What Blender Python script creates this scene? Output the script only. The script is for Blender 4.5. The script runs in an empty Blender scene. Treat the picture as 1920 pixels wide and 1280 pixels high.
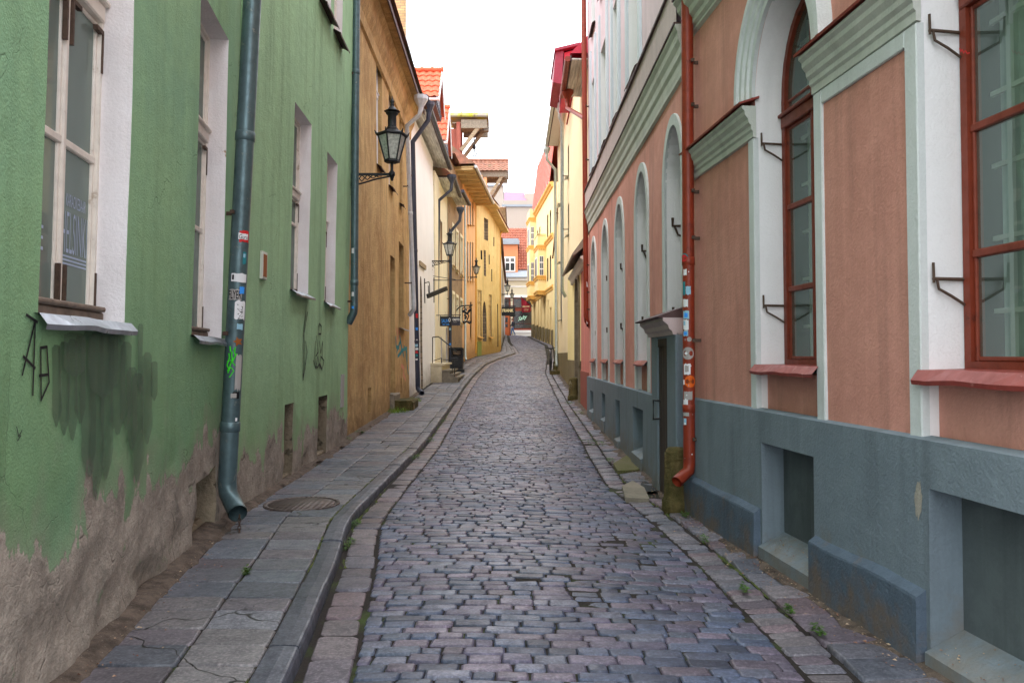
import bpy, bmesh, math, random
import numpy as np
from mathutils import Vector, noise
from mathutils.geometry import delaunay_2d_cdt
random.seed(7)
C = bpy.context.scene.collection
sc = bpy.context.scene
PI = math.pi
# ------------------------------------------------------------------ camera model
F_PX, CAMZ, PITCH = 1500.0, 1.5, math.radians(1.0)
cp, sp = math.cos(PITCH), math.sin(PITCH)
CAM = Vector((0, 0, CAMZ))
def ray(x, y):
    a = (x-960)/F_PX; b = (640-y)/F_PX
    return Vector((a, cp-b*sp, sp+b*cp))
def at(x, y, Y):
    d = ray(x, y); return CAM + d*(Y/d.y)
GK = [(-60,0),(12,0),(18,.12),(22,.2),(27,.42),(33,.72),(40,1.05),(46,1.33),(52,1.68),(60,2.15),(70,2.75),(82,3.5),(90,3.75),(140,4.0),(2000,4.0)]
def gz(Y):
    for (a, za), (b, zb) in zip(GK, GK[1:]):
        if Y <= b:
            t = (Y-a)/(b-a); return za+(zb-za)*t
    return GK[-1][1]
def gpix(x, y, off=0.0):
    d = ray(x, y); Y = 1.0
    prev = None
    while Y < 100:
        p = CAM + d*(Y/d.y); h = p.z-(gz(Y)+off)
        if h <= 0: return p
        Y += 0.03
    return p
def lerp(a, b, t): return a+(b-a)*t
def interp(tab, Y):
    if Y <= tab[0][0]: return tab[0][1]
    for (a, va), (b, vb) in zip(tab, tab[1:]):
        if Y <= b: return va+(vb-va)*(Y-a)/(b-a)
    return tab[-1][1]
# ------------------------------------------------------------------ object helpers
ORG = {}
def tag(o, label=None, cat=None, group=None, kind=None):
    if label: o['label'] = label
    if cat: o['category'] = cat
    if group: o['group'] = group
    if kind: o['kind'] = kind
    return o
def thing(name, loc, label, cat, group=None):
    o = bpy.data.objects.new(name, None); C.objects.link(o)
    o.location = loc; o.empty_display_size = .2
    ORG[o] = Vector(loc)
    return tag(o, label, cat, group)
class MB:
    def __init__(s): s.v = []; s.f = []; s.sm = []; s.mi = []
    def add(s, vs, fs, smooth=False, mi=0):
        n = len(s.v); s.v += [tuple(p) for p in vs]
        for f in fs: s.f.append(tuple(i+n for i in f)); s.sm.append(smooth); s.mi.append(mi)
    def quad(s, a, b, c, d, **k): s.add([a,b,c,d], [(0,1,2,3)], **k)
    def hexa(s, p, **k):   # p: 8 pts bottom4 then top4
        s.add(p, [(3,2,1,0),(4,5,6,7),(0,1,5,4),(1,2,6,5),(2,3,7,6),(3,0,4,7)], **k)
    def box(s, c, sz, rz=0, **k):
        x, y, z = sz[0]/2, sz[1]/2, sz[2]/2; cs, sn = math.cos(rz), math.sin(rz)
        P = [(-x,-y,-z),(x,-y,-z),(x,y,-z),(-x,y,-z),(-x,-y,z),(x,-y,z),(x,y,z),(-x,y,z)]
        s.hexa([(c[0]+a*cs-b*sn, c[1]+a*sn+b*cs, c[2]+d) for a,b,d in P], **k)
    def bar(s, a, b, w, h=None, up=(0,0,1), **k):
        a, b = Vector(a), Vector(b); h = h or w; d = (b-a).normalized(); up = Vector(up)
        if abs(d.dot(up)) > .95: up = Vector((1,0,0))
        sx = d.cross(up).normalized()*w/2; uy = sx.cross(d).normalized()*h/2
        s.hexa([a-sx-uy, a+sx-uy, a+sx+uy, a-sx+uy, b-sx-uy, b+sx-uy, b+sx+uy, b-sx+uy], **k)
    def tube(s, pts, r, n=12, cap=True, **k):
        pts = [Vector(p) for p in pts]; R = r if isinstance(r, (list, tuple)) else [r]*len(pts)
        vs = []; fs = []; prev = None
        for i, p in enumerate(pts):
            if i == 0: d = pts[1]-p
            elif i == len(pts)-1: d = p-pts[i-1]
            else: d = (pts[i+1]-p).normalized()+(p-pts[i-1]).normalized()
            d.normalize()
            if prev is None:
                ref = Vector((0,1,0)) if abs(d.y) < .8 else Vector((1,0,0))
                ax = d.cross(ref).normalized()
            else: ax = (prev-d*prev.dot(d)).normalized()
            prev = ax; ay = d.cross(ax)
            for j in range(n):
                t = 2*PI*j/n; vs.append(p+(ax*math.cos(t)+ay*math.sin(t))*R[i])
        for i in range(len(pts)-1):
            for j in range(n):
                k2 = (j+1) % n; fs.append((i*n+j, i*n+k2, (i+1)*n+k2, (i+1)*n+j))
        k.setdefault('smooth', True); s.add(vs, fs, **k)
        if cap:
            m = (len(pts)-1)*n; s.add([vs[j] for j in range(n)], [tuple(range(n-1,-1,-1))]); s.add([vs[m+j] for j in range(n)], [tuple(range(n))])
    def lathe(s, c, prof, n=16, rot=0, smooth=True, mi=0):
        vs = []; fs = []
        for r, z in prof:
            for j in range(n):
                t = 2*PI*j/n+rot; vs.append((c[0]+r*math.cos(t), c[1]+r*math.sin(t), c[2]+z))
        for i in range(len(prof)-1):
            for j in range(n):
                k = (j+1) % n; fs.append((i*n+j, i*n+k, (i+1)*n+k, (i+1)*n+j))
        fs.append(tuple(range(n-1,-1,-1))); m = (len(prof)-1)*n; fs.append(tuple(m+j for j in range(n)))
        s.add(vs, fs, smooth=smooth, mi=mi)
    def build(s, name, m, parent=None, **tg):
        me = bpy.data.meshes.new(name)
        org = Vector((0,0,0))
        if parent is not None: org = ORG[parent]
        elif s.v:
            a = np.array(s.v); mn = a.min(0); mx = a.max(0); org = Vector(((mn[0]+mx[0])/2, (mn[1]+mx[1])/2, mn[2]))
        me.from_pydata([(p[0]-org.x, p[1]-org.y, p[2]-org.z) for p in s.v], [], s.f)
        for q in (m if isinstance(m, (list, tuple)) else [m]): me.materials.append(q)
        me.polygons.foreach_set('use_smooth', s.sm); me.polygons.foreach_set('material_index', s.mi)
        me.update()
        o = bpy.data.objects.new(name, me); C.objects.link(o)
        if parent is not None: o.parent = parent
        else: o.location = org
        ORG[o] = org
        if tg: tag(o, **tg)
        return o
# ------------------------------------------------------------------ node helpers
class N:
    def __init__(s, name):
        s.m = bpy.data.materials.new(name); s.m.use_nodes = True; s.t = s.m.node_tree
        for n in list(s.t.nodes): s.t.nodes.remove(n)
        s.out = s.t.nodes.new('ShaderNodeOutputMaterial')
        s._pos = None
    def n(s, typ, **kw):
        o = s.t.nodes.new('ShaderNode'+typ)
        for k, v in kw.items(): setattr(o, k, v)
        return o
    def L(s, a, b): s.t.links.new(a, b)
    def inp(s, sock, v):
        if hasattr(v, 'is_output'): s.L(v, sock)
        elif isinstance(v, (tuple, list)) and len(v) == 3 and sock.type == 'RGBA': sock.default_value = (*v, 1)
        else: sock.default_value = v
    @property
    def pos(s):
        if s._pos is None: s._pos = s.n('NewGeometry').outputs['Position']
        return s._pos
    def map(s, scale, vec=None, loc=(0,0,0), rot=(0,0,0)):
        m = s.n('Mapping'); s.L(vec or s.pos, m.inputs[0]); m.inputs['Scale'].default_value = scale; m.inputs['Location'].default_value = loc; m.inputs['Rotation'].default_value = rot
        return m.outputs[0]
    def noise(s, scale, detail=4, rough=.55, vec=None, dist=0):
        o = s.n('TexNoise'); s.L(vec or s.pos, o.inputs['Vector']); o.inputs['Scale'].default_value = scale; o.inputs['Detail'].default_value = detail
        o.inputs['Roughness'].default_value = rough; o.inputs['Distortion'].default_value = dist
        return o.outputs[0]
    def vor(s, scale, feature='F1', vec=None, rnd=1):
        o = s.n('TexVoronoi', feature=feature); s.L(vec or s.pos, o.inputs['Vector']); o.inputs['Scale'].default_value = scale; o.inputs['Randomness'].default_value = rnd
        return o.outputs['Distance']
    def math(s, op, a, b=0.0, clamp=False):
        o = s.n('Math', operation=op, use_clamp=clamp); s.inp(o.inputs[0], a); s.inp(o.inputs[1], b); return o.outputs[0]
    def rng(s, v, a, b, c=0.0, d=1.0):
        o = s.n('MapRange'); s.inp(o.inputs[0], v); o.inputs[1].default_value = a; o.inputs[2].default_value = b; o.inputs[3].default_value = c; o.inputs[4].default_value = d
        return o.outputs[0]
    def mix(s, f, a, b, blend='MIX'):
        o = s.n('Mix', data_type='RGBA', blend_type=blend); s.inp(o.inputs[0], f); s.inp(o.inputs[6], a); s.inp(o.inputs[7], b); return o.outputs[2]
    def z(s):
        o = s.n('SeparateXYZ'); s.L(s.pos, o.inputs[0]); return o.outputs
    def bump(s, h, strength=.4, dist=.01, normal=None):
        o = s.n('Bump'); o.inputs['Strength'].default_value = strength; o.inputs['Distance'].default_value = dist; s.L(h, o.inputs['Height'])
        if normal: s.L(normal, o.inputs['Normal'])
        return o.outputs[0]
    def attr(s, name='Col'):
        return s.n('Attribute', attribute_name=name).outputs['Color']
    def bsdf(s, col, rough=.8, metal=0, normal=None, spec=.4, **kw):
        o = s.n('BsdfPrincipled'); s.inp(o.inputs['Base Color'], col); s.inp(o.inputs['Roughness'], rough); s.inp(o.inputs['Metallic'], metal)
        s.inp(o.inputs['Specular IOR Level'], spec)
        for k, v in kw.items(): s.inp(o.inputs[k], v)
        if normal: s.L(normal, o.inputs['Normal'])
        s.L(o.outputs[0], s.out.inputs[0]); return s.m
def lin(r, g, b, k=1.0):
    def f(c):
        c = c/255; return (c/12.92 if c <= .04045 else ((c+.055)/1.055)**2.4)*k
    return (f(r), f(g), f(b))
def sc3(c, k): return tuple(min(.9, x*k) for x in c)

def plaster(name, c, streak=.25, blotch=.3, peel=None, under=None, dirt=None, bump=.35, fine=70, c2=None, low_tone=None, rough=.88, peelsc=1.4, chips=None, cracks=0):
    g = N(name); x, y, z = g.z()
    n1 = g.noise(.7, 4, .6); n2 = g.noise(5, 4, .65)
    st = g.noise(1.0, 5, .6, g.map((5, 5, .35)))
    c2 = c2 or sc3(c, .68)
    col = g.mix(g.rng(n1, .35, .7, 0, blotch*1.6), c, c2)
    col = g.mix(g.rng(n2, .45, .75, 0, blotch), col, sc3(c, 1.18))
    col = g.mix(g.rng(st, .5, .75, 0, streak), col, sc3(c, .45))
    st2 = g.noise(1.0, 3, .5, g.map((11, 11, .5), loc=(3, 8, 1)))
    col = g.mix(g.rng(st2, .55, .8, 0, streak*.7), col, sc3(c, 1.3))
    fn = g.noise(fine, 3, .6); md = g.noise(9, 4, .6)
    h = g.math('ADD', g.math('MULTIPLY', fn, .75), g.math('MULTIPLY', md, 1.2)); n4 = g.noise(2.1, 5, .72, None, .25); col = g.mix(g.rng(n4, .54, .74, 0, blotch*.45), col, sc3(c, .6)); col = g.mix(g.rng(fn, .5, .72, 0, .1), col, sc3(c, 1.3)); col = g.mix(g.rng(fn, .5, .3, 0, .1), col, sc3(c, .6))
    if low_tone:   # darker green towards the foot of the wall
        zc, hh, ac = low_tone
        f = g.rng(g.math('ADD', z, g.math('MULTIPLY', n1, 1.2)), zc, zc+hh, .85, 0)
        col = g.mix(f, col, ac)
    if dirt:
        zc, hh, dc = dirt
        gy = g.n('MapRange'); g.L(y, gy.inputs[0]); gy.inputs[1].default_value = 18; gy.inputs[2].default_value = 82; gy.inputs[3].default_value = 0; gy.inputs[4].default_value = 3.4
        zz = g.math('SUBTRACT', z, gy.outputs[0])
        f = g.rng(g.math('ADD', zz, g.math('MULTIPLY', g.math('SUBTRACT', n2, .5), 1.2)), zc, zc+hh, .8, 0)
        col = g.mix(f, col, dc)
    if cracks:
        dv0 = g.n('VectorMath', operation='ADD'); g.L(g.pos, dv0.inputs[0]); nz0 = g.n('TexNoise'); nz0.inputs['Scale'].default_value = 1.6; nz0.inputs['Detail'].default_value = 5; g.L(g.pos, nz0.inputs['Vector']); sv0 = g.n('VectorMath', operation='SCALE'); g.L(nz0.outputs[1], sv0.inputs[0]); sv0.inputs['Scale'].default_value = 1.1; g.L(sv0.outputs[0], dv0.inputs[1])
        ck = g.math('MULTIPLY', g.rng(g.vor(.8, 'DISTANCE_TO_EDGE', dv0.outputs[0]), .0015, .005, 1, 0), g.rng(g.noise(.9, 3), .5, .56)); col = g.mix(g.math('MULTIPLY', ck, cracks), col, sc3(c, .3)); h = g.math('SUBTRACT', h, ck)
        rp = g.rng(g.noise(.55, 2, .4, g.map((1, 1, .8), loc=(5, 2, 9))), .6, .615); col = g.mix(g.math('MULTIPLY', rp, .3), col, sc3(c, 1.22))
    if peel:
        zc, amp = peel
        pn = g.noise(peelsc, 6, .62, None, .4)
        pz = g.noise(1.0, 6, .6, g.map((2.6, 2.6, .7)))
        s_ = g.math('ADD', z, g.math('MULTIPLY', g.math('SUBTRACT', g.math('ADD', pn, pz), 1.0), amp*2.2)); s_ = g.math('ADD', s_, g.math('MULTIPLY', g.math('SUBTRACT', g.noise(11, 6, .7), .5), .3))
        mask = g.rng(s_, zc-.01, zc+.01, 1, 0); rim = g.math('MULTIPLY', g.rng(s_, zc-.07, zc-.01), g.rng(g.noise(4, 3), .4, .6)); edge = g.rng(s_, zc-.1, zc+.3, 1, 0)
        un = g.noise(3.5, 6, .7); un2 = g.noise(22, 4, .7)
        ucol = g.mix(g.rng(un, .35, .66), sc3(under, 1.12), sc3(under, .58))
        ucol = g.mix(g.rng(un2, .5, .75, 0, .55), ucol, sc3(under, 1.45))
        dv = g.n('VectorMath', operation='ADD'); g.L(g.pos, dv.inputs[0]); nz = g.n('TexNoise'); nz.inputs['Scale'].default_value = 2.5; g.L(g.pos, nz.inputs['Vector']); sv = g.n('VectorMath', operation='SCALE'); g.L(nz.outputs[1], sv.inputs[0]); sv.inputs['Scale'].default_value = .6; g.L(sv.outputs[0], dv.inputs[1])
        ce_ = g.vor(1.7, 'DISTANCE_TO_EDGE', dv.outputs[0]); crk = g.math('MULTIPLY', g.rng(ce_, .002, .014, 1, 0), g.rng(g.noise(2.6, 5, .7), .5, .56))
        ucol = g.mix(g.math('MULTIPLY', crk, .5), ucol, sc3(under, .2)); un = g.math('SUBTRACT', un, g.math('MULTIPLY', crk, .3))  # crack lines; crevice shade painted into the colour where bump hardly shows
        pit_shade = g.rng(g.vor(3.3, 'F1', g.map((1, 1, 1.6))), 0, .22, 1, 0)
        ucol = g.mix(g.math('MULTIPLY', pit_shade, g.rng(un, .4, .6)), ucol, sc3(under, .22))  # dark spots put the shade of small holes into the colour
        col = g.mix(g.math('MULTIPLY', edge, .45), col, sc3(under, .9))
        ucol = g.mix(g.math('MULTIPLY', rim, .6), ucol, sc3(under, 1.5)); isl = g.math('MULTIPLY', g.rng(g.noise(2.6, 7, .65, None, .5), .63, .65), g.rng(z, .15, .4)); mask = g.math('MULTIPLY', mask, g.math('SUBTRACT', 1, isl)); col = g.mix(mask, col, ucol)
        h2 = g.math('ADD', g.math('MULTIPLY', un, 5), g.math('MULTIPLY', un2, 1.6))
        h = g.math('ADD', g.math('MULTIPLY', mask, g.math('SUBTRACT', h2, 5.6)), h)
    if chips:
        thr, ccol = chips
        cn = g.noise(2.2, 7, .6, None, .3); cm = g.rng(cn, thr, thr+.015)
        col = g.mix(cm, col, ccol); h = g.math('SUBTRACT', h, g.math('MULTIPLY', cm, .8))
    return g.bsdf(col, rough, normal=g.bump(h, bump, .02), spec=.25)
def paint(name, c, rough=.5, var=.25, metal=0, bump=.1, scale=14, wear=None, spec=.4):
    g = N(name); n1 = g.noise(scale, 5, .6); n2 = g.noise(1.6, 4, .6)
    col = g.mix(g.rng(n1, .4, .75, 0, var*1.5), c, sc3(c, .5)); col = g.mix(g.rng(n2, .45, .7, 0, var), col, sc3(c, 1.35))
    if wear:
        w = g.rng(g.noise(7, 8, .72), .6, .66); col = g.mix(w, col, wear)
    return g.bsdf(col, g.rng(n1, .2, .8, max(.05, rough-.12), min(1, rough+.15)), metal, g.bump(n1, bump, .01), spec)
def wood(name, c, axis=2, rough=.8):
    g = N(name); s = [22, 22, 22]; s[axis] = 1.2
    n1 = g.noise(1, 6, .65, g.map(tuple(s))); n2 = g.noise(1.4, 3)
    col = g.mix(g.rng(n1, .35, .7), sc3(c, 1.25), sc3(c, .45)); col = g.mix(g.rng(n2, .4, .7, 0, .5), col, sc3(c, .6))
    return g.bsdf(col, rough, normal=g.bump(n1, .4, .01))
def flat(name, c, rough=.6, emit=0):
    g = N(name)
    return g.bsdf(c, rough, **({'Emission Color': (*c, 1), 'Emission Strength': emit} if emit else {}))
M = {}
SKYW = (26, 26.8, 28.4)
# ------------------------------------------------------------------ materials
GREEN = lin(146,186,140)
MORT = lin(162,152,140)
M['green'] = plaster('green_plaster', GREEN, streak=.4, blotch=.5, peel=(.79,.62), under=MORT, low_tone=(.5,2.3,lin(86,116,64)), bump=.4, fine=90, c2=lin(128,174,144), cracks=.35, chips=(.71, lin(150,130,108)))
M['green_far'] = plaster('green_plaster_worn', lin(162,200,154), streak=.5, blotch=.5, peel=(.5,.62), under=MORT, low_tone=(.2,2.2,lin(112,136,84)), bump=.45, c2=lin(152,190,150), cracks=.3, chips=(.73, lin(170,150,126)))
M['ochre'] = plaster('ochre_stucco', lin(204,172,118), streak=.8, blotch=.8, bump=.9, fine=36, c2=lin(170,134,86), dirt=(.0,.9,lin(112,90,62)), chips=(.72, lin(186,168,140)))
M['white_l'] = plaster('white_limewash', lin(250,250,252), streak=.08, blotch=.15, dirt=(.1,.7,lin(170,165,155)), bump=.2, chips=(.76, lin(170,160,150)))
M['cream_l'] = plaster('cream_limewash', lin(248,236,204), streak=.3, blotch=.3, dirt=(.1,1.1,lin(160,148,125)), bump=.3, chips=(.66, lin(190,172,140)))
M['rubble'] = plaster('bare_brown_render', lin(168,142,112), streak=.3, blotch=.8, bump=1.0, fine=24, dirt=(.1,1.2,lin(120,110,95)), chips=(.62, lin(120,104,86)))
M['orange_l'] = plaster('orange_plaster', lin(238,188,136), streak=.3, blotch=.25, dirt=(.2,.9,lin(160,120,70)), bump=.25, chips=(.74, lin(200,160,120)))
M['yellow_l'] = plaster('mustard_plaster', lin(236,208,146), streak=.55, blotch=.45, dirt=(.3,1.3,lin(164,130,70)), bump=.4, c2=lin(204,170,104), chips=(.7, lin(170,140,90)))
M['grey_l'] = plaster('pale_grey_plaster', lin(196,196,200), streak=.2, blotch=.3, dirt=(.1,1.,lin(140,135,125)))
M['pink'] = plaster('terracotta_plaster', lin(214,156,140), streak=.5, blotch=.5, bump=.3, fine=55, c2=lin(196,136,120), rough=.9)
M['pink_far'] = plaster('faded_terracotta_plaster', lin(230,168,154), streak=.45, blotch=.5, bump=.3, c2=lin(208,140,124))
M['pink_pale'] = plaster('pale_rose_plaster', lin(226,206,212), streak=.25, blotch=.3, bump=.2)
M['band'] = plaster('pale_mauve_plaster', lin(206,188,186), streak=.3, blotch=.3, bump=.2)
M['blue_grey'] = plaster('blue_grey_plaster', lin(124,138,146), streak=.5, blotch=.4, bump=.35, fine=60, c2=lin(106,120,130), dirt=(-.1,.45,lin(122,116,106)), rough=.8, chips=(.745, lin(168,160,142)))
M['blue_dark'] = plaster('dark_blue_grey_plaster', lin(90,104,118), streak=.5, blotch=.5, bump=.45, fine=50, c2=lin(76,92,106), dirt=(-.05,.3,lin(110,96,82)), rough=.8, chips=(.73, lin(150,146,136)))
M['niche'] = plaster('niche_shade_plaster', lin(96,106,108), streak=.7, blotch=.6, bump=.3, c2=lin(76,84,86))  # darker base colour stands in for the shade inside the niches
M['trim'] = plaster('pale_grey_green_trim', lin(214,219,217), streak=.35, blotch=.35, bump=.25, c2=lin(194,201,200))
M['trim_green'] = plaster('sage_green_moulding', lin(206,208,200), streak=.4, blotch=.4, bump=.25, c2=lin(178,186,174))
M['reveal'] = plaster('white_reveal', lin(246,246,246), streak=.22, blotch=.3, bump=.25, c2=lin(224,222,220), chips=(.74, lin(170,150,128)))
M['reveal_l'] = plaster('dirty_white_reveal', lin(240,236,236), streak=.2, blotch=.4, bump=.25, c2=lin(200,192,186), chips=(.69, lin(172,146,116)))
M['cream_r'] = plaster('pale_cream_plaster', lin(252,232,190), streak=.06, blotch=.1, bump=.15)
M['yellow_r'] = plaster('pale_yellow_plaster', lin(248,228,164), streak=.18, blotch=.15, bump=.2)
M['olive'] = plaster('olive_plinth', lin(132,118,84), streak=.6, blotch=.5, bump=.4)
M['pink2'] = plaster('rose_plaster', lin(222,140,128), streak=.3, blotch=.35, bump=.25)
M['brown_p'] = plaster('brown_red_plinth', lin(160,92,78), streak=.5, blotch=.5, bump=.3)
M['orn'] = plaster('golden_yellow_plaster', lin(246,218,158), streak=.12, blotch=.15, bump=.15)
M['orn_dk'] = plaster('orange_moulding', lin(226,174,92), streak=.2, blotch=.2, bump=.2)
M['shop'] = plaster('cream_shop_plaster', lin(206,196,172), streak=.06, blotch=.08, bump=.1)
M['white_b'] = plaster('white_block_plaster', lin(172,160,148), streak=.05, blotch=.08, bump=.1)
M['stone'] = plaster('weathered_stone', lin(140,128,108), streak=.5, blotch=.8, bump=1.2, fine=20, chips=(.6, lin(96,88,74)))
M['mossy'] = plaster('mossy_stone', lin(112,98,62), streak=.8, blotch=.9, bump=1.2, fine=24, c2=lin(64,62,30), chips=(.62, lin(150,140,110)))
M['step'] = plaster('step_stone', lin(150,140,124), streak=.4, blotch=.7, bump=.7, fine=20, c2=lin(108,104,92))
M['patch'] = plaster('grey_overpaint', lin(84,96,78), streak=.5, blotch=.4, bump=.4, fine=90, c2=lin(70,86,74))
M['patch'] = (lambda g: (lambda at_: (lambda mk, tr, mx, b: (g.inp(mx.inputs[0], mk), g.L(tr.outputs[0], mx.inputs[1]), g.L(b.outputs[0], mx.inputs[2]), g.L(mx.outputs[0], g.out.inputs[0]), g.m)[-1])(
    g.math('MULTIPLY', g.rng(g.math('ADD', at_.outputs[0], g.math('MULTIPLY', g.math('SUBTRACT', g.noise(1, 5, .65, g.map((62, 62, 2.4))), .5), 1.2)), .3, .56), .46), g.n('BsdfTransparent'), g.n('MixShader'), (lambda b: (g.inp(b.inputs['Base Color'], g.mix(g.rng(g.noise(3, 5), .35, .7), lin(92,112,88), lin(74,96,78))), g.inp(b.inputs['Roughness'], .9), b)[-1])(g.n('BsdfPrincipled'))))((lambda s: (g.L(g.attr('Col'), s.inputs[0]), s)[-1])(g.n('SeparateXYZ'))))(N('grey_overpaint'))
M['pipe_green'] = paint('teal_zinc_pipe', lin(92,114,118), rough=.4, var=.5, metal=.45, bump=.15, wear=lin(126,136,132))
M['pipe_zinc'] = paint('zinc_pipe', lin(204,210,216), rough=.4, var=.25, metal=.0, bump=.06)
M['pipe_dark'] = paint('navy_grey_pipe', lin(58,64,80), rough=.45, var=.3)
M['pipe_red'] = paint('oxide_red_pipe', lin(142,54,32), rough=.42, var=.35, bump=.08, wear=lin(112,46,32))
M['pipe_galv'] = paint('galvanised_pipe', lin(186,196,192), rough=.4, var=.25, metal=.4)
M['pipe_ochre'] = paint('ochre_pipe', lin(214,160,70), rough=.6, var=.3)
M['red_metal'] = paint('red_flashing', lin(150,66,58), rough=.42, var=.5, wear=lin(176,110,104))
M['zinc_sill'] = paint('bent_zinc_sill', lin(170,176,184), rough=.32, var=.5, metal=.6, bump=.4, scale=9)
M['dark_flash'] = paint('dark_flashing', lin(84,62,60), rough=.6)
M['iron'] = paint('rusty_iron', lin(84,66,54), rough=.75, var=.6, bump=.4, scale=40)
M['black_iron'] = paint('black_iron', lin(34,36,40), rough=.5, var=.3)
M['wood_white'] = paint('cream_window_paint', lin(236,228,216), rough=.6, var=.25, wear=lin(190,174,156), bump=.25)
M['wood_red'] = paint('oxblood_window_paint', lin(124,52,32), rough=.5, var=.45, wear=lin(92,40,28), bump=.25)
M['wood_grey'] = paint('old_sill_wood', lin(128,112,98), rough=.8, var=.6, bump=.5)
M['beam'] = wood('weathered_beam', lin(168,150,122), 0)
M['board'] = wood('grey_boards', lin(150,140,122), 1)
M['planks_y'] = wood('yellow_brown_boards', lin(224,192,136), 0)
M['soffit_grey'] = wood('grey_soffit_boards', lin(226,222,212), 1)
M['soffit_pale'] = paint('pale_soffit', lin(226,218,206), rough=.8, var=.15)
M['door'] = wood('black_brown_door', lin(64,54,46), 2)
M['pent'] = paint('grey_brown_boards', lin(150,136,122), rough=.8, var=.4)
M['slate'] = paint('slate_cladding', lin(92,96,102), rough=.6, var=.4)
M['white_trim'] = paint('white_trim_paint', lin(236,236,236), rough=.6, var=.1)
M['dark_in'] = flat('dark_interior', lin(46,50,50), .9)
M['curtain'] = paint('net_curtain', lin(206,214,206), rough=.95, var=.35, scale=3)
M['curtain_d'] = paint('hall_net_curtain', lin(190,206,196), rough=.95, var=.5, scale=4)
M['curtain_w'] = paint('white_lattice', lin(214,218,206), rough=.8, var=.1)
M['black'] = flat('black_sign', lin(22,24,28), .45)
M['navy'] = flat('navy_sign', lin(44,46,60), .5)
M['white'] = flat('white_print', lin(232,234,236), .6)
M['sblue'] = flat('blue_print', lin(60,156,250), .6)
M['tan'] = flat('tan_print', lin(252,236,186), .6)
M['orange'] = flat('orange_print', lin(226,104,28), .6)
M['redp'] = flat('red_print', lin(206,40,44), .6)
M['greenp'] = flat('lime_print', lin(64,220,40), .6)
M['teal'] = flat('teal_print', lin(46,132,140), .8)
M['inkb'] = flat('black_ink', lin(20,20,24), .7)
M['spray'] = flat('dark_spray_paint', lin(50,58,50), .8)
M['maroon'] = flat('maroon_cloth', lin(150,32,52), .9)
M['neon'] = flat('green_neon', lin(170,214,190), .6, .25)
M['cyanp'] = flat('pale_blue_print', lin(150,196,216), .6)
M['greyp'] = flat('grey_print', lin(168,164,160), .7)
M['brownp'] = flat('brown_print', lin(150,84,30), .7)
M['brick_o'] = paint('orange_shop_paint', lin(206,132,90), rough=.7, var=.15)
def glass_mat(name, tint=(.75,.85,.82), mixf=.1, dust=lin(178,196,188), reflect_mix=.46, fm=.75):  # diffuse layer stands in for the street light reflected by the panes
    g = N(name); tr = g.n('BsdfTransparent'); g.inp(tr.inputs[0], (*tint, 1)); gl = g.n('BsdfGlossy'); gl.inputs[0].default_value = (.34,.4,.39,1); gl.inputs['Roughness'].default_value = .03
    fr = g.n('Fresnel'); fr.inputs[0].default_value = 1.5
    b = g.bump(g.noise(1.7, 2), .05, .05); g.L(b, gl.inputs['Normal']); g.L(b, fr.inputs['Normal'])
    mx = g.n('MixShader'); g.L(g.math('ADD', g.math('MULTIPLY', fr.outputs[0], fm), mixf, True), mx.inputs[0]); df = g.n('BsdfDiffuse'); df.inputs[0].default_value = (*dust, 1); m0 = g.n('MixShader'); m0.inputs[0].default_value = reflect_mix; g.L(tr.outputs[0], m0.inputs[1]); g.L(df.outputs[0], m0.inputs[2]); g.L(m0.outputs[0], mx.inputs[1]); g.L(gl.outputs[0], mx.inputs[2])
    g.L(mx.outputs[0], g.out.inputs[0]); return g.m
M['glass'] = glass_mat('window_glass')
M['glass_dim'] = glass_mat('hall_window_glass', (.72,.82,.79), .05, lin(150,170,160), .22, .3)
M['lampglass'] = (lambda g: g.bsdf(g.mix(g.rng(g.noise(30, 4), .4, .7), lin(206,208,200), lin(156,160,152)), .25, spec=.5))(N('frosted_lamp_glass'))
def brick_mat(name, c1, c2, mortar, sc_=1.0, yz=True):
    g = N(name); sx = g.n('SeparateXYZ'); g.L(g.pos, sx.inputs[0]); cb = g.n('CombineXYZ')
    g.L(g.math('ADD', sx.outputs[0], sx.outputs[1]), cb.inputs[0]); g.L(sx.outputs[2], cb.inputs[1])
    b = g.n('TexBrick'); g.L(cb.outputs[0], b.inputs['Vector']); b.inputs['Scale'].default_value = sc_
    b.inputs['Color1'].default_value = (*c1, 1); b.inputs['Color2'].default_value = (*c2, 1); b.inputs['Mortar'].default_value = (*mortar, 1)
    b.inputs['Brick Width'].default_value = .26; b.inputs['Row Height'].default_value = .08; b.inputs['Mortar Size'].default_value = .01
    n1 = g.noise(3, 5, .6); col = g.mix(g.rng(n1, .4, .7, 0, .5), b.outputs[0], sc3(c1, .5))
    return g.bsdf(col, .9, normal=g.bump(g.math('SUBTRACT', 1, b.outputs[1]), .6, .02))
M['brick'] = brick_mat('old_yellow_brick', lin(214,188,130), lin(190,150,108), lin(150,140,120))
M['brick_grey'] = brick_mat('rough_limestone_blocks', lin(170,152,128), lin(128,116,100), lin(110,100,88), .45)
def tile_mat(name, c, c2, moss=None):
    g = N(name); n1 = g.noise(4, 5, .7); n2 = g.noise(.8, 4)
    v = g.n('TexVoronoi'); g.L(g.map((4,4,4)), v.inputs['Vector']); v.inputs['Scale'].default_value = 1
    col = g.mix(g.rng(n1, .35, .7), c, c2); col = g.mix(.3, col, g.mix(g.math('MULTIPLY', v.outputs['Distance'], 1.3), sc3(c, 1.3), sc3(c2, .6)))
    if moss: col = g.mix(g.rng(n2, .5, .65), col, moss)
    return g.bsdf(col, .75, normal=g.bump(n1, .3, .01))
M['tile'] = tile_mat('orange_roof_tile', lin(228,124,88), lin(200,96,68))
M['tile_old'] = tile_mat('weathered_roof_tile', lin(176,120,96), lin(124,92,78), lin(120,110,82))
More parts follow.
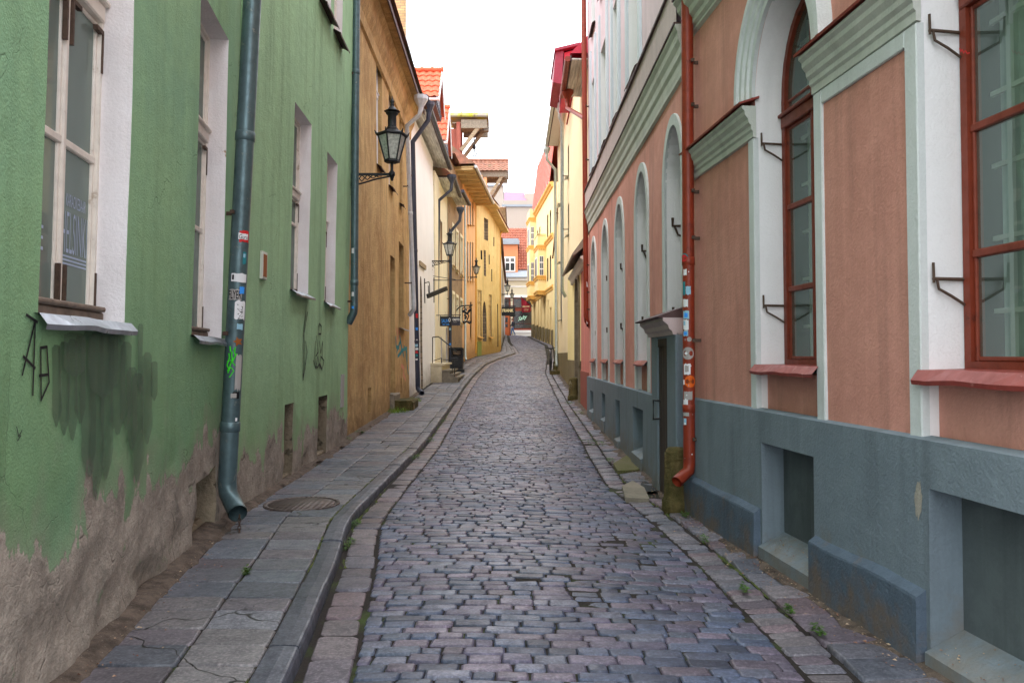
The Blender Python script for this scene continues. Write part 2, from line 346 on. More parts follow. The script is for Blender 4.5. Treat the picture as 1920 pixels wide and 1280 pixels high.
M['tile_red'] = tile_mat('red_brown_roof_tile', lin(176,106,82), lin(136,78,60))
M['roof_pink'] = paint('faded_red_metal_roof', lin(212,124,108), rough=.6, var=.2, scale=3)
M['roof_red'] = paint('crimson_metal_roof', lin(206,50,74), rough=.5, var=.2)
M['roof_maroon'] = paint('maroon_metal_roof', lin(140,40,60), rough=.5, var=.2)
M['roof_rose'] = paint('rose_metal_roof', lin(176,112,130), rough=.6, var=.15)
M['roof_blue'] = paint('blue_grey_metal_roof', lin(142,150,158), rough=.5, var=.2)
M['moss_metal'] = (lambda g: g.bsdf(g.mix(g.rng(g.noise(2.2, 5), .42, .6), lin(150,140,126), lin(170,160,40)), .8))(N('mossy_metal_roof'))
M['timber_red'] = wood('red_timber', lin(170,96,80), 2)
# paving
def stone_mat(name, rough0=.3, rough1=.62, bump=.5, crack=False, fine=60, soil=None, soil2=False):
    g = N(name); a = g.attr('Col'); n1 = g.noise(fine, 4, .65); n2 = g.noise(9, 5, .6); n3 = g.noise(.55, 4, .6)
    col = g.mix(g.rng(n2, .35, .66, 0, .75), a, g.mix(1, a, (.42,.42,.45), 'MULTIPLY'))
    col = g.mix(g.rng(n1, .48, .7, 0, .75), col, g.mix(1, a, (1.9,1.8,1.75), 'MULTIPLY')); col = g.mix(g.rng(n1, .46, .3, 0, .6), col, g.mix(1, a, (.4,.4,.42), 'MULTIPLY'))
    wet = g.rng(n3, .42, .62)
    col = g.mix(g.math('MULTIPLY', wet, .35), col, g.mix(1, col, (.5,.5,.54), 'MULTIPLY'))
    h = g.math('ADD', g.math('MULTIPLY', n1, .4), n2)
    if crack:
        dv = g.n('VectorMath', operation='ADD'); g.L(g.pos, dv.inputs[0])
        nn = g.n('TexNoise'); nn.inputs['Scale'].default_value = 3.0; g.L(g.pos, nn.inputs['Vector'])
        m_ = g.n('VectorMath', operation='SCALE'); g.L(nn.outputs[1], m_.inputs[0]); m_.inputs['Scale'].default_value = .5; g.L(m_.outputs[0], dv.inputs[1])
        e = g.vor(1.25, 'DISTANCE_TO_EDGE', dv.outputs[0]); cr = g.math('MULTIPLY', g.rng(e, .004, .011, 1, 0), g.rng(g.noise(.9, 3), .47, .53))
        col = g.mix(cr, col, (.012,.012,.011)); h = g.math('SUBTRACT', h, g.math('MULTIPLY', cr, 2))
        sp_ = g.rng(g.noise(26, 3, .7), .66, .72); col = g.mix(g.math('MULTIPLY', sp_, .7), col, (.035,.03,.028))
    if soil2: col = g.mix(g.rng(g.noise(.8, 7, .7), .58, .72, 0, .4), col, lin(96,76,66))
    if soil:
        sl = g.rng(g.noise(2.3, 6, .65), .6, .74, 0, .5); col = g.mix(sl, col, soil)
    ro = g.math('ADD', g.rng(n2, .3, .7, rough0, rough1), g.math('MULTIPLY', wet, -.12))
    return g.bsdf(col, ro, normal=g.bump(h, bump, .008), spec=.5)
M['setts'] = stone_mat('granite_setts', .36, .6, .5, soil2=True)
M['slabs'] = stone_mat('limestone_slabs', .35, .65, .35, crack=True)
M['kerb'] = stone_mat('granite_kerb', .35, .65, .4)
M['rslabs'] = stone_mat('side_slabs', .4, .7, .5, soil=lin(104,82,66))
def soil_mat():
    g = N('joint_soil'); n1 = g.noise(2.2, 6, .65); n2 = g.noise(40, 4, .7)
    col = g.mix(g.rng(n2, .35, .7), lin(46,39,34), lin(26,23,21)); col = g.mix(g.rng(n1, .52, .66), col, lin(58,72,30))
    return g.bsdf(col, .95, normal=g.bump(n2, .6, .01))
M['soil'] = soil_mat()
M['grit'] = (lambda g: g.bsdf(g.mix(g.rng(g.vor(38, 'F1'), .0, .16, .8, 0), g.mix(g.rng(g.noise(9, 6, .7), .38, .64), lin(66,56,48), lin(112,98,86)), lin(168,158,146)), .95, normal=g.bump(g.noise(30, 5, .75), .8, .02)))(N('loose_grit'))
M['leaf'] = (lambda g: g.bsdf(g.mix(g.rng(g.noise(9, 3), .35, .65), lin(84,118,40), lin(52,84,26)), .6))(N('weed_leaf'))
M['grass'] = (lambda g: g.bsdf(g.mix(g.rng(g.noise(7, 3), .35, .65), lin(126,158,40), lin(84,120,28)), .6))(N('grass_blade'))
def iron_cover():
    g = N('cast_iron_cover'); x, y, z = g.z()
    v = g.vor(22, 'F1', None, 0); n1 = g.noise(14, 4)
    return g.bsdf(g.mix(g.rng(n1, .4, .7), lin(104,94,90), lin(74,64,60)), .5, .5, g.bump(v, .8, .02))
M['cover'] = iron_cover()
# ------------------------------------------------------------------ walls
class Wall:
    def __init__(s, A, B, side, lean=0.0, amp=.012, rough=0.0, seed=0):
        s.A = Vector(A); s.B = Vector(B); d = s.B-s.A; s.L = d.length; s.d = d/s.L
        s.n = Vector((s.d.y, -s.d.x)) if side == 'L' else Vector((-s.d.y, s.d.x))
        s.lean = lean; s.amp = amp; s.rough = rough; s.seed = seed
    def jit(s, u, z):
        if s.amp == 0: return 0
        j = s.amp*noise.noise(Vector((u*.55, z*.55, s.seed)))+s.amp*.3*noise.noise(Vector((u*2, z*2, s.seed+9)))
        if s.rough and z < 1.1:
            k = min(1, max(0, (1.1-z)/.7))
            j += s.rough*k*(noise.noise(Vector((u*3.2, z*4.2, s.seed+3)))*.7+noise.noise(Vector((u*9, z*9, s.seed+5)))*.3)
            if z < .32: j -= s.rough*1.5*max(0, noise.noise(Vector((u*2.3, z*3, s.seed+12))))
        return j
    def p(s, u, z, off=0.0, j=False):
        if j: off = off+s.jit(u, z)
        q = s.A+s.d*u+s.n*(off+s.lean*z)
        return Vector((q.x, q.y, z))
    def uv(s, x, y, off=0.0):
        d = ray(x, y); dn = d.x*s.n.x+d.y*s.n.y; an = (s.A.x*s.n.x+s.A.y*s.n.y)
        t = (off+s.lean*CAMZ+an)/(dn-s.lean*d.z)
        P = CAM+d*t; q = Vector((P.x, P.y))-s.A
        return q.dot(s.d), P.z
    def u(s, x, y=666, off=0): return s.uv(x, y, off)[0]
    def zz(s, x, y, off=0): return s.uv(x, y, off)[1]
    def gzu(s, u): return gz((s.A+s.d*u).y)
def inpoly(p, poly):
    x, y = p; c = False; n = len(poly)
    for i in range(n):
        x1, y1 = poly[i]; x2, y2 = poly[i-1]
        if (y1 > y) != (y2 > y) and x < (x2-x1)*(y-y1)/(y2-y1)+x1: c = not c
    return c
def sheet(mb, W, outline, holes=(), off=0.0, step=.3, fine=None, mi=0, jit=True, smooth=True):
    """front sheet of a wall: outline polygon with holes, in (u,z)"""
    pts = []; edges = []
    def ringadd(poly):
        P = []
        for i, a in enumerate(poly):
            b = poly[(i+1) % len(poly)]; n = max(1, int(math.hypot(b[0]-a[0], b[1]-a[1])/step))
            for k in range(n): P.append((lerp(a[0], b[0], k/n), lerp(a[1], b[1], k/n)))
        o = len(pts); pts.extend(P); edges.extend((o+i, o+(i+1) % len(P)) for i in range(len(P)))
    ringadd(outline)
    for h in holes: ringadd(h)
    us = [p[0] for p in outline]; zs = [p[1] for p in outline]; u0, u1, z0, z1 = min(us), max(us), min(zs), max(zs)
    zc = z0
    while zc < z1:
        st = fine if (fine and zc < 1.2) else step
        nu = max(1, int((u1-u0)/st))
        for i in range(nu):
            q = (u0+(i+.5+random.uniform(-.2,.2))*(u1-u0)/nu, zc+st*.5+random.uniform(-.15,.15)*st)
            if inpoly(q, outline) and not any(inpoly(q, h) for h in holes): pts.append(q)
        zc += st
    r = delaunay_2d_cdt([Vector(p) for p in pts], edges, [], 0, 1e-5)
    V = r[0]; tris = []
    for f in r[2]:
        c = (sum(V[i].x for i in f)/len(f), sum(V[i].y for i in f)/len(f))
        if inpoly(c, outline) and not any(inpoly(c, h) for h in holes): tris.append(f)
    vs = [W.p(v.x, v.y, off, jit) for v in V]
    nn = Vector((W.n.x, W.n.y, 0)); fs = []
    for f in tris:
        a, b, c = vs[f[0]], vs[f[1]], vs[f[2]]
        fs.append(tuple(f) if (b-a).cross(c-a).dot(nn) > 0 else tuple(reversed(f)))
    mb.add(vs, fs, smooth=smooth, mi=mi)
def shell(mb, W, outline, depth, mi=0, back=True):
    """sides and back closing a wall sheet into a box"""
    n = len(outline)
    for i in range(n):
        a = outline[i]; b = outline[(i+1) % n]
        k = max(1, int(math.hypot(b[0]-a[0], b[1]-a[1])/.3))
        for q in range(k):
            p = (lerp(a[0],b[0],q/k), lerp(a[1],b[1],q/k)); r = (lerp(a[0],b[0],(q+1)/k), lerp(a[1],b[1],(q+1)/k))
            mb.quad(W.p(*p, 0, True), W.p(*r, 0, True), W.p(*r, -depth), W.p(*p, -depth), mi=mi)
    if back: mb.add([W.p(*p, -depth) for p in outline], [tuple(range(n))], mi=mi)
def rect(u0, u1, z0, z1): return [(u0,z0),(u1,z0),(u1,z1),(u0,z1)]
def archp(u0, u1, z0, zs, zt, n=14):
    um = (u0+u1)/2; r = (u1-u0)/2
    return [(u0,z0),(u1,z0)]+[(um+r*math.cos(PI*i/n), zs+(zt-zs)*math.sin(PI*i/n)) for i in range(n+1)]
def reveal(mb, W, poly, d, skip_bottom=False, o0=0.0, jit=True, mi=0):
    n = len(poly)
    for i in range(n):
        if skip_bottom and i == 0: continue
        a = poly[i]; b = poly[(i+1) % n]; k = max(1, int(math.hypot(b[0]-a[0], b[1]-a[1])/.3))
        for q in range(k):
            p = (lerp(a[0],b[0],q/k), lerp(a[1],b[1],q/k)); r = (lerp(a[0],b[0],(q+1)/k), lerp(a[1],b[1],(q+1)/k))
            mb.quad(W.p(*p, o0, jit), W.p(*r, o0, jit), W.p(*r, -d), W.p(*p, -d), mi=mi)
def wbox(mb, W, u0, u1, z0, z1, o0, o1, mi=0, bev=0.0):
    if bev:
        # front face pulled in for a soft edge
        b = bev
        P = [W.p(u0,z0,o0),W.p(u1,z0,o0),W.p(u1,z1,o0),W.p(u0,z1,o0), W.p(u0,z0,o1-b),W.p(u1,z0,o1-b),W.p(u1,z1,o1-b),W.p(u0,z1,o1-b),
             W.p(u0+b,z0+b,o1),W.p(u1-b,z0+b,o1),W.p(u1-b,z1-b,o1),W.p(u0+b,z1-b,o1)]
        mb.add(P, [(0,1,5,4),(1,2,6,5),(2,3,7,6),(3,0,4,7),(4,5,9,8),(5,6,10,9),(6,7,11,10),(7,4,8,11),(8,9,10,11)], mi=mi); return
    P = [W.p(u0,z0,o0),W.p(u1,z0,o0),W.p(u1,z0,o1),W.p(u0,z0,o1),W.p(u0,z1,o0),W.p(u1,z1,o0),W.p(u1,z1,o1),W.p(u0,z1,o1)]
    mb.hexa(P, mi=mi)
def wprofile(mb, W, u0, u1, prof, mi=0, steps=None):
    """extrude an (off,z) profile along u; ends capped"""
    k = steps or max(1, int((u1-u0)/.5)); n = len(prof); vs = []
    for i in range(k+1):
        u = lerp(u0, u1, i/k); vs += [W.p(u, z, o)+Vector((0,0,.006*noise.noise(Vector((u*1.3, o, 4))))) for o, z in prof]
    fs = []
    for i in range(k):
        for j in range(n-1): fs.append((i*n+j, i*n+j+1, (i+1)*n+j+1, (i+1)*n+j))
    fs.append(tuple(range(n))); fs.append(tuple(k*n+j for j in range(n-1,-1,-1)))
    mb.add(vs, fs, mi=mi)
def ribbon(mb, W, pts, w, off=.008, mi=0):
    """painted stroke on a wall, pts in (u,z)"""
    P = [Vector(p) for p in pts]
    for i, (a, b) in enumerate(zip(P, P[1:])):
        d = (b-a)
        if d.length < 1e-4: continue
        q = Vector((-d.y, d.x)).normalized()*w/2; e = d.normalized()*w*.3; k = max(1, int(d.length/.15)); o_ = off+.0004*(i % 6)
        for j in range(k):
            s0 = lerp(a-e, b+e, j/k); s1 = lerp(a-e, b+e, (j+1)/k)
            mb.quad(*[W.p(t.x, t.y, o_, True) for t in (s0-q, s1-q, s1+q, s0+q)], mi=mi)
def strokes(W, name, m, parent, px, w, off=.008):
    mb = MB()
    for line in px: ribbon(mb, W, [W.uv(*p) for p in line], w, off)
    return mb.build(name, m, parent)
def text_geo(s, bold=0.0, shear=0.0, space=1.0):
    cu = bpy.data.curves.new('lettering', 'FONT'); cu.body = s; cu.offset = bold; cu.shear = shear; cu.space_character = space; cu.resolution_u = 3
    o = bpy.data.objects.new('lettering', cu); C.objects.link(o)
    dg = bpy.context.evaluated_depsgraph_get(); me = bpy.data.meshes.new_from_object(o.evaluated_get(dg))
    v = [(p.co.x, p.co.y) for p in me.vertices]; f = [tuple(p.vertices) for p in me.polygons]
    bpy.data.objects.remove(o); bpy.data.curves.remove(cu); bpy.data.meshes.remove(me)
    xs = [a for a, _ in v]; ys = [b for _, b in v]; x0, x1, y0, y1 = min(xs), max(xs), min(ys), max(ys)
    return [((a-x0)/(x1-x0), (b-y0)/(y1-y0)) for a, b in v], f
def text_on(mb, s, O, ex, ey, bold=0.0, shear=0.0, mi=0, space=1.0):
    """lettering filling the box O, O+ex, O+ey"""
    v, f = text_geo(s, bold, shear, space); O, ex, ey = Vector(O), Vector(ex), Vector(ey)
    mb.add([O+ex*a+ey*b for a, b in v], f, mi=mi)
# ------------------------------------------------------------------ windows
def frame_ring(mb, W, outer, inner, o0, o1):
    n = len(outer)
    for i in range(n):
        j = (i+1) % n
        A = [W.p(*outer[i], o1), W.p(*outer[j], o1), W.p(*inner[j], o1), W.p(*inner[i], o1)]
        mb.quad(*A); mb.quad(A[3], A[2], W.p(*inner[j], o0), W.p(*inner[i], o0))
def window(W, root, u0, u1, z0, z1, d, mat_, fw=.06, zs=None, mull=(), rails=(), trans=(), panebars=(), curtain=None, sill=None, hinges=False, gd=.016, depth=.5, glassy='glass', lattice=False, mw=.03, sw=.024):
    """frame set d behind the wall face. zs = springing height when arched"""
    mb = MB()
    outer = archp(u0, u1, z0, zs, z1) if zs else rect(u0, u1, z0, z1)
    inner = archp(u0+fw, u1-fw, z0+fw, zs, z1-fw) if zs else rect(u0+fw, u1-fw, z0+fw, z1-fw)
    frame_ring(mb, W, outer, inner, -d-.06, -d+.015)
    fr = mb.build('window', M[mat_], root)
    mb = MB(); ztop = zs if zs else z1
    zt = trans[0] if trans else ztop
    for m_ in mull: wbox(mb, W, m_-mw/2*1.3, m_+mw/2*1.3, z0+fw, (z1-fw if not zs else z1-fw*1.4), -d-.05, -d+.012, bev=.008)
    for t in trans: wbox(mb, W, u0+.01, u1-.01, t-.05, t+.035, -d-.05, -d+.028, bev=.008); wbox(mb, W, u0+.005, u1-.005, t+.035, t+.06, -d-.05, -d+.05, bev=.006)
    for r in rails: wbox(mb, W, u0+fw, u1-fw, r-.02, r+.02, -d-.045, -d+.004, bev=.006)
    # sash rails round every casement
    cols = [u0+fw]+list(mull)+[u1-fw]
    rows = [z0+fw]+list(trans)+[(ztop if zs else z1-fw)]
    for a, b in zip(cols, cols[1:]):
        for c_, e in zip(rows, rows[1:]):
            s_ = sw; aa = a+(mw/2 if a != cols[0] else 0); bb = b-(mw/2 if b != cols[-1] else 0); cc = c_+(.06 if c_ != rows[0] else 0); ee = e-(.05 if e != rows[-1] else 0)
            if bb-aa < .1 or ee-cc < .1: continue
            o0, o1 = -d-.045, -d-.003
            wbox(mb, W, aa, aa+s_, cc, ee, o0, o1, bev=.006); wbox(mb, W, bb-s_, bb, cc, ee, o0, o1, bev=.006)
            wbox(mb, W, aa+s_, bb-s_, cc, cc+s_, o0, o1-.002, bev=.006); wbox(mb, W, aa+s_, bb-s_, ee-s_, ee, o0, o1-.002, bev=.006)
    if mb.v: mb.build('sash', M[mat_], fr)
    g = MB(); poly = inner; n = len(poly)
    g.add([W.p(a, b, -d-gd) for a, b in poly], [tuple(range(n))]); g.build('pane', M[glassy], fr)
    if curtain:
        cm = MB(); k = 26
        for (ca, cb) in curtain:
            vs = []; ub = lerp(u0+.02, u1-.02, cb); ua = lerp(u0+.02, u1-.02, ca)
            for i in range(k+1):
                u = lerp(ua, ub, i/k); o = -d-.14+.018*math.sin(i*1.7)+.008*math.sin(i*3.1)
                vs += [W.p(u, z0+.02, o), W.p(u, z1-.02, o)]
            cm.add(vs, [(2*i, 2*i+2, 2*i+3, 2*i+1) for i in range(k)], smooth=True)
        cm.build('curtain', M['curtain'], fr)
    if lattice:
        lm = MB(); cd_ = MB(); k_ = 30
        for (ca, cb) in ((.02,.3),(.36,.62),(.7,.98)):
            vs = []
            for i in range(k_+1): u = lerp(lerp(u0, u1, ca), lerp(u0, u1, cb), i/k_); o = -d-.2+.015*math.sin(i*1.3); vs += [W.p(u, z0+.02, o), W.p(u, z1-.02, o)]
            cd_.add(vs, [(2*i, 2*i+2, 2*i+3, 2*i+1) for i in range(k_)], smooth=True)
        cd_.build('curtain', M['curtain_d'], fr)
        for i in range(1, 6):
            u = lerp(u0, u1, i/6); wbox(lm, W, u-.014, u+.014, z0+.05, (zs or z1), -d-.14, -d-.12)
        zz = z0+.3
        while zz < z1-.2: wbox(lm, W, u0+.03, u1-.03, zz-.012, zz+.012, -d-.143, -d-.123); zz += .36
        lm.build('lattice', M['curtain_w'], fr)
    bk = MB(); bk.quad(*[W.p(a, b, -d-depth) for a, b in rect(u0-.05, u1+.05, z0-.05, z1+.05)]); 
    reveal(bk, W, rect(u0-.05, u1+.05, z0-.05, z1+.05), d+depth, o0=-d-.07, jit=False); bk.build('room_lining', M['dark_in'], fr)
    if sill:
        mat2, out, drop = sill; sm = MB(); k = 9; vs = []
        for i in range(k+1):
            u = lerp(u0-.04, u1+.04, i/k); w_ = .014*noise.noise(Vector((u*4, z0, 2))); w2 = .02*noise.noise(Vector((u*3, z0, 8)))
            vs += [W.p(u, z0+.014, -d+.01), W.p(u, z0+.008+w_*.5, .022), W.p(u, z0-.004-drop+w_, out+.015+w2), W.p(u, z0-.026-drop+w_, out+.01+w2)]
        fs = []
        for i in range(k):
            for j in range(3): fs.append((i*4+j, (i+1)*4+j, (i+1)*4+j+1, i*4+j+1))
        sm.add(vs, fs); sm.build('sill', M[mat2], fr)
    if hinges:
        for uu, s_ in [(u0+fw*.6, 1), (u1-fw*.6, -1)]+[(m_+q*.035, q) for m_ in mull for q in (-1, 1)]:
            for zz, q in ((z0+fw+.02, 1), (zt-.09, -1)):
                hm = MB()
                wbox(hm, W, uu-.008, uu+.008, min(zz, zz+q*.22), max(zz, zz+q*.22), -d, -d+.022)
                wbox(hm, W, min(uu, uu+s_*.09), max(uu, uu+s_*.09), min(zz, zz+q*.022), max(zz, zz+q*.022), -d, -d+.0235)
                hm.build('hinge', M['iron'], fr)
    return fr
# ------------------------------------------------------------------ pipes
def pipe(label, mat_, pts, r, group='rainwater downpipes along the house fronts', joints=(), clips=(), hopper=None, wallx=None, outlet=True, mat_j=None):
    """downpipe through world points, top to bottom"""
    base = Vector(pts[-1]); t = thing('drainpipe', (base.x, base.y, gz(base.y)), label, 'drainpipe', group)
    mb = MB(); mb.tube(pts, r, 16, cap=False)
    mb.tube(pts, r*.93, 16, cap=False)
    p = mb.build('pipe_run', M[mat_], t)
    def onaxis(z):
        for a, b in zip(pts, pts[1:]):
            a, b = Vector(a), Vector(b)
            if min(a.z, b.z) <= z <= max(a.z, b.z) and abs(a.z-b.z) > .15: return a+(b-a)*((z-a.z)/(b.z-a.z)), (a-b).normalized()
        return Vector(pts[-2]), Vector((0,0,1))
    for z in joints:
        c, d = onaxis(z); j = MB(); j.tube([c-d*.04, c-d*.035, c+d*.035, c+d*.04], [r, r*1.09, r*1.09, r], 16, cap=False); j.build('joint', M[mat_j or mat_], t)
    for z in clips:
        c, d = onaxis(z); j = MB(); j.tube([c-d*.018, c-d*.018, c+d*.018, c+d*.018], [r*.98, r*1.12, r*1.12, r*.98], 16, cap=False)
        sx = -1 if c.x < 0 else 1
        j.bar(c+Vector((sx*r, 0, 0)), c+Vector((sx*(r+.16), 0, .0)), .02, .03); j.box(c+Vector((sx*r*.6, -r*1.15, 0)), (.03, .03, .03)); j.build('clip', M['iron'], t)
    if hopper:
        c = Vector(pts[0]); R = hopper; j = MB(); j.lathe(c, [(r*1.05, -.02), (r*1.1, .04), (R, .22), (R*1.08, .24), (R*1.08, .34), (R*.98, .34), (R*.9, .2), (r*.8, .06)], 8, rot=.4, smooth=False); j.build('hopper', M[mat_], t)
    return t
def pipe_patch(parent, name, m, a, b, r, t0, t1, ang0, ang1, n=6, off=.0025):
    """sticker bent round the pipe axis a->b between heights t0..t1 (m from a), angles in degrees from the camera-facing side"""
    a, b = Vector(a), Vector(b); d = (b-a).normalized(); vs = []
    f = Vector((-a.x, -a.y, 0)); f = (f-d*f.dot(d)).normalized(); s_ = d.cross(f).normalized()
    for i in range(n+1):
        t = math.radians(lerp(ang0, ang1, i/n)); o = (f*math.cos(t)+s_*math.sin(t))*(r+off)
        jt = (t1-t0)*.07; vs += [a+d*(t0+random.uniform(-jt, jt))+o, a+d*(t1+random.uniform(-jt, jt))+o]
    mb = MB(); mb.add(vs, [(2*i, 2*i+2, 2*i+3, 2*i+1) for i in range(n)], smooth=True); return mb.build(name, m, parent), (a, d, f, s_)
def pipe_text(parent, name, m, s, a, b, r, t0, t1, ang0, ang1, off=.004, bold=0.0):
    a, b = Vector(a), Vector(b); d = (b-a).normalized(); f = Vector((-a.x, -a.y, 0)); f = (f-d*f.dot(d)).normalized(); s_ = d.cross(f).normalized()
    v, fs = text_geo(s, bold); mb = MB(); vs = []
    for x, y in v:
        t = math.radians(lerp(ang0, ang1, x)); vs.append(a+d*lerp(t0, t1, y)+(f*math.cos(t)+s_*math.sin(t))*(r+off))
    mb.add(vs, fs); return mb.build(name, m, parent)
# ------------------------------------------------------------------ roofs
def tileroof(O, ex, ey, nx, ny, amp=.035, step=.04):
    """pantiles: O top-left, ex along the ridge, ey down the slope"""
    O, ex, ey = Vector(O), Vector(ex), Vector(ey); nrm = ex.cross(ey).normalized()
    if nrm.z < 0: nrm = -nrm
    mb = MB(); q = 6; vs = []; cols = nx*q+1; rows = []
    for j in range(ny): rows += [(j/ny, step*.15), ((j+.98)/ny, step)]
    for t, h in rows:
        for i in range(cols):
            ph = (i % q)/q; w = amp*(math.sin(2*PI*ph)*.6+.5*math.cos(4*PI*ph)*.2)
            lip = .0 if h < step*.5 else .018*math.cos(2*PI*ph)
            vs.append(O+ex*(i/(nx*q))+ey*t+ey.normalized()*lip+nrm*(w+h))
    fs = [(j*cols+i, (j+1)*cols+i, (j+1)*cols+i+1, j*cols+i+1) for j in range(len(rows)-1) for i in range(cols-1)]
    mb.add(vs, fs); return mb
def eave(W, root, u0, u1, z, out, mat_s, mat_e='dark_flash', th=.1, gut=True, boards=0, gutmat='pipe_zinc', name='eave', rise=0.0):
    """overhanging soffit: board sheet + fascia + gutter"""
    mb = MB(); n = boards or 1
    for i in range(n):
        o0 = lerp(-.25, out, i/n); o1 = lerp(-.25, out, (i+1)/n)-.008*(n > 1)
        wbox(mb, W, u0, u1, z+rise*(1-i/n), z+.03+rise*(1-i/n), o0, o1)
    e = mb.build(name, M[mat_s], root)
    f = MB(); wbox(f, W, u0-.01, u1+.01, z-.03, z+th, out, out+.03); f.build('fascia', M[mat_e], e)
    if gut:
        g = MB(); k = 8
        g.tube([W.p(lerp(u0, u1, i/k), z+.02, out+.09) for i in range(k+1)], .07, 8); g.build('gutter', M[gutmat], e)
    return e
def slope(W, root, u0, u1, z, out, back, rise, mat_, name='roof', tiles=False):
    mb = MB(); 
    a, b = W.p(u0, z, out), W.p(u1, z, out); c, d = W.p(u1, z+rise, -back), W.p(u0, z+rise, -back)
    e, f = W.p(u1, z, -2*back-out), W.p(u0, z, -2*back-out)
    mb.quad(a, b, c, d); mb.quad(d, c, e, f); mb.add([a, d, f], [(0,1,2)]); mb.add([b, e, c], [(0,1,2)])
    return mb.build(name, M[mat_], root)
# ------------------------------------------------------------------ plan lines of the street
LKP = [gpix(*q, .05) for q in [(550,1280),(582,1200),(607,1135),(632,1070),(655,990),(675,965),(725,910),(800,830),(850,758),(869,729),(885,708),(910,684),(936,673),(966,663)]]
LK = sorted([(0, -.70), (2, -.86)]+[(p.y, p.x) for p in LKP]+[(56, .05), (66, -.35), (83, -.55)])
LW = [(0,-1.45),(7.0,-2.44),(12.8,-2.66),(22,-2.82),(34.5,-2.75),(40,-2.5),(46,-2.1),(51,-.8),(84,-.74)]
RW = [(0,2.38),(7.8,1.74),(18.4,1.78),(28,1.95),(34.3,1.97),(62,3.2),(80,1.97),(90,1.9)]
RG = [(0,1.33),(4,1.385),(5.8,1.35),(8,1.22),(9.3,1.10),(14,1.20),(23,1.32),(34,1.42),(45,2.0),(62,2.55),(70,2.1),(80,1.5),(90,1.3)]
kx = lambda Y: interp(LK, Y); lw = lambda Y: interp(LW, Y); rw = lambda Y: interp(RW, Y); rg = lambda Y: interp(RG, Y)
class Stones:
    def __init__(s): s.v = []; s.f = []; s.c = []; s.mi = []; s.sm = []
    def stone(s, q, zf, h=.05, r=.02, inset=.012, crown=.003, drop=.01, col=(.1,.1,.1), tilt=.004, simple=False, mi=0):
        cx = sum(p[0] for p in q)/4; cy = sum(p[1] for p in q)/4
        ta, tb = random.gauss(0, tilt), random.gauss(0, tilt); dz = random.gauss(0, tilt)
        def Z(x, y): return zf(x, y)+dz+ta*(x-cx)*6+tb*(y-cy)*6
        n0 = len(s.v); ring = []
        if simple: ring = [(p[0], p[1]) for p in q]
        else:
            for i in range(4):
                p, a, b = q[i], q[i-1], q[(i+1) % 4]
                for o in (a, b):
                    L = math.hypot(o[0]-p[0], o[1]-p[1]); t = min(.35, r*random.uniform(.7, 1.5)/max(L, .01))
                    ring.append((lerp(p[0], o[0], t)+random.uniform(-.003, .003), lerp(p[1], o[1], t)+random.uniform(-.003, .003)))
        n = len(ring); R = max(.05, min(math.hypot(q[1][0]-q[0][0], q[1][1]-q[0][1]), math.hypot(q[3][0]-q[0][0], q[3][1]-q[0][1])))
        k1 = 1-2*inset/R
        for x, y in ring: s.v.append((x, y, Z(x, y)-h))
        for x, y in ring: s.v.append((x, y, Z(x, y)-drop))
        for x, y in ring:
            x2, y2 = cx+(x-cx)*lerp(k1, 1, .3), cy+(y-cy)*k1
            s.v.append((x2, y2, Z(x2, y2)+random.uniform(-.0015, .0015)))
        for a in range(2):
            for i in range(n):
                j = (i+1) % n; s.f.append((n0+a*n+i, n0+a*n+j, n0+(a+1)*n+j, n0+(a+1)*n+i))
        nv = 3*n
        if simple: s.f.append(tuple(n0+2*n+i for i in range(n)))
        else:
            s.v.append((cx, cy, Z(cx, cy)+crown)); nv += 1
            for i in range(n): s.f.append((n0+2*n+i, n0+2*n+(i+1) % n, n0+3*n))
        v_ = random.uniform(.8, 1.2); s.c += [(col[0]*v_, col[1]*v_, col[2]*v_, 1)]*nv
        s.mi += [mi]*(len(s.f)-len(s.mi)); s.sm += [True]*(len(s.f)-len(s.sm)-(0 if simple else n))+([] if simple else [False]*n)
    def build(s, name, mats, **tg):
        me = bpy.data.meshes.new(name); me.from_pydata(s.v, [], s.f)
        for m in mats: me.materials.append(m)
        me.polygons.foreach_set('material_index', s.mi); me.polygons.foreach_set('use_smooth', (s.sm+[False]*len(s.f))[:len(s.f)])
        at_ = me.color_attributes.new('Col', 'FLOAT_COLOR', 'POINT'); at_.data.foreach_set('color', np.array(s.c, 'f').ravel())
        me.update(); o = bpy.data.objects.new(name, me); C.objects.link(o); ORG[o] = Vector((0,0,0)); return tag(o, **tg)
PAL = [lin(82,92,113), lin(98,94,112), lin(103,97,113), lin(72,81,101), lin(102,106,122), lin(89,97,117), lin(112,104,119), lin(90,87,107), lin(82,93,116), lin(99,92,104), lin(66,72,88), lin(86,95,111)]
PALS = [lin(103,109,118), lin(112,114,121), lin(96,101,110), lin(120,118,120), lin(107,103,109)]
PALR = [lin(106,106,115), lin(119,104,110), lin(95,99,110), lin(121,115,119), lin(110,108,115), lin(103,94,103)]
def roadz(x, Y):
    a, b = kx(Y), rg(Y); t = min(1, max(0, (x-a)/(b-a)))
    return gz(Y)+.035*(4*t*(1-t))-.012+.062*(1-t)**2+.008*noise.noise(Vector((x*1.3, Y*1.3, 1)))
# --- base sheet to the horizon
mb = MB(); ys = [-30, 0]+[y for y in range(4, 92, 2)]+[140, 400, 1500]
for a, b in zip(ys, ys[1:]):
    for x0, x1 in ((-900,-6),(-6,6),(6,900)): mb.quad((x0,a,gz(a)-.09),(x1,a,gz(a)-.09),(x1,b,gz(b)-.09),(x0,b,gz(b)-.09))
g_ = N('bare_ground'); g_.bsdf(g_.mix(g_.rng(g_.noise(2, 6), .4, .7), lin(104,96,92), lin(78,72,70)), .9); M['ground'] = g_.m
tag(mb.build('ground', M['ground']), kind='structure')
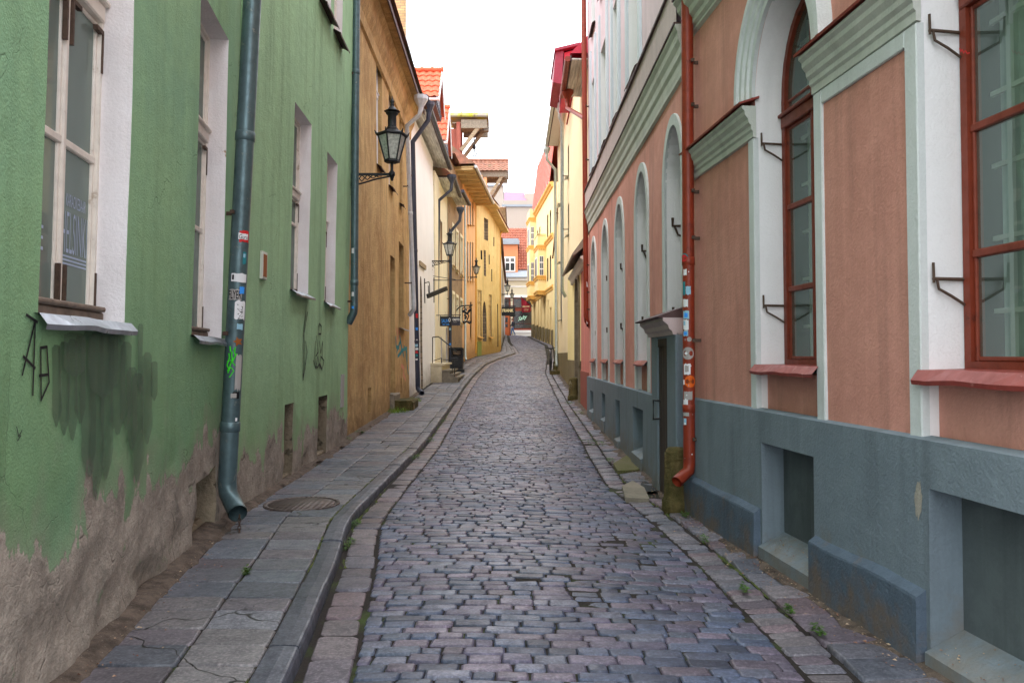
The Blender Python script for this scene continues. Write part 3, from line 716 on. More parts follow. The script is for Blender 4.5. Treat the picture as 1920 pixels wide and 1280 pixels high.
# --- road: joint soil sheet + setts
st = Stones()
mb_y = [i*.5 for i in range(-4, 170)]
for a, b in zip(mb_y, mb_y[1:]):
    xs0 = [lerp(kx(a)-.02, rg(a)+.25, i/12) for i in range(13)]; xs1 = [lerp(kx(b)-.02, rg(b)+.25, i/12) for i in range(13)]
    for i in range(12):
        n0 = len(st.v); st.v += [(X_, Y_, roadz(X_, Y_)-.012+.013*max(0, noise.noise(Vector((X_*1.1, Y_*.7, 41))))+(.014*max(0, 1-math.hypot(X_-1.0, (Y_-6.6)/1.6)*1.6))) for X_, Y_ in ((xs0[i], a), (xs0[i+1], a), (xs1[i+1], b), (xs1[i], b))]
        st.f.append((n0, n0+1, n0+2, n0+3)); st.c += [(.1,.1,.1,1)]*4; st.mi.append(1)
Y = 1.2; row = 0
while Y < 83:
    dep = random.uniform(.085, .112) if Y < 45 else random.uniform(.15, .2); x0, x1 = kx(Y)+.255, rg(Y)-.01
    x = x0-random.uniform(0, .12); skew = .05*math.sin(Y*.35)
    arc = lambda x: Y+skew*(x-x0)+.03*math.sin((x-x0)*1.5+Y*.2)+.006*noise.noise(Vector((x*2.5, Y*3, 5)))
    simple = Y > 40
    while x < x1-.05:
        L = random.uniform(.15, .25) if random.random() < .85 else random.uniform(.09, .14)
        if Y > 45: L *= 1.3
        xe = min(x+L, x1)
        if xe-x > .06 and xe > x0+.04:
            a = max(x, x0)+.003; b = xe-.003; e = random.uniform(.002, .006)
            q = [(a, arc(a)+e), (b, arc(b)+e+random.uniform(-.006,.006)), (b+random.uniform(-.005,.005), arc(b)+dep-e), (a+random.uniform(-.005,.005), arc(a)+dep-e+random.uniform(-.004,.004))]
            st.stone(q, roadz, r=.008, inset=.008, crown=.0025, drop=.0065, col=random.choice(PAL), tilt=.0032, simple=simple)
        x = xe
    Y += dep; row += 1
# edge course of longer flat stones along the kerb
Y = 1.2
while Y < 60:
    L = random.uniform(.2, .34); a0, a1 = kx(Y)+.035, kx(Y+L)+.035; w = random.uniform(.195, .215)
    st.stone([(a0, Y+.006), (a0+w, Y+.006), (a1+w, Y+L-.006), (a1, Y+L-.006)], roadz, r=.02, inset=.012, crown=.002, drop=.01, col=random.choice([lin(112,98,104), lin(104,98,106), lin(96,94,104), lin(112,104,108)]), tilt=.003, simple=Y > 35)
    Y += L
st.build('road', [M['setts'], M['soil']], kind='structure')
# --- right-hand strip: gutter course and slabs up to the walls
st = Stones()
def rz(x, Y):
    t = max(0, x-rg(Y)); return gz(Y)-.018+.05*min(t, .8)+.006*noise.noise(Vector((x*2, Y*2, 3)))
for a, b in zip(mb_y, mb_y[1:]):
    for i in range(4):
        p = [(lerp(rg(a)-.1, rw(a)+.15, i/4), a), (lerp(rg(a)-.1, rw(a)+.15, (i+1)/4), a), (lerp(rg(b)-.1, rw(b)+.15, (i+1)/4), b), (lerp(rg(b)-.1, rw(b)+.15, i/4), b)]
        n0 = len(st.v); st.v += [(x, y, rz(x, y)-.022) for x, y in p]; st.f.append((n0, n0+1, n0+2, n0+3)); st.c += [(.1,.1,.1,1)]*4; st.mi.append(1)
PIT = (1.30, 1.62, 8.35, 8.85)
Y = 1.2
while Y < 40:
    L = random.uniform(.09, .14); a0, a1 = rg(Y)+.012, rg(Y+L)+.012; w = random.uniform(.19, .22)
    st.stone([(a0, Y+.005), (a0+w, Y+.005+random.uniform(-.01,.01)), (a1+w, Y+L-.005), (a1, Y+L-.005)], rz, r=.01, inset=.008, crown=.002, drop=.008, col=random.choice(PALR), tilt=.005, simple=Y > 30)
    Y += L
Y = 1.2
while Y < 80:
    L = random.uniform(.2, .34); x = rg(Y)+.25; xe = rw(Y)-.08
    nn = max(1, round((xe-x)/.27))
    for i in range(nn):
        a = lerp(x, xe, i/nn)+random.uniform(-.015,.015)*(i > 0); b = lerp(x, xe, (i+1)/nn)
        if PIT[2]-.1 < Y < PIT[3] and a < PIT[1] and b > PIT[0]: continue
        d0 = random.uniform(-.012, .012)
        st.stone([(a+.004, Y+.004+d0), (b-.004, Y+.004+d0), (b-.004+random.uniform(-.006,.006), Y+L-.004+d0), (a+.004, Y+L-.004+d0)], rz, r=.013, inset=.009, crown=.003, drop=.009, col=random.choice(PALR), tilt=.006, simple=Y > 35)
    Y += L
# dirt and grit washed against the right walls
for a, b in zip(mb_y[4:], mb_y[5:]):
    if a > 34: break
    for k in range(5):
        ya, yb = lerp(a, b, k/5), lerp(a, b, (k+1)/5); f = lambda y: .17+.07*noise.noise(Vector((y*2.2, 0, 7)))
        n0 = len(st.v); st.v += [(rw(ya)-f(ya), ya, rz(rw(ya), ya)-.012), (rw(ya)+.1, ya, rz(rw(ya), ya)+.045), (rw(yb)+.1, yb, rz(rw(yb), yb)+.045), (rw(yb)-f(yb), yb, rz(rw(yb), yb)-.012)]
        st.f.append((n0, n0+1, n0+2, n0+3)); st.c += [(.1,.1,.1,1)]*4; st.mi.append(2)
st.build('pavement', [M['rslabs'], M['soil'], M['grit']], kind='structure')
# --- left pavement slabs
st = Stones()
lz = lambda x, Y: gz(Y)+.12+.012*noise.noise(Vector((x*.9, Y*.7, 11)))
for a, b in zip(mb_y, mb_y[1:]):
    for i in range(4):
        p = [(lerp(lw(a)-.15, kx(a)-.1, i/4), a), (lerp(lw(a)-.15, kx(a)-.1, (i+1)/4), a), (lerp(lw(b)-.15, kx(b)-.1, (i+1)/4), b), (lerp(lw(b)-.15, kx(b)-.1, i/4), b)]
        n0 = len(st.v); st.v += [(x, y, lz(x, y)-.014) for x, y in p]; st.f.append((n0, n0+1, n0+2, n0+3)); st.c += [(.1,.1,.1,1)]*4; st.mi.append(1)
Y = .6
while Y < 83:
    L = random.uniform(.22, .33); xi0, xi1 = kx(Y)-.162, kx(Y+L)-.162; w0, w1 = lw(Y), lw(Y+L)
    gap = .09; full = xi0-w0-gap; cw = .385 if full < 1.0 else .46
    nn = max(2, round(full/cw)) if full > .3 else 1
    for i in range(nn):
        if Y > 26 and random.random() < .0: continue
        d0 = .0
        a0, b0 = lerp(w0+gap, xi0, i/nn), lerp(w0+gap, xi0, (i+1)/nn); a1, b1 = lerp(w1+gap, xi1, i/nn), lerp(w1+gap, xi1, (i+1)/nn)
        so = .17*((i*7) % 3)*0
        st.stone([(a0+.006, Y+.006), (b0-.006, Y+.006+random.uniform(-.006,.006)), (b1-.006, Y+L-.006), (a1+.006, Y+L-.006)], lz, r=.012, inset=.008, crown=.0, drop=.009, h=.03, col=random.choice(PALS), tilt=.0022, simple=Y > 30)
    Y += L
for a, b in zip(mb_y[3:], mb_y[4:]):
    if a > 24: break
    for k in range(6):
        ya, yb = lerp(a, b, k/6), lerp(a, b, (k+1)/6); f = lambda y: .11+.1*noise.noise(Vector((y*1.7, 0, 17)))+.04*noise.noise(Vector((y*7, 0, 17)))
        n0 = len(st.v); P = []
        for y in (ya, yb): P.append([(lw(y)-.1, y, lz(lw(y), y)+.05), (lw(y)+.06, y, lz(lw(y), y)+.022), (lw(y)+f(y), y, lz(lw(y), y)-.006)])
        st.v += P[0]+P[1]; st.f += [(n0, n0+1, n0+4, n0+3), (n0+1, n0+2, n0+5, n0+4)]; st.c += [(.1,.1,.1,1)]*6; st.mi += [2, 2]
st.build('pavement', [M['slabs'], M['soil'], M['grit']], kind='structure')
# --- kerb stones
st = Stones(); Y = .8
while Y < 82:
    L = random.uniform(.8, 1.25); k = max(2, int(L/.35)); col = random.choice([lin(90,94,104), lin(98,98,104), lin(82,86,96)])
    v_ = random.uniform(.9, 1.1); jz = random.uniform(-.008, .008); n0 = len(st.v); prof = [(.004, -.08), (-.002, .05), (-.006, .1), (-.014, .116), (-.024, .12), (-.08, .124), (-.148, .122), (-.156, .114), (-.158, .0)]
    for i in range(k+1):
        y = Y+.008+(L-.016)*i/k
        for o, z in prof: st.v.append((kx(y)+o+.006*noise.noise(Vector((y*3, o*20, 3))), y, gz(y)+z+jz+.004*noise.noise(Vector((y*4, o*9, 1))))); st.c.append((col[0]*v_, col[1]*v_, col[2]*v_, 1))
    m_ = len(prof)
    for i in range(k):
        for j in range(m_-1): st.f.append((n0+i*m_+j, n0+(i+1)*m_+j, n0+(i+1)*m_+j+1, n0+i*m_+j+1))
    st.f.append(tuple(n0+j for j in range(m_))); st.f.append(tuple(n0+k*m_+j for j in range(m_-1, -1, -1)))
    st.mi += [0]*(len(st.f)-len(st.mi)); Y += L
st.build('kerb', [M['kerb']], kind='structure')
# ================================================================== LEFT SIDE
def holes_of(W, specs):
    out = []
    for xf, xn, yt, yb in specs:
        ym = (yt+yb)/2; ua = W.u(xn, ym); ub = W.u(xf, ym); out.append((min(ua, ub), max(ua, ub), W.zz(xf, yb), W.zz(xf, yt)))
    return out
def house(name, W, loc_u, label, cat='house'):
    p = W.p(loc_u, 0); return thing(name, (p.x, p.y, gz(p.y)), label, cat)
# ---------------------------------------------------------------- green house (two wings)
S1 = Wall((-1.50, .5), (-2.475, 7.0), 'L', .02, .012, .048, 1)
S2 = Wall((-2.43, 6.98), (-2.65, 12.8), 'L', .016, .014, .03, 2)
gh = house('green_house', S1, S1.L, 'long green plastered house peeling at its foot, along the left pavement')
w1 = holes_of(S1, [(246, 84, -260, 604), (421, 367, 90, 640)])
w1 = [(a, b, c, 4.08) for a, b, c, d in w1]
w1[1] = (w1[1][0], w1[1][1], 1.63, 4.08); w1[0] = (w1[0][0], w1[0][1], 1.66, 4.08)
base1 = holes_of(S1, [(404, 367, 872, 1010)])
hol = [rect(*w) for w in w1]+[[(base1[0][0], -.05), (base1[0][1], -.05), (base1[0][1], base1[0][3]), (base1[0][0]+.03, base1[0][3]-.05)]]
out1 = rect(0, S1.L, -.35, 11.5)
mb = MB(); sheet(mb, S1, out1, hol, step=.3, fine=.065); shell(mb, S1, out1, 3.0); mb.build('wall', M['green'], gh)
b2 = holes_of(S2, [(548, 531, 755, 893), (612, 595, 740, 850)])
w2 = holes_of(S2, [(581, 548, 230, 556), (630, 611, 305, 574)])
up2 = holes_of(S2, [(622, 600, -260, 78), (643, 627, -200, 122)])
up2 = [(a, b, 6.02, 8.2) for a, b, c, d in up2]
hol2 = [rect(*w) for w in w2+up2]+[rect(a, b, c-.1, d) for a, b, c, d in b2]
out2 = rect(0, S2.L, -.35, 11.5)
mb = MB(); sheet(mb, S2, out2, hol2, step=.3, fine=.1); shell(mb, S2, out2, 3.0); mb.build('wall', M['green_far'], gh)
mb = MB()
for W_ in (S1, S2): mb.quad(W_.p(0, 11.5, .4), W_.p(W_.L, 11.5, .4), W_.p(W_.L, 14, -3), W_.p(0, 14, -3))
mb.build('roof', M['tile_old'], gh)
def reveals(W, root, polys, d, m, **k):
    for q in polys: mb = MB(); reveal(mb, W, q, d, **k); mb.build('reveal', M[m], root)
for W_, lst, d in ((S1, w1, .16), (S2, w2, .15), (S2, up2, .1)): reveals(W_, gh, [rect(*w) for w in lst], d+.02, 'reveal_l')
um0 = S1.u(116, 300, -.16)
for w in w1:
    um = um0 if w is w1[0] else (w[0]+w[1])/2
    window(S1, gh, *w, .16, 'wood_white', fw=.024, mull=[um], rails=[2.5], trans=[3.27], curtain=[(.0,.3),(.34,1.0)], sill=('zinc_sill', .045, .03), hinges=True)
for w in w2:
    um = (w[0]+w[1])/2
    window(S2, gh, *w, .15, 'wood_white', fw=.035, mull=[um], rails=[w[2]+.85], trans=[w[3]-.9], curtain=[(.0,.48),(.52,1)], sill=('zinc_sill', .07, .03), hinges=True)
for w in up2: window(S2, gh, *w, .1, 'wood_white', fw=.06, mull=[(w[0]+w[1])/2], trans=[w[3]-.7], curtain=[(.0,1)], sill=('dark_flash', .1, .04))
# old timber sill boards under the two near windows
for w in w1:
    mb = MB(); wbox(mb, S1, w[0]+.01, w[1]-.03, w[2]-.005, w[2]+.06, -.17, -.09, bev=.01); wbox(mb, S1, w[0]+.01, w[1]-.06, w[2]+.06, w[2]+.085, -.17, -.07, bev=.008); mb.build('sill_board', M['wood_grey'], gh)
# lettering on the panes
w = w1[0]; um = um0
def s1text(name, s, u0, u1, z0, z1, m, bold=0.0, shear=0):
    mb = MB(); O = S1.p(u0, z0, -.1735); text_on(mb, s, O, S1.p(u1, z0, -.1735)-O, S1.p(u0, z1, -.1735)-O, bold, shear); return mb.build(name, m, gh)
ua, ub = um+.05, w[1]-.06
M['window_print'] = flat('window_print', lin(176,190,214), .7)
s1text('lettering', 'KARAOKEBAAR', ua+.05, ub-.03, 2.215, 2.275, M['window_print'])
s1text('lettering', 'HELSINKI', ua+.005, ub, 1.99, 2.19, M['window_print'], -.012)
mb = MB()
for k in range(3): wbox(mb, S1, ua+.005, ub, 1.935+.018*k, 1.943+.018*k, -.1755, -.1735)
mb.build('lettering', M['window_print'], gh)
s1text('lettering', 'KE', um-.32, um-.14, 1.97, 2.08, M['window_print'])
# cellar openings
mb = MB(); a, b, c, d = base1[0]; reveal(mb, S1, rect(a, b, -.05, d), .34); o = mb.build('cellar_opening', M['stone'], gh); mb = MB(); mb.quad(*[S1.p(u, z, -.3) for u, z in rect(a, b, -.05, d)]); mb.build('opening_shade_sheet', M['dark_in'], o); mb = MB(); wbox(mb, S1, a+.01, b-.02, .0, .2, -.29, -.08, bev=.03); mb.build('rubble_sill', M['stone'], o)  # dark sheet stands in for the deep shade in the opening
for a, b, c, d in b2:
    mb = MB(); reveal(mb, S2, rect(a, b, c-.1, d), .3); mb.quad(*[S2.p(u, z, -.3) for u, z in rect(a, b, c-.1, d)]); o = mb.build('cellar_opening', M['stone'], gh)
    l = MB(); wbox(l, S2, a+.01, b-.01, d-.2, d-.01, -.28, -.1, bev=.02); wbox(l, S2, a, b, c-.1, c+.06, -.28, -.02, bev=.02); l.build('lintel', M['stone'], o)
    dk = MB(); dk.quad(*[S2.p(u, z, -.27) for u, z in rect(a+.03, b-.02, c+.06, d-.2)]); dk.build('opening_shade_sheet', M['dark_in'], o)  # dark sheet again for the shade at the back of the opening
# grey-green overpaint: overlapping vertical brush strokes with thin, dry edges
mb = MB(); cols_ = []; nu_, nz_ = 6, 22
for si, (x, y0, y1, w) in enumerate([(185,150,430,36),(210,140,460,42),(237,130,478,40),(262,120,420,44),(290,105,600,64),(318,105,680,58),(350,105,610,54),(385,105,460,64),(412,140,440,44),(432,225,510,42),(452,245,620,48),(459,80,320,22),(482,175,490,42),(506,205,340,28),(235,110,260,90),(330,110,330,120)]):
    ua, zt_ = S1.uv(x/1.783, 562+y0/1.783); ub, zb_ = S1.uv(x/1.783, 562+y1/1.783); hw = abs(S1.u((x+w/2)/1.783, 800)-S1.u((x-w/2)/1.783, 800))/2; n0 = len(mb.v); vs = []
    for j in range(nz_+1):
        t = j/nz_; z = lerp(zt_, zb_, t); tap = min(1, (1-t)/.22+.12)*min(1, t/.06+.5)
        for i in range(nu_+1):
            q = i/nu_*2-1; u = lerp(ua, ub, t)+q*hw*tap*(1+.25*noise.noise(Vector((x, z*5, q)))); vs.append(S1.p(u, z+.02*noise.noise(Vector((q*3, x, 1)))*t, .004+.0012*si, True)); cols_.append((max(0, 1-abs(q)**3)*min(1, (1-t)/.05), .75-.25*abs(t-.4), 0, 1))
    mb.add(vs, [(j*(nu_+1)+i, j*(nu_+1)+i+1, (j+1)*(nu_+1)+i+1, (j+1)*(nu_+1)+i) for j in range(nz_) for i in range(nu_)], smooth=True)
pp_ = mb.build('paint_patch', M['patch'], gh)
ca = pp_.data.color_attributes.new('Col', 'FLOAT_COLOR', 'POINT'); ca.data.foreach_set('color', np.array(cols_, 'f').ravel())
strokes(S1, 'graffiti', M['inkb'], gh, [[(45,590),(66,604)],[(62,600),(38,702)],[(62,600),(58,740)],[(40,668),(62,690)],[(72,652),(84,650),(88,716),(73,750),(72,655)],[(70,704),(86,702)]], .012)
strokes(S2, 'graffiti', M['spray'], gh, [[(573,572),(568,620),(570,690),(566,706),(567,630),(575,585)],[(571,640),(574,660),(566,712)]], .022)
strokes(S2, 'graffiti', M['spray'], gh, [[(598,606),(602,612),(601,626),(596,626),(596,612),(598,606)],[(590,640),(588,670),(592,690)],[(592,630),(595,660),(590,668)],[(598,640),(600,662),(604,640),(603,670)],[(586,676),(590,690),(594,668),(598,690)],[(600,668),(606,676),(602,692),(598,680),(600,668)],[(592,690),(597,682),(602,694)]], .022)
strokes(S1, 'graffiti', M['spray'], gh, [[(28,800),(32,818),(38,806)],[(30,826),(36,816)]], .006)
# small fittings fixed to the wall
def plate(W, x0, x1, y0, y1, name, m, root, out=.02):
    u0, z1 = W.uv(x0, y0); u1, z0 = W.uv(x1, y1); mb = MB(); wbox(mb, W, u0, u1, z0, z1, -.02, out, bev=.004); return mb.build(name, m, root)
o = plate(S2, 488, 496, 470, 525, 'meter_cover', M['curtain_w'], gh, .025); 
u0, z1 = S2.uv(489.6, 476); u1, z0 = S2.uv(494.6, 520); mb = MB(); wbox(mb, S2, u0, u1, z0, z1, .02, .029); mb.build('cover_panel', M['brownp'], o)
plate(S2, 638.5, 642.5, 702, 762, 'wall_plaque', M['greyp'], gh, .02)
# ---------------------------------------------------------------- ochre house
O = Wall((-2.70, 12.82), (-2.82, 22.0), 'L', -.004, .02, .02, 3)
oh = house('ochre_house', O, O.L/2, 'rough ochre stucco house with a deep coved eave, beside the green house')
zt = 8.2
wo = holes_of(O, [(716, 706, 105, 288), (737, 729, 175, 340), (753, 749, 235, 372)])
wo = [(wo[0][0], wo[0][1], 5.4, 7.6), (wo[1][0], wo[1][1], 5.35, 7.6), (wo[2][0], wo[2][1], 5.3, 7.5)]
dr = holes_of(O, [(741, 732, 486, 738)])[0]; rc = holes_of(O, [(757, 748, 462, 617)])[0]; ce = holes_of(O, [(696, 690, 726, 772)])[0]; c2_ = holes_of(O, [(753.5,750.5,708,735)])[0]
lst = wo+[dr, rc, ce, c2_]
mb = MB(); out = rect(0, O.L, -.3, zt); sheet(mb, O, out, [rect(*w) for w in lst], step=.3, fine=.15); shell(mb, O, out, 3); mb.build('wall', M['ochre'], oh)
reveals(O, oh, [rect(*w) for w in lst if w not in (ce, c2_)], .24, 'ochre')
for w in (ce, c2_): mb = MB(); reveal(mb, O, rect(*w), .24); mb.quad(*[O.p(u, z, -.24) for u, z in rect(*w)]); mb.build('cellar_opening', M['ochre'], oh)
for w in wo: window(O, oh, *w, .1, 'white_trim', fw=.06, mull=[(w[0]+w[1])/2], trans=[w[3]-.6], curtain=[(0,1)], sill=('dark_flash', .1, .05))
window(O, oh, *rc, .2, 'wood_grey', fw=.07, mull=[(rc[0]+rc[1])/2], curtain=[(0,1)], sill=('zinc_sill', .12, .03))
mb = MB(); u0, u1, z0, z1 = dr
wbox(mb, O, u0, u1, z0, z1, -.26, -.2)
for k in range(4): wbox(mb, O, lerp(u0, u1, k/4)+.01, lerp(u0, u1, (k+1)/4)-.01, z0+.05, z1-.05, -.2, -.185)
d_ = mb.build('door', M['door'], oh); mb = MB(); mb.tube([O.p(u1-.1, z0+1.0, -.18), O.p(u1-.1, z0+1.0, -.12), O.p(u1-.22, z0+1.0, -.12)], .012, 8); mb.build('handle', M['iron'], d_)
# coved eave
prof = [(0, zt-.75), (.05, zt-.72), (.06, zt-.5), (.14, zt-.32), (.17, zt-.12), (.24, zt-.02), (.24, zt+.02), (-.1, zt+.02), (-.1, zt-.7)]
mb = MB(); wprofile(mb, O, -.1, O.L+.1, prof, steps=24); mb.build('cornice', M['ochre'], oh)
eave(O, oh, -.15, O.L+.15, zt+.02, .4, 'ochre', th=.08, gut=False)
slope(O, oh, -.15, O.L+.15, zt+.15, .5, 4, 4, 'tile_old')
# chimney stack behind the eave
a_ = at(765, 120, 24.5); mb = MB(); zc0 = at(765, 150, 24.5).z; mb.box((a_.x-.45, a_.y, (zc0+14)/2), (.9, .9, 14-zc0+6)); mb.box((a_.x-.42, a_.y-.03, 5), (1.0, 1.0, 9.2)); mb.build('chimney', M['brick'], oh)
mb = MB(); mb.box((a_.x+.03, a_.y, 11.2), (.07, .95, 6)); mb.build('chimney_flashing', M['pipe_galv'], oh)
strokes(O, 'graffiti', M['teal'], oh, [[(742,632),(743,650),(748,652)],[(749,630),(752,650),(751,664)],[(744,660),(750,640),(756,668)],[(757,650),(762,660),(763,676)],[(760,660),(765,700)],[(746,668),(754,656),(762,652)]], .09)
M['rosep'] = flat('faded_rose_paint', lin(208,140,112), .9)
strokes(O, 'graffiti', M['rosep'], oh, [[(744,616),(746,630),(744,640)],[(748,618),(750,632)],[(752,685),(757,690),(756,702),(760,712)]], .1, .006)
# ---------------------------------------------------------------- white house
Wt = Wall((-2.82, 22.02), (-2.79, 29.2), 'L', -.012, .02, .03, 4)
wh = house('white_house', Wt, Wt.L/2, 'narrow white limewashed house under an orange tiled dormer on the left')
zw = Wt.zz(800, 275)
mb = MB(); out = rect(0, Wt.L, -.2, zw); aw = holes_of(Wt, [(792, 788, 520, 735)])[0]
mb2 = archp(aw[0], aw[1]-.02, aw[2]-.2, aw[3]-.6, aw[3]); sheet(mb, Wt, out, [mb2], step=.3); shell(mb, Wt, out, 3); mb.build('wall', M['white_l'], wh)
mb = MB(); reveal(mb, Wt, mb2, .35); mb.add([Wt.p(a, b, -.35) for a, b in mb2], [tuple(range(len(mb2)))]); mb.build('stone_doorway', M['brick_grey'], wh)
eave(Wt, wh, 0, Wt.L+1.4, zw+.05, .45, 'soffit_grey', boards=5, gutmat='pipe_dark', rise=.1)
slope(Wt, wh, 0, Wt.L+1.4, zw+.15, .5, 3.5, 4, 'tile')
u0, z0 = Wt.uv(785, 493); u1, z1 = Wt.uv(796, 505)
mb = MB(); mb.bar(Wt.p(u0, z0, .03), Wt.p(u1, z1+.05, .03), .06, .14); mb.build('sloping_ledge', M['beam'], wh)
mb = MB(); u, z = Wt.uv(799, 545); mb.bar(Wt.p(u-.5, z-.22, .1), Wt.p(u+.3, z+.1, .65), .08, .14); a = Wt.p(u, z, .02); mb.tube([Wt.p(u-.6, z+.35, .02), Wt.p(u-.6, z-.45, .02)], .015, 6); mb.tube([Wt.p(u-.6, z+.2, .02)]+[Wt.p(u-.5+.2*math.sin(t), z+.05+.2*math.cos(t), .15) for t in (0,.8,1.6,2.4,3.2,4.2,5)], .014, 6); mb.build('flag_bracket', M['black_iron'], wh)
def dormer(root, x0, x1, yr, ye, D, gable, depth, yb, nx, ny):
    """tiled dormer: ridge along X, one slope facing the viewer, slate cheek to the street"""
    a = at(x0, yr, D); b = at(x1, yr, D); zr = a.z; c = at(x0, ye, D-depth); ex = Vector((b.x-a.x, 0, 0)); ey = Vector((0, -depth, c.z-zr))
    mb = tileroof(a, ex, ey, nx, ny); r = mb.build('dormer_roof', M['tile'], root)
    mb = MB(); mb.quad(a, b, b+Vector((0, depth, c.z-zr)), a+Vector((0, depth, c.z-zr))); mb.build('dormer_far_slope', M['tile'], root)
    mb = MB(); mb.tube([a+Vector((0,0,.05)), b+Vector((.02,0,.05))], .09, 8)
    for k in range(1, int(nx/1.5)+1): q = a.lerp(b, k/(nx/1.5)); mb.tube([q+Vector((-.02,0,.055)), q+Vector((.05,0,.055))], .105, 8)
    mb.build('ridge_tile', M['tile'], r)
    zb = at(x0, yb, D).z; e = .12; xx = b.x-.12
    mb = MB(); P = [(xx, D-depth+.15, zb), (xx, D+depth-.15, zb), (xx, D+depth-.15, c.z), (xx, D, zr-.1), (xx, D-depth+.15, c.z)]
    mb.add(P+[(p[0]-2.4, p[1], p[2]) for p in P], [(0,1,2,3,4), (5,9,8,7,6), (0,5,6,1), (0,4,9,5)]); w_ = mb.build('dormer_wall', M['slate'], root)
    mb = MB(); n = 7
    for k in range(n): y = lerp(D-depth+.15, D+depth-.15, (k+.5)/n); mb.box((xx+.015, y, (zb+c.z)/2), (.03, .03, c.z-zb-.03))
    mb.build('batten', M['slate'], w_)
    mb = MB(); mb.bar(b+Vector((0,0,-.08)), b+Vector((0,-depth,c.z-zr-.08)), .03, .16); mb.bar(b+Vector((0,0,-.08)), b+Vector((0,depth,c.z-zr-.08)), .03, .16)
    mb.bar(Vector((a.x, D-depth, c.z-.07)), Vector((b.x, D-depth, c.z-.07)), .1, .07); mb.build('bargeboard', M['white_trim'], root)
dormer(wh, 752, 829, 134, 182, 27.5, None, 1.15, 213, 6, 5)
dormer(wh, 806, 843, 203, 264, 31.5, None, 1.2, 290, 4, 6)
# ---------------------------------------------------------------- cream house with stoop
Cr = Wall((-2.79, 29.22), (-2.76, 34.4), 'L', -.004, .015, .03, 5)
ch = house('cream_house', Cr, Cr.L/2, 'stained cream house behind the stepped stoop and two dark drainpipes on the left')
zc = Cr.zz(830, 352)
wc = [rect(*w) for w in holes_of(Cr, [(829.5, 825.5, 418, 495), (834, 831, 415, 500)])[:1]]; dc = holes_of(Cr, [(839, 836.2, 615, 690)])[0]; dc2 = holes_of(Cr, [(829, 826.5, 632, 684)])[0]
mb = MB(); out = rect(0, Cr.L, -.1, zc); sheet(mb, Cr, out, wc+[rect(*dc), rect(*dc2)], step=.35); shell(mb, Cr, out, 3); mb.build('wall', M['cream_l'], ch)
mb = MB(); 
for q in wc: reveal(mb, Cr, q, .2); mb.quad(*[Cr.p(*p, -.2) for p in q])
mb.build('bricked_window', M['rubble'], ch)
for q, nm in ((dc, 'door'), (dc2, 'door')):
    mb = MB(); wbox(mb, Cr, q[0], q[1], q[2], q[3], -.2, -.1); wbox(mb, Cr, q[0]+.12, q[1]-.12, q[2]+.2, q[2]+1.0, -.1, -.08); wbox(mb, Cr, q[0]+.12, q[1]-.12, q[2]+1.15, q[3]-.15, -.1, -.08); mb.build(nm, M['door'], ch)
    mb = MB(); reveal(mb, Cr, rect(*q), .14); mb.build('reveal', M['reveal_l'], ch)
eave(Cr, ch, 1.5, Cr.L, zc+.05, .5, 'soffit_grey', boards=4, gutmat='pipe_dark')
slope(Cr, ch, 1.5, Cr.L, zc+.15, .55, 3, 3, 'tile_old')
mb = MB(); u, z = Cr.uv(812, 520); mb.tube([Cr.p(u, z, .03), Cr.p(u, z-.9, .03)], .015, 6); mb.tube([Cr.p(u, z-.1, 0), Cr.p(u, z-.1, 1.1)], .014, 6); mb.tube([Cr.p(u, z+.05, 0), Cr.p(u, z-.08, .8)], .01, 6); mb.build('sign_bracket', M['black_iron'], ch)
# ---------------------------------------------------------------- brown rubble house
Rb = Wall((-2.76, 34.42), (-2.5, 40.2), 'L', 0, .03, .03, 6)
rh = house('brown_house', Rb, Rb.L/2, 'bare brown rendered house with cream framed windows left of the orange house')
zr_ = Rb.zz(848, 372)
cols = [(851.5, 847.5), (858.5, 854.5), (866.5, 862.5)]
wr = []
for i, (xf, xn) in enumerate(cols): wr += holes_of(Rb, [(xf, xn, 428+i*10, 500+i*8), (xf, xn, 553+i*6, 598+i*4)])
cellar = holes_of(Rb, [(862, 857, 560, 660)])
mb = MB(); out = rect(0, Rb.L, .2, zr_+1.6); sheet(mb, Rb, out, [rect(*w) for w in wr], step=.35); shell(mb, Rb, out, 3); mb.build('wall', M['rubble'], rh)
for w in wr:
    fm = MB(); frame_ring(fm, Rb, rect(w[0]-.14, w[1]+.14, w[2]-.14, w[3]+.14), rect(*w), -.15, .03); fm.build('window_surround', M['cream_l'], rh)
    window(Rb, rh, *w, .14, 'white_trim', fw=.05, mull=[(w[0]+w[1])/2], rails=[lerp(w[2], w[3], .6)], curtain=[(0,1)], sill=('pipe_ochre', .1, .04))
eave(Rb, rh, 0, Rb.L*.55, zr_, .55, 'soffit_grey', boards=4, gutmat='pipe_dark')
slope(Rb, rh, 0, Rb.L, zr_+1.65, .3, 3, 3, 'tile_old')
# ---------------------------------------------------------------- orange house with hoist
Or = Wall((-2.5, 40.22), (-2.1, 46.0), 'L', 0, .015, .02, 7)
orh = house('orange_house', Or, Or.L/2, 'orange plastered house with a timber hoist gable and broad boarded eave on the left')
zo = Or.zz(880, 366)
wo_ = []
for xf, xn in ((878.5, 876.3), (883, 881), (887.5, 885.8)): wo_ += holes_of(Or, [(xf, xn, 380, 424), (xf, xn, 455, 528)])
wo_ += holes_of(Or, [(884, 881.6, 566, 632)])
mb = MB(); out = rect(0, Or.L, .4, zo+.5); sheet(mb, Or, out, [rect(*w) for w in wo_], step=.4); shell(mb, Or, out, 3); mb.build('wall', M['orange_l'], orh)
for w in wo_: window(Or, orh, *w, .12, 'white_trim', fw=.05, mull=[(w[0]+w[1])/2], rails=[lerp(w[2], w[3], .6)], curtain=[(0,1)], sill=('pipe_ochre', .1, .04))
wbl = MB()
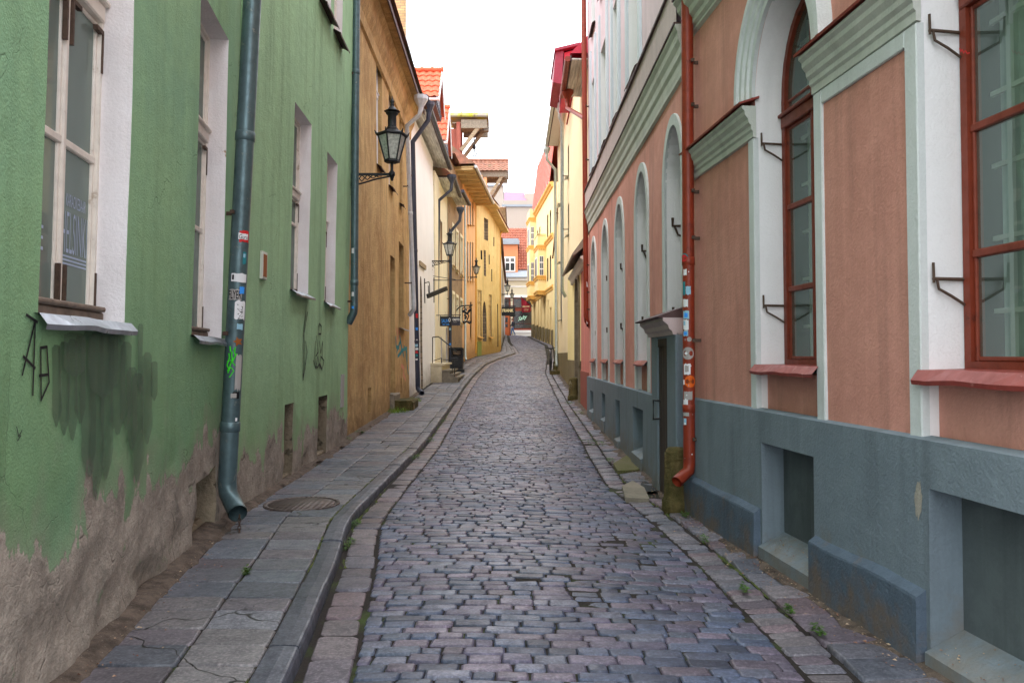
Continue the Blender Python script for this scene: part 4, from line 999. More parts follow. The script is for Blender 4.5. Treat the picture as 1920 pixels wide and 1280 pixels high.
e = eave(Or, orh, -3.2, Or.L, zo+.1, .95, 'planks_y', boards=1, gut=True)
for k in range(10): bm_ = MB(); u = lerp(-3.1, Or.L-.1, k/9); wbox(bm_, Or, u-.06, u+.06, zo-.03, zo+.1, -.2, .9); bm_.build('rafter', M['planks_y'], e)
slope(Or, orh, -3.2, Or.L, zo+.25, 1.0, 3, 3.2, 'tile_old')
def hoist(root, xl, xr, yt, yb, D, w, ys0, ys1, xs_top, xs_bot, barrel, hook):
    """timber crane gable: beam roof running out over the street on two struts"""
    a = at(xl, yt, D); b = at(xr, yt, D); zt_, zb_ = a.z, at(xl, yb, D).z
    mb = MB()
    if barrel:
        n = 8; vs = []
        for i in range(n+1):
            t = PI*i/n; y = D-w*math.cos(t)*1.08; z = zb_+(zt_-zb_)*(.45+.55*math.sin(t)); vs += [(a.x, y, z), (b.x, y, z), (a.x, y, z-.05), (b.x, y, z-.05)]
        mb.add(vs, [(4*i, 4*i+1, 4*i+5, 4*i+4) for i in range(n)]+[(4*i+2, 4*i+6, 4*i+7, 4*i+3) for i in range(n)]+[(4*i+1, 4*i+3, 4*i+7, 4*i+5) for i in range(n)])
        h = mb.build('hoist_roof', M['moss_metal'], root)
        for q in (.33, .66): s_ = MB(); s_.tube([(lerp(a.x, b.x, q), D-w*1.1*math.cos(PI*i/8), zb_+(zt_-zb_)*(.46+.56*math.sin(PI*i/8))) for i in range(9)], .03, 6); s_.build('seam', M['moss_metal'], h)
    else:
        h = tileroof(a, Vector((b.x-a.x, 0, 0)), Vector((0, -w*1.15, zb_-zt_)), 9, 5).build('hoist_roof', M['tile_old'], root)
        tileroof(b, Vector((a.x-b.x, 0, 0)), Vector((0, w*1.15, zb_-zt_)), 9, 5).build('far_slope', M['tile_old'], h)
        mb = MB(); mb.tube([a+Vector((0,0,.05)), b+Vector((0,0,.05))], .1, 8); mb.build('ridge', M['tile_old'], h)
        mb = MB(); mb.add([(b.x-.03, D, zt_-.05), (b.x-.03, D-w, zb_), (b.x-.03, D+w, zb_)], [(0,1,2)]); mb.build('gable', M['slate'], h)
    sb = MB(); hb = .42
    for s_ in (-1, 1): sb.box(((a.x+b.x)/2+.3, D+s_*w*.92, zb_-hb/2+.1), (b.x-a.x-.7, .08, hb))
    sb.box(((a.x+b.x)/2, D, zb_-.05), (b.x-a.x-.4, w*1.8, .05)); sb.box((b.x-.1, D, zb_-.12), (.25, .3, .25)); sb.build('side_board', M['board'], h)
    for s_ in (-1, 1):
        st_ = MB(); sh_y = Vector((0, s_*w*.85, 0)); p = at(xs_top, ys0, D)+sh_y; q = at(xs_bot, ys1, D)+sh_y; off = Vector((.0, 0, 0)); st_.bar(p, q, .15, .17); st_.build('strut', M['beam'], h)
    po = MB(); xa = at(xs_bot, ys1, D).x-.12
    for s_ in (-1, 1): po.box((xa, D+s_*w*.8, (zb_+at(xs_bot, ys1, D).z)/2-.1), (.2, .2, zb_-at(xs_bot, ys1, D).z+.2))
    po.box((xa-.55, D, (zb_+at(xs_bot, ys1, D).z)/2-.3), (.9, w*1.5, zb_-at(xs_bot, ys1, D).z)); po.build('post', M['timber_red'] if barrel else M['orange_l'], h)
    if hook:
        hx, y0, y1 = hook; p = at(hx, y0, D); q = at(hx, y1, D); k = MB(); k.tube([p, q+Vector((0,0,.45))], .025, 6); k.lathe(q+Vector((0,0,.25)), [(.03,.2),(.09,.15),(.09,0),(.03,-.05)], 8)
        k.tube([q+Vector((.0,0,.2)), q+Vector((.02,0,.1)), q+Vector((.12,0,.02)), q+Vector((.1,0,-.1)), q+Vector((-.02,0,-.14)), q+Vector((-.12,0,-.06))], .03, 6); k.build('hook', M['black_iron'], h)
hoist(orh, 843, 916, 216, 238, 40.5, .95, 240, 290, 904, 866, True, (889, 245, 288))
# ---------------------------------------------------------------- mustard yellow gabled house
Ye = Wall((-2.1, 46.02), (-.75, 51.0), 'L', 0, .02, .04, 8)
yh = house('yellow_house', Ye, Ye.L/2, 'old mustard yellow house turned towards the street, with narrow bricked slots and a tiled hoist')
zy = 10.2
slots = holes_of(Ye, [(915, 907.5, 412, 452), (911, 907, 470, 518)])
yw = holes_of(Ye, [(903, 895.5, 545, 632), (921.5, 916.5, 553, 632), (904, 901, 470, 487), (918, 916.5, 478, 496)])
yarch = holes_of(Ye, [(912, 905, 566, 640)])[0]
nar = holes_of(Ye, [(927, 925.3, 445, 462), (922.5, 921, 505, 528), (934, 932.5, 570, 650)])
ar = archp(yarch[0], yarch[1], yarch[2], lerp(yarch[2], yarch[3], .55), yarch[3])
mb = MB(); out = [(0, .8), (Ye.L, .8), (Ye.L, zy-.6), (Ye.L*.55, zy+.3), (0, zy+.6)]; sheet(mb, Ye, out, [rect(*w) for w in slots+yw+nar]+[ar], step=.35); shell(mb, Ye, out, 4); mb.build('wall', M['yellow_l'], yh)
for w in slots: 
    mb = MB(); reveal(mb, Ye, rect(*w), .18); mb.quad(*[Ye.p(*p, -.18) for p in rect(*w)]); mb.build('bricked_slot', M['brick_grey'], yh)
mb = MB(); reveal(mb, Ye, ar, .25); mb.add([Ye.p(*p, -.25) for p in ar], [tuple(range(len(ar)))]); mb.build('bricked_arch', M['brick_grey'], yh)
for w in nar: mb = MB(); reveal(mb, Ye, rect(*w), .18); mb.quad(*[Ye.p(*p, -.18) for p in rect(*w)]); mb.build('loophole', M['dark_in'], yh)
M['dull_pane'] = paint('dull_brown_pane', lin(220,188,130), rough=.6, var=.3)
for w in yw[:2]:
    window(Ye, yh, *w, .06, 'planks_y', fw=.06, mull=[(w[0]+w[1])/2], rails=[lerp(w[2], w[3], .5)], trans=[lerp(w[2], w[3], .75)], sill=('pipe_ochre', .15, .05), glassy='dull_pane')
for w in yw[2:]: mb = MB(); reveal(mb, Ye, rect(*w), .18); mb.quad(*[Ye.p(*p, -.18) for p in rect(*w)]); mb.build('loophole', M['dark_in'], yh)
mb = MB(); u0, z0 = Ye.uv(895, 670); u1, z1 = Ye.uv(902, 640); wbox(mb, Ye, u0, u1, z0, z1, -.05, .04); mb.build('green_cabinet', flat('cabinet_green', lin(140,150,80), .7), yh)
# eave rising to the gable hoist, tiled verge to the far side
mb = MB(); mb.hexa([Ye.p(-.3, zy+.65, .7), Ye.p(2.6, zy+.15, .7), Ye.p(2.6, zy+.15, -.2), Ye.p(-.3, zy+.65, -.2), Ye.p(-.3, zy+.75, .7), Ye.p(2.6, zy+.25, .7), Ye.p(2.6, zy+.25, -.2), Ye.p(-.3, zy+.75, -.2)])
mb.hexa([Ye.p(2.6, zy+.15, .5), Ye.p(Ye.L+.2, zy-.85, .5), Ye.p(Ye.L+.2, zy-.85, -.2), Ye.p(2.6, zy+.15, -.2), Ye.p(2.6, zy+.25, .5), Ye.p(Ye.L+.2, zy-.7, .5), Ye.p(Ye.L+.2, zy-.7, -.2), Ye.p(2.6, zy+.25, -.2)]); mb.build('eave', M['planks_y'], yh)
mb = MB(); mb.quad(Ye.p(-.3, zy+.8, .75), Ye.p(2.6, zy+.3, .75), Ye.p(2.6, zy+3.2, -3), Ye.p(-.3, zy+3.4, -3)); mb.quad(Ye.p(2.6, zy+.3, .55), Ye.p(Ye.L+.25, zy-.66, .55), Ye.p(Ye.L+.1, zy+2, -3), Ye.p(2.6, zy+3.2, -3)); mb.build('roof', M['tile_red'], yh)
hoist(yh, 879, 953, 302, 328, 48.3, .95, 332, 380, 944, 914, False, None)
# ---------------------------------------------------------------- grey house beyond
Gy = Wall((-.80, 51.02), (-.74, 83.5), 'L', 0, .01, .0, 9)
gyh = house('grey_house', Gy, 4, 'pale grey house standing just beyond the mustard yellow house, behind the small hanging sign')
zg = Gy.zz(943, 478)
gw = holes_of(Gy, [(942, 941, 510, 570)])
mb = MB(); out = rect(0, Gy.L, 1, 9.0); sheet(mb, Gy, out, [rect(*w) for w in gw], step=.6); shell(mb, Gy, out, 5); mb.build('wall', M['grey_l'], gyh)
for w in gw: mb = MB(); reveal(mb, Gy, rect(*w), .15); mb.quad(*[Gy.p(*p, -.15) for p in rect(*w)]); mb.build('window', M['dark_in'], gyh)
eave(Gy, gyh, 0, 8, Gy.zz(945, 478), .4, 'soffit_grey', gut=False)
slope(Gy, gyh, 0, Gy.L, 9.0, .2, 4, 3, 'tile_old')
mb = MB(); wbox(mb, Gy, -.02, 4, 1, Gy.zz(940, 480), 0, .05); mb.build('lower_wall', M['yellow_l'], gyh)
# ================================================================== RIGHT SIDE
Nw = Wall((2.347, .6), (1.757, 7.8), 'R', .007, .01, 0, 21)
Fw = Wall((1.735, 7.82), (1.78, 18.4), 'R', .003, .012, 0, 22)
pk = house('terracotta_house', Nw, Nw.L, 'terracotta house with arched windows above a blue grey plinth, along the right side')
ZP = 1.09; ZS = 3.42; ZT = 4.12; TOP = 12.5
nwin = [(Nw.u(1537), Nw.u(1422))]; wd = nwin[0][1]-nwin[0][0]; f2 = Nw.u(1734); nwin.append((f2-wd, f2)); pit_ = nwin[0][0]-f2
u3 = f2-wd-pit_; 
if u3-wd > .05: nwin.append((u3-wd, u3))
hol = [archp(a, b, ZP-.01, ZS+.02, ZT, 20) for a, b in nwin]
out = rect(0, Nw.L, ZP-.05, TOP)
mb = MB(); sheet(mb, Nw, out, hol, step=.3); shell(mb, Nw, rect(0, Nw.L, -.3, TOP), 3); mb.build('wall', M['pink'], pk)
reveals(Nw, pk, hol, .24, 'reveal', skip_bottom=True)
def arch_ring(mb, W, a, b, zs, zt, prof, n=22):
    """moulding swept round the arch; prof = (radial offset, out)"""
    um = (a+b)/2; r = (b-a)/2; m = len(prof); vs = []
    for i in range(n+1):
        t = PI*i/n
        for ro, o in prof: vs.append(W.p(um+(r+ro)*math.cos(t), zs+(zt-zs+ro)*math.sin(t), o))
    mb.add(vs, [(i*m+j, (i+1)*m+j, (i+1)*m+j+1, i*m+j+1) for i in range(n) for j in range(m-1)], smooth=False)
    mb.add(vs[:m], [tuple(range(m))]); mb.add(vs[-m:], [tuple(range(m-1,-1,-1))])
capprof = [(.0, ZS-.25), (.026, ZS-.245), (.026, ZS-.2), (.04, ZS-.185), (.04, ZS-.155), (.06, ZS-.135), (.064, ZS-.105), (.088, ZS-.075), (.09, ZS-.045), (.112, ZS-.025), (.112, ZS-.006), (0, ZS-.006)]
piers = []; edges_ = [Nw.L]+[x for a, b in nwin for x in (b, a)]+[0]
for i in range(0, len(edges_)-1, 2): piers.append((edges_[i+1], edges_[i]))
for a, b in piers:
    last = b >= Nw.L-.01
    mb = MB(); s_ = .105
    if a > .02: wbox(mb, Nw, a-.002, a+s_, ZP, ZS-.25, -.02, .022, bev=.006)
    if not last: wbox(mb, Nw, b-s_, b+.002, ZP, ZS-.25, -.02, .022, bev=.006)
    if not last: wbox(mb, Nw, a+s_, b-s_, ZS-.34, ZS-.25, -.02, .021, bev=.006)
    mb.build('pilaster_strip', M['trim'], pk)
    mb = MB(); wprofile(mb, Nw, a-.012, b+(-.12 if last else .012), capprof); c_ = mb.build('impost_cap', M['trim_green'], pk)
    mb = MB(); u0, u1 = a-.03, b+(-.12 if last else .03)
    mb.hexa([Nw.p(u0, ZS-.002, .135), Nw.p(u1, ZS-.002, .135), Nw.p(u1, ZS+.05, -.02), Nw.p(u0, ZS+.05, -.02), Nw.p(u0, ZS+.012, .14), Nw.p(u1, ZS+.012, .14), Nw.p(u1, ZS+.065, -.02), Nw.p(u0, ZS+.065, -.02)]); mb.build('flashing', M['red_metal'], c_)
for a, b in nwin:
    mb = MB(); arch_ring(mb, Nw, a, b, ZS+.06, ZT, [(-.002, -.02), (-.002, .03), (.05, .03), (.06, .05), (.1, .05), (.115, .07), (.16, .07), (.175, .09), (.22, .09), (.235, .0)]); mb.build('arch_moulding', M['trim'], pk)
    zsill = 1.42; mb = MB(); wbox(mb, Nw, a+.001, b-.001, ZP-.05, zsill-.05, -.3, -.07); mb.build('apron_panel', M['pink'], pk)
    um = (a+b)/2
    window(Nw, pk, a+.012, b-.012, zsill, ZT-.02, .215, 'wood_red', fw=.05, zs=ZS+.02, mull=[um], rails=[2.0, 2.62], trans=[3.28], glassy='glass_dim', sill=('red_metal', .05, .04), lattice=True)
    mb = MB(); 
    for k in range(3): wbox(mb, Nw, a+.004, a+.012, 0,0,0,0) if False else None
    for zz in (1.88, 3.12):
        for u in (b,):
            s_ = -1 if u == b else 1; o = -.205
            hk = MB(); P = Nw.p
            pts = [P(u+s_*.03, zz, o+.0), P(u+s_*.03, zz, o+.17), P(u+s_*.03, zz+.075, o+.18)]
            hk.tube([P(u+s_*.01, zz, o-.02), P(u+s_*.03, zz, o+.17), P(u+s_*.03, zz+.0, o+.175)], .009, 6); hk.tube([P(u+s_*.03, zz-.02, o+.17), P(u+s_*.03, zz+.08, o+.172)], .0075, 6)
            hk.tube([P(u+s_*.03, zz, o+.155), P(u+s_*.03, zz-.05, o+.145), P(u+s_*.03, zz-.085, o+.08), P(u+s_*.02, zz-.13, o+.0), P(u+s_*.01, zz-.15, o-.02)], .0075, 6); hk.build('shutter_hook', M['iron'], pk)
strokes(Nw, 'graffiti', M['redp'], pk, [[(1763,90),(1766,96),(1768,92),(1771,99),(1774,94),(1778,100),(1782,98)]], .006, -.1)
# string course
def string(W, u0, u1, zb, zt, bands, root, out=.24):
    h = zt-zb; prof = [(0, zb), (.03, zb+.02), (.03, zb+h*.12), (out*.3, zb+h*.2), (out*.32, zb+h*.34), (out*.5, zb+h*.42), (out*.54, zb+h*.58), (out*.75, zb+h*.7), (out*.8, zb+h*.84), (out, zb+h*.93), (out, zt), (-.05, zt)]
    mb = MB(); wprofile(mb, W, u0, u1, prof, steps=20); s_ = mb.build('string_course', M['trim_green'], root)
    mb = MB(); wbox(mb, W, u0, u1, zt, zt+.02, -.03, out+.015); mb.build('flashing', M['dark_flash'], s_)
string(Nw, 0, Nw.L-.12, 4.55, 4.9, None, pk, .18)
# plinth of the near wing
def plinth(W, u0, u1, zb, zt, off, holes, m, root, name='plinth', depth=.1, backm='niche', sills=True):
    mb = MB(); sheet(mb, W, rect(u0, u1, zb, zt), [rect(*h) for h in holes], off=off, step=.3, fine=.25)
    k = max(2, int((u1-u0)/.3))
    for i in range(k):
        a, b = lerp(u0, u1, i/k), lerp(u0, u1, (i+1)/k)
        mb.quad(W.p(a, zt, off, True), W.p(b, zt, off, True), W.p(b, zt+.012, -.03), W.p(a, zt+.012, -.03))
    for u in (u0, u1): mb.quad(W.p(u, zb, off, True), W.p(u, zt, off, True), W.p(u, zt, -.05), W.p(u, zb, -.05))
    p = mb.build(name, M[m], root)
    for h in holes:
        rv = MB(); reveal(rv, W, rect(*h), depth, skip_bottom=True, o0=off); rv.build('niche_side', M[m], p)
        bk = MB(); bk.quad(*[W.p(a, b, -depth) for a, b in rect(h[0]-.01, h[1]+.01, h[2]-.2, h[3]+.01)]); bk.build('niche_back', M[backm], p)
        if sills: sl = MB(); sl.hexa([W.p(h[0]+.002, h[2]-.2, off+.03), W.p(h[1]-.002, h[2]-.2, off+.03), W.p(h[1]-.002, h[2]-.2, -depth), W.p(h[0]+.002, h[2]-.2, -depth), W.p(h[0]+.002, h[2], off+.03), W.p(h[1]-.002, h[2], off+.03), W.p(h[1]-.002, h[2]+.1, -depth), W.p(h[0]+.002, h[2]+.1, -depth)]); sl.build('niche_sill', M[m], p)
    return p
n1a, n1b = Nw.u(1526, 960, .07), Nw.u(1428, 930, .07); n2b = Nw.u(1742, 1050, .07)
nich = [(n1a, n1b, .1, .86), (max(.3, n2b-1.15), n2b, .08, .86)]
pl = plinth(Nw, 0, Nw.L, -.25, ZP, .07, nich, 'blue_grey', pk)
sc_ = [Nw.uv(1720+7*math.cos(t)*(1+.5*noise.noise(Vector((t*2, 1, 1)))), 937+34*math.sin(t)*(1+.35*noise.noise(Vector((t*3, 5, 1)))), .072) for t in [k*PI/14 for k in range(28)]]
M['scuff'] = plaster('bare_scuffed_render', lin(176,172,160), streak=.3, blotch=.6, bump=.4)
mb = MB(); sheet(mb, Nw, sc_, off=.0725, step=.05); mb.build('scuff', M['scuff'], pl)
# low base course, broken at the niches
ed = [0, nich[1][0], nich[1][1], n1a, n1b, Nw.L]
for a, b in ((0, nich[1][0]-.02), (nich[1][1]+.03, n1a-.02), (n1b+.03, Nw.L+.02)):
    mb = MB(); prof = [(.02, -.25), (.128, -.25), (.125, .1), (.12, .325), (.116, .338), (.106, .345), (.066, .372), (.02, .376)]; k = max(2, int((b-a)/.15)); n = len(prof); vs = []
    for i in range(k+1):
        u = lerp(a, b, i/k); vs += [Nw.p(u, z+.012*noise.noise(Vector((u*2, 3, 3))), o+.01*noise.noise(Vector((u*3, z*6, 2)))) for o, z in prof]
    mb.add(vs, [(i*n+j, i*n+j+1, (i+1)*n+j+1, (i+1)*n+j) for i in range(k) for j in range(n-1)], smooth=False); mb.add(vs[:n], [tuple(range(n))]); mb.add(vs[-n:], [tuple(range(n-1,-1,-1))])
    mb.build('base_course', M['blue_dark'], pl)
# ---- far wing
FZP = lambda u: lerp(1.05, .97, u/Fw.L)
fx = [(1247, 1287), (1193, 1220), (1155, 1175.5), (1130, 1143.5), (1110, 1119.5)]
fw_ = []
for i, (xf, xn) in enumerate(fx):
    b = Fw.u(xf); a = Fw.u(xn) if i else b-1.12
    b += 0; w_ = min(1.15, b-a); fw_.append((b-w_, b))
fh = [archp(a+.1, b-.1, .972, 3.35, 3.95, 14) for a, b in fw_]
zb1, zt1, zt2 = 4.28, 4.76, 5.2
upw = holes_of(Fw, [(1150, 1160.5, -60, 300), (1127, 1139, 88, 330), (1110, 1117, 160, 350)])
upw = [(a, b, 5.45, 7.45) for a, b, c, d in upw]; g0 = upw[0]; upw.insert(0, (g0[0]-2.15, g0[0]-2.15+1.0, 5.45, 7.45)); 
upw2 = [(a, b, 8.5, 10.2) for a, b, c, d in upw]
out = rect(0, Fw.L, .97, zt1); mb = MB(); sheet(mb, Fw, out, fh, step=.3); shell(mb, Fw, rect(0, Fw.L, -.2, TOP), 3); mb.build('wall', M['pink_far'], pk)
mb = MB(); sheet(mb, Fw, rect(0, Fw.L, zt1, TOP), [rect(*w) for w in upw+upw2], step=.35, off=-.0); mb.build('upper_wall', M['pink_pale'], pk)
mb = MB(); sheet(mb, Fw, rect(0, Fw.L+.05, zt1+.02, zt2), off=.1, step=.4)
mb.quad(Fw.p(0, zt2, .1), Fw.p(Fw.L, zt2, .1), Fw.p(Fw.L, zt2, -.02), Fw.p(0, zt2, -.02)); mb.quad(Fw.p(Fw.L+.05, zt1, .1), Fw.p(Fw.L+.05, zt2, .1), Fw.p(Fw.L+.05, zt2, -.02), Fw.p(Fw.L+.05, zt1, -.02)); b_ = mb.build('attic_band', M['band'], pk)
mb = MB(); wbox(mb, Fw, 0, Fw.L+.06, zt2, zt2+.025, -.02, .13); mb.build('flashing', M['dark_flash'], b_)
string(Fw, 0, Fw.L+.06, zb1, zt1, None, pk, .115)
reveals(Fw, pk, fh, .3, 'reveal', skip_bottom=True); reveals(Fw, pk, [rect(*w) for w in upw+upw2], .28, 'reveal')
M['strip_b'] = plaster('pale_blue_strip', lin(206,216,222), streak=.2, blotch=.2, bump=.2)
for a, b, c, d in upw:
    for x in (a-.2, b+.02): mb = MB(); wbox(mb, Fw, x, x+.18, zt2+.05, 8.2, -.02, .035); mb.build('window_strip', M['strip_b'], pk)
for (a, b) in fw_:
    # flat surround: two strips and the arch ring
    mb = MB(); wbox(mb, Fw, a-.02, a+.1, FZP(a), 3.35, -.01, .024, bev=.005); wbox(mb, Fw, b-.1, b+.02, FZP(a), 3.35, -.01, .024, bev=.005); arch_ring(mb, Fw, a+.1, b-.1, 3.35, 3.95, [(-.001, -.01), (-.001, .024), (.115, .024), (.12, -.01)], 16); mb.build('window_surround', M['trim'], pk)
    um = (a+b)/2
    window(Fw, pk, a+.11, b-.11, 1.42, 3.94, .28, 'wood_red', fw=.06, zs=3.35, mull=[um], rails=[2.0, 2.6], trans=[3.25], glassy='glass_dim', sill=('red_metal', .05, .04))
    mb = MB(); wbox(mb, Fw, a+.1, b-.1, .9, 1.36, -.35, -.06); mb.build('apron_panel', M['pink'], pk)
    for zz in (1.95, 2.95):
        hk = MB(); u = b-.13; P = Fw.p; o = -.27
        hk.tube([P(u, zz, o), P(u, zz, o+.2), P(u, zz+.09, o+.2)], .016, 6); hk.tube([P(u, zz, o+.18), P(u, zz-.1, o+.14), P(u, zz-.15, o)], .012, 6); hk.build('shutter_hook', M['iron'], pk)
for w in upw+upw2: window(Fw, pk, *w, .24, 'wood_grey', fw=.06, mull=[(w[0]+w[1])/2], trans=[w[3]-.7], curtain=[(0,1)], sill=('dark_flash', .06, .03))
DU = lambda D: (D-7.82)*Fw.L/10.58
fn = holes_of(Fw, [(1111, 1117.5, 731, 769), (1134, 1141, 736, 785), (1161, 1169, 748, 822), (1195, 1214, 761, 846)])
fn = [(a, b, max(c, .12), d) for a, b, c, d in fn]
plinth(Fw, DU(9.25), Fw.L, -.2, 1.02, .06, fn, 'blue_grey', pk, depth=.12)
# doorcase projecting from the far wing
mb = MB(); dA, dB = DU(8.29), DU(8.86); o = .13; zd = 1.68
wbox(mb, Fw, DU(7.84), dA, -.3, 1.72, -.02, o, bev=.012); wbox(mb, Fw, dB, DU(9.24), -.3, 1.72, -.02, o, bev=.012); wbox(mb, Fw, dA, dB, zd, 1.72, -.02, o-.01)
dc_ = mb.build('doorcase', M['blue_grey'], pk)
mb = MB(); wprofile(mb, Fw, DU(7.84), DU(9.3), [(0, 1.7), (.15, 1.705), (.16, 1.74), (.19, 1.76), (.2, 1.8), (.25, 1.84), (.25, 1.87), (0, 1.87)]); c_ = mb.build('door_cornice', M['band'], dc_)
mb = MB(); a, b = DU(7.84), DU(9.34); mb.hexa([Fw.p(a, 1.872, .29), Fw.p(b, 1.872, .29), Fw.p(b, 1.872, -.02), Fw.p(a, 1.872, -.02), Fw.p(a, 1.885, .3), Fw.p(b, 1.885, .3), Fw.p(b-.25, 2.0, -.02), Fw.p(a, 2.0, -.02)]); mb.build('door_roof', M['dark_flash'], dc_)
mb = MB(); wbox(mb, Fw, dA, dB, -.25, zd, .0, .095)
for k in range(4): wbox(mb, Fw, lerp(dA, dB, k/4)+.006, lerp(dA, dB, (k+1)/4)-.006, -.2, zd-.09, .095, .108)
wbox(mb, Fw, dA, dB, zd-.09, zd, .095, .12); do_ = mb.build('door', M['door'], pk)
mb = MB(); mb.tube([Fw.p(dB-.06, 1.0, .1), Fw.p(dB-.06, 1.01, .185), Fw.p(dB-.06, .8, .185), Fw.p(dB-.06, .81, .1)], .014, 8); mb.build('handle', M['black_iron'], do_)
strokes(Fw, 'peeling_paint', M['greyp'], do_, [[(1243,700),(1244,720)],[(1246,720),(1247,745),(1245,760)],[(1244,770),(1245,790)],[(1248,690),(1249,705)]], .012, .11)
# ---------------------------------------------------------------- rose wing with grey eave (between the palace house and the cream house)
Rw_ = Wall((1.80, 18.42), (1.85, 21.4), 'R', 0, .01, 0, 23)
rs = house('rose_house', Rw_, Rw_.L/2, 'narrow rose plastered house with brown red foot and grey soffit, beside the far red drainpipe')
mb = MB(); sheet(mb, Rw_, rect(0, Rw_.L, 1.1, 4.3), step=.3); mb.build('wall', M['pink2'], rs)
mb = MB(); sheet(mb, Rw_, rect(0, Rw_.L, -.1, 1.1), step=.3, off=.02); mb.quad(Rw_.p(0,1.1,.02), Rw_.p(Rw_.L,1.1,.02), Rw_.p(Rw_.L,1.11,-.02), Rw_.p(0,1.11,-.02)); mb.build('plinth', M['brown_p'], rs)
mb = MB(); sheet(mb, Rw_, rect(0, Rw_.L, 4.3, 8.5), step=.3); shell(mb, Rw_, rect(0, Rw_.L, -.1, 8.5), 3); mb.build('upper_wall', M['cream_r'], rs)
eave(Rw_, rs, 0, Rw_.L-.3, 8.35, .42, 'soffit_grey', boards=3, gutmat='pipe_red')
slope(Rw_, rs, 0, Rw_.L, 8.5, .45, 3, 3.5, 'roof_red')
# ---------------------------------------------------------------- tall cream house
Bw = Wall((1.85, 21.42), (1.95, 28.0), 'R', 0, .01, 0, 24)
bh = house('cream_gateway_house', Bw, Bw.L/2, 'tall pale cream house with a rough stone arched gateway and olive plinth on the right')
ga = holes_of(Bw, [(1080.5, 1087, 512, 742)])[0]; ga = (ga[0], ga[1], ga[2]-.3, 3.95)
arc_ = archp(*ga[:2], ga[2], 3.1, ga[3])
bw_ = [(Bw.L-.9, Bw.L-.3, z, z+1.1) for z in (5.6, 7.6)]
mb = MB(); sheet(mb, Bw, rect(0, Bw.L, 4.2, 9.6), [rect(*w) for w in bw_], step=.4); shell(mb, Bw, rect(0, Bw.L, -.1, 9.6), 4); mb.build('upper_wall', M['cream_r'], bh)
mb = MB(); sheet(mb, Bw, rect(0, Bw.L, 1.35, 4.2), [[p for p in archp(ga[0], ga[1], 1.35, 3.1, ga[3])]], step=.4); mb.build('wall', M['yellow_r'], bh)
for a, b in ((0, ga[0]), (ga[1], Bw.L)):
    if b-a > .1: mb = MB(); sheet(mb, Bw, rect(a, b, 0, 1.35), step=.3, off=.015); mb.build('plinth', M['olive'], bh)
mb = MB(); reveal(mb, Bw, arc_, .5); mb.add([Bw.p(*p, -.5) for p in arc_], [tuple(range(len(arc_)))]); mb.build('stone_gateway', M['brick_grey'], bh)
mb = MB(); arch_ring(mb, Bw, ga[0], ga[1], 3.1, ga[3], [(-.04, -.05), (-.04, .05), (.14, .05), (.16, -.02)], 14); wbox(mb, Bw, ga[1]-.02, ga[1]+.16, ga[2], 3.1, -.1, .05); wbox(mb, Bw, ga[0]-.16, ga[0]+.02, ga[2], 3.1, -.1, .05); mb.build('gateway_surround', M['stone'], bh)
for w in bw_: window(Bw, bh, *w, .08, 'white_trim', fw=.07, mull=[(w[0]+w[1])/2], rails=[lerp(w[2], w[3], .6)], curtain=[(0,1)], sill=('pipe_galv', .12, .03))
# pent roof over the ground floor
u0, u1 = -1.8, 3.6; zc_ = 4.2; mb = MB()
mb.hexa([Bw.p(u0, zc_-.25, .32), Bw.p(u1, zc_-.25, .32), Bw.p(u1, zc_+.05, -.05), Bw.p(u0, zc_+.05, -.05), Bw.p(u0, zc_-.2, .34), Bw.p(u1, zc_-.2, .34), Bw.p(u1, zc_+.35, -.05), Bw.p(u0, zc_+.35, -.05)]); pr = mb.build('pent_roof', M['pent'], bh)
mb = MB(); wprofile(mb, Bw, u0, u1+.2, [(0, zc_-.5), (.06, zc_-.48), (.08, zc_-.36), (.14, zc_-.3), (.14, zc_-.26), (0, zc_-.22)]); mb.build('pent_cornice', M['soffit_pale'], pr)
slope(Bw, bh, 0, Bw.L, 9.6, .05, 3, 2.2, 'roof_red')
# crimson box dormer with maroon hood
D0, D1 = 24.6, 27.0
P0 = [at(1057, 168, D0), at(1086, 168, D0), at(1086, 92, D0), at(1058, 99, D0)]; sh = Vector((0, D1-D0, 0))
mb = MB(); mb.hexa([P0[0], P0[1], P0[1]+sh, P0[0]+sh, P0[3], P0[2], P0[2]+sh, P0[3]+sh]); dm = mb.build('dormer', M['roof_red'], bh)
P1 = [at(1037, 154, D0-.1), at(1053, 158, D0-.1), at(1057, 95, D0-.1), at(1042, 97, D0-.1)]; mb = MB(); mb.hexa([P1[0], P1[1], P1[1]+sh, P1[0]+sh, P1[3], P1[2], P1[2]+sh, P1[3]+sh])
q0, q1 = at(1040, 95.5, D0-.2), at(1088, 84, D0-.2); 
mb.hexa([q0, q1, q1+sh*1.1, q0+sh*1.1]+[p+Vector((0,0,.08)) for p in (q0, q1, q1+sh*1.1, q0+sh*1.1)]); mb.build('dormer_hood', M['roof_maroon'], dm)
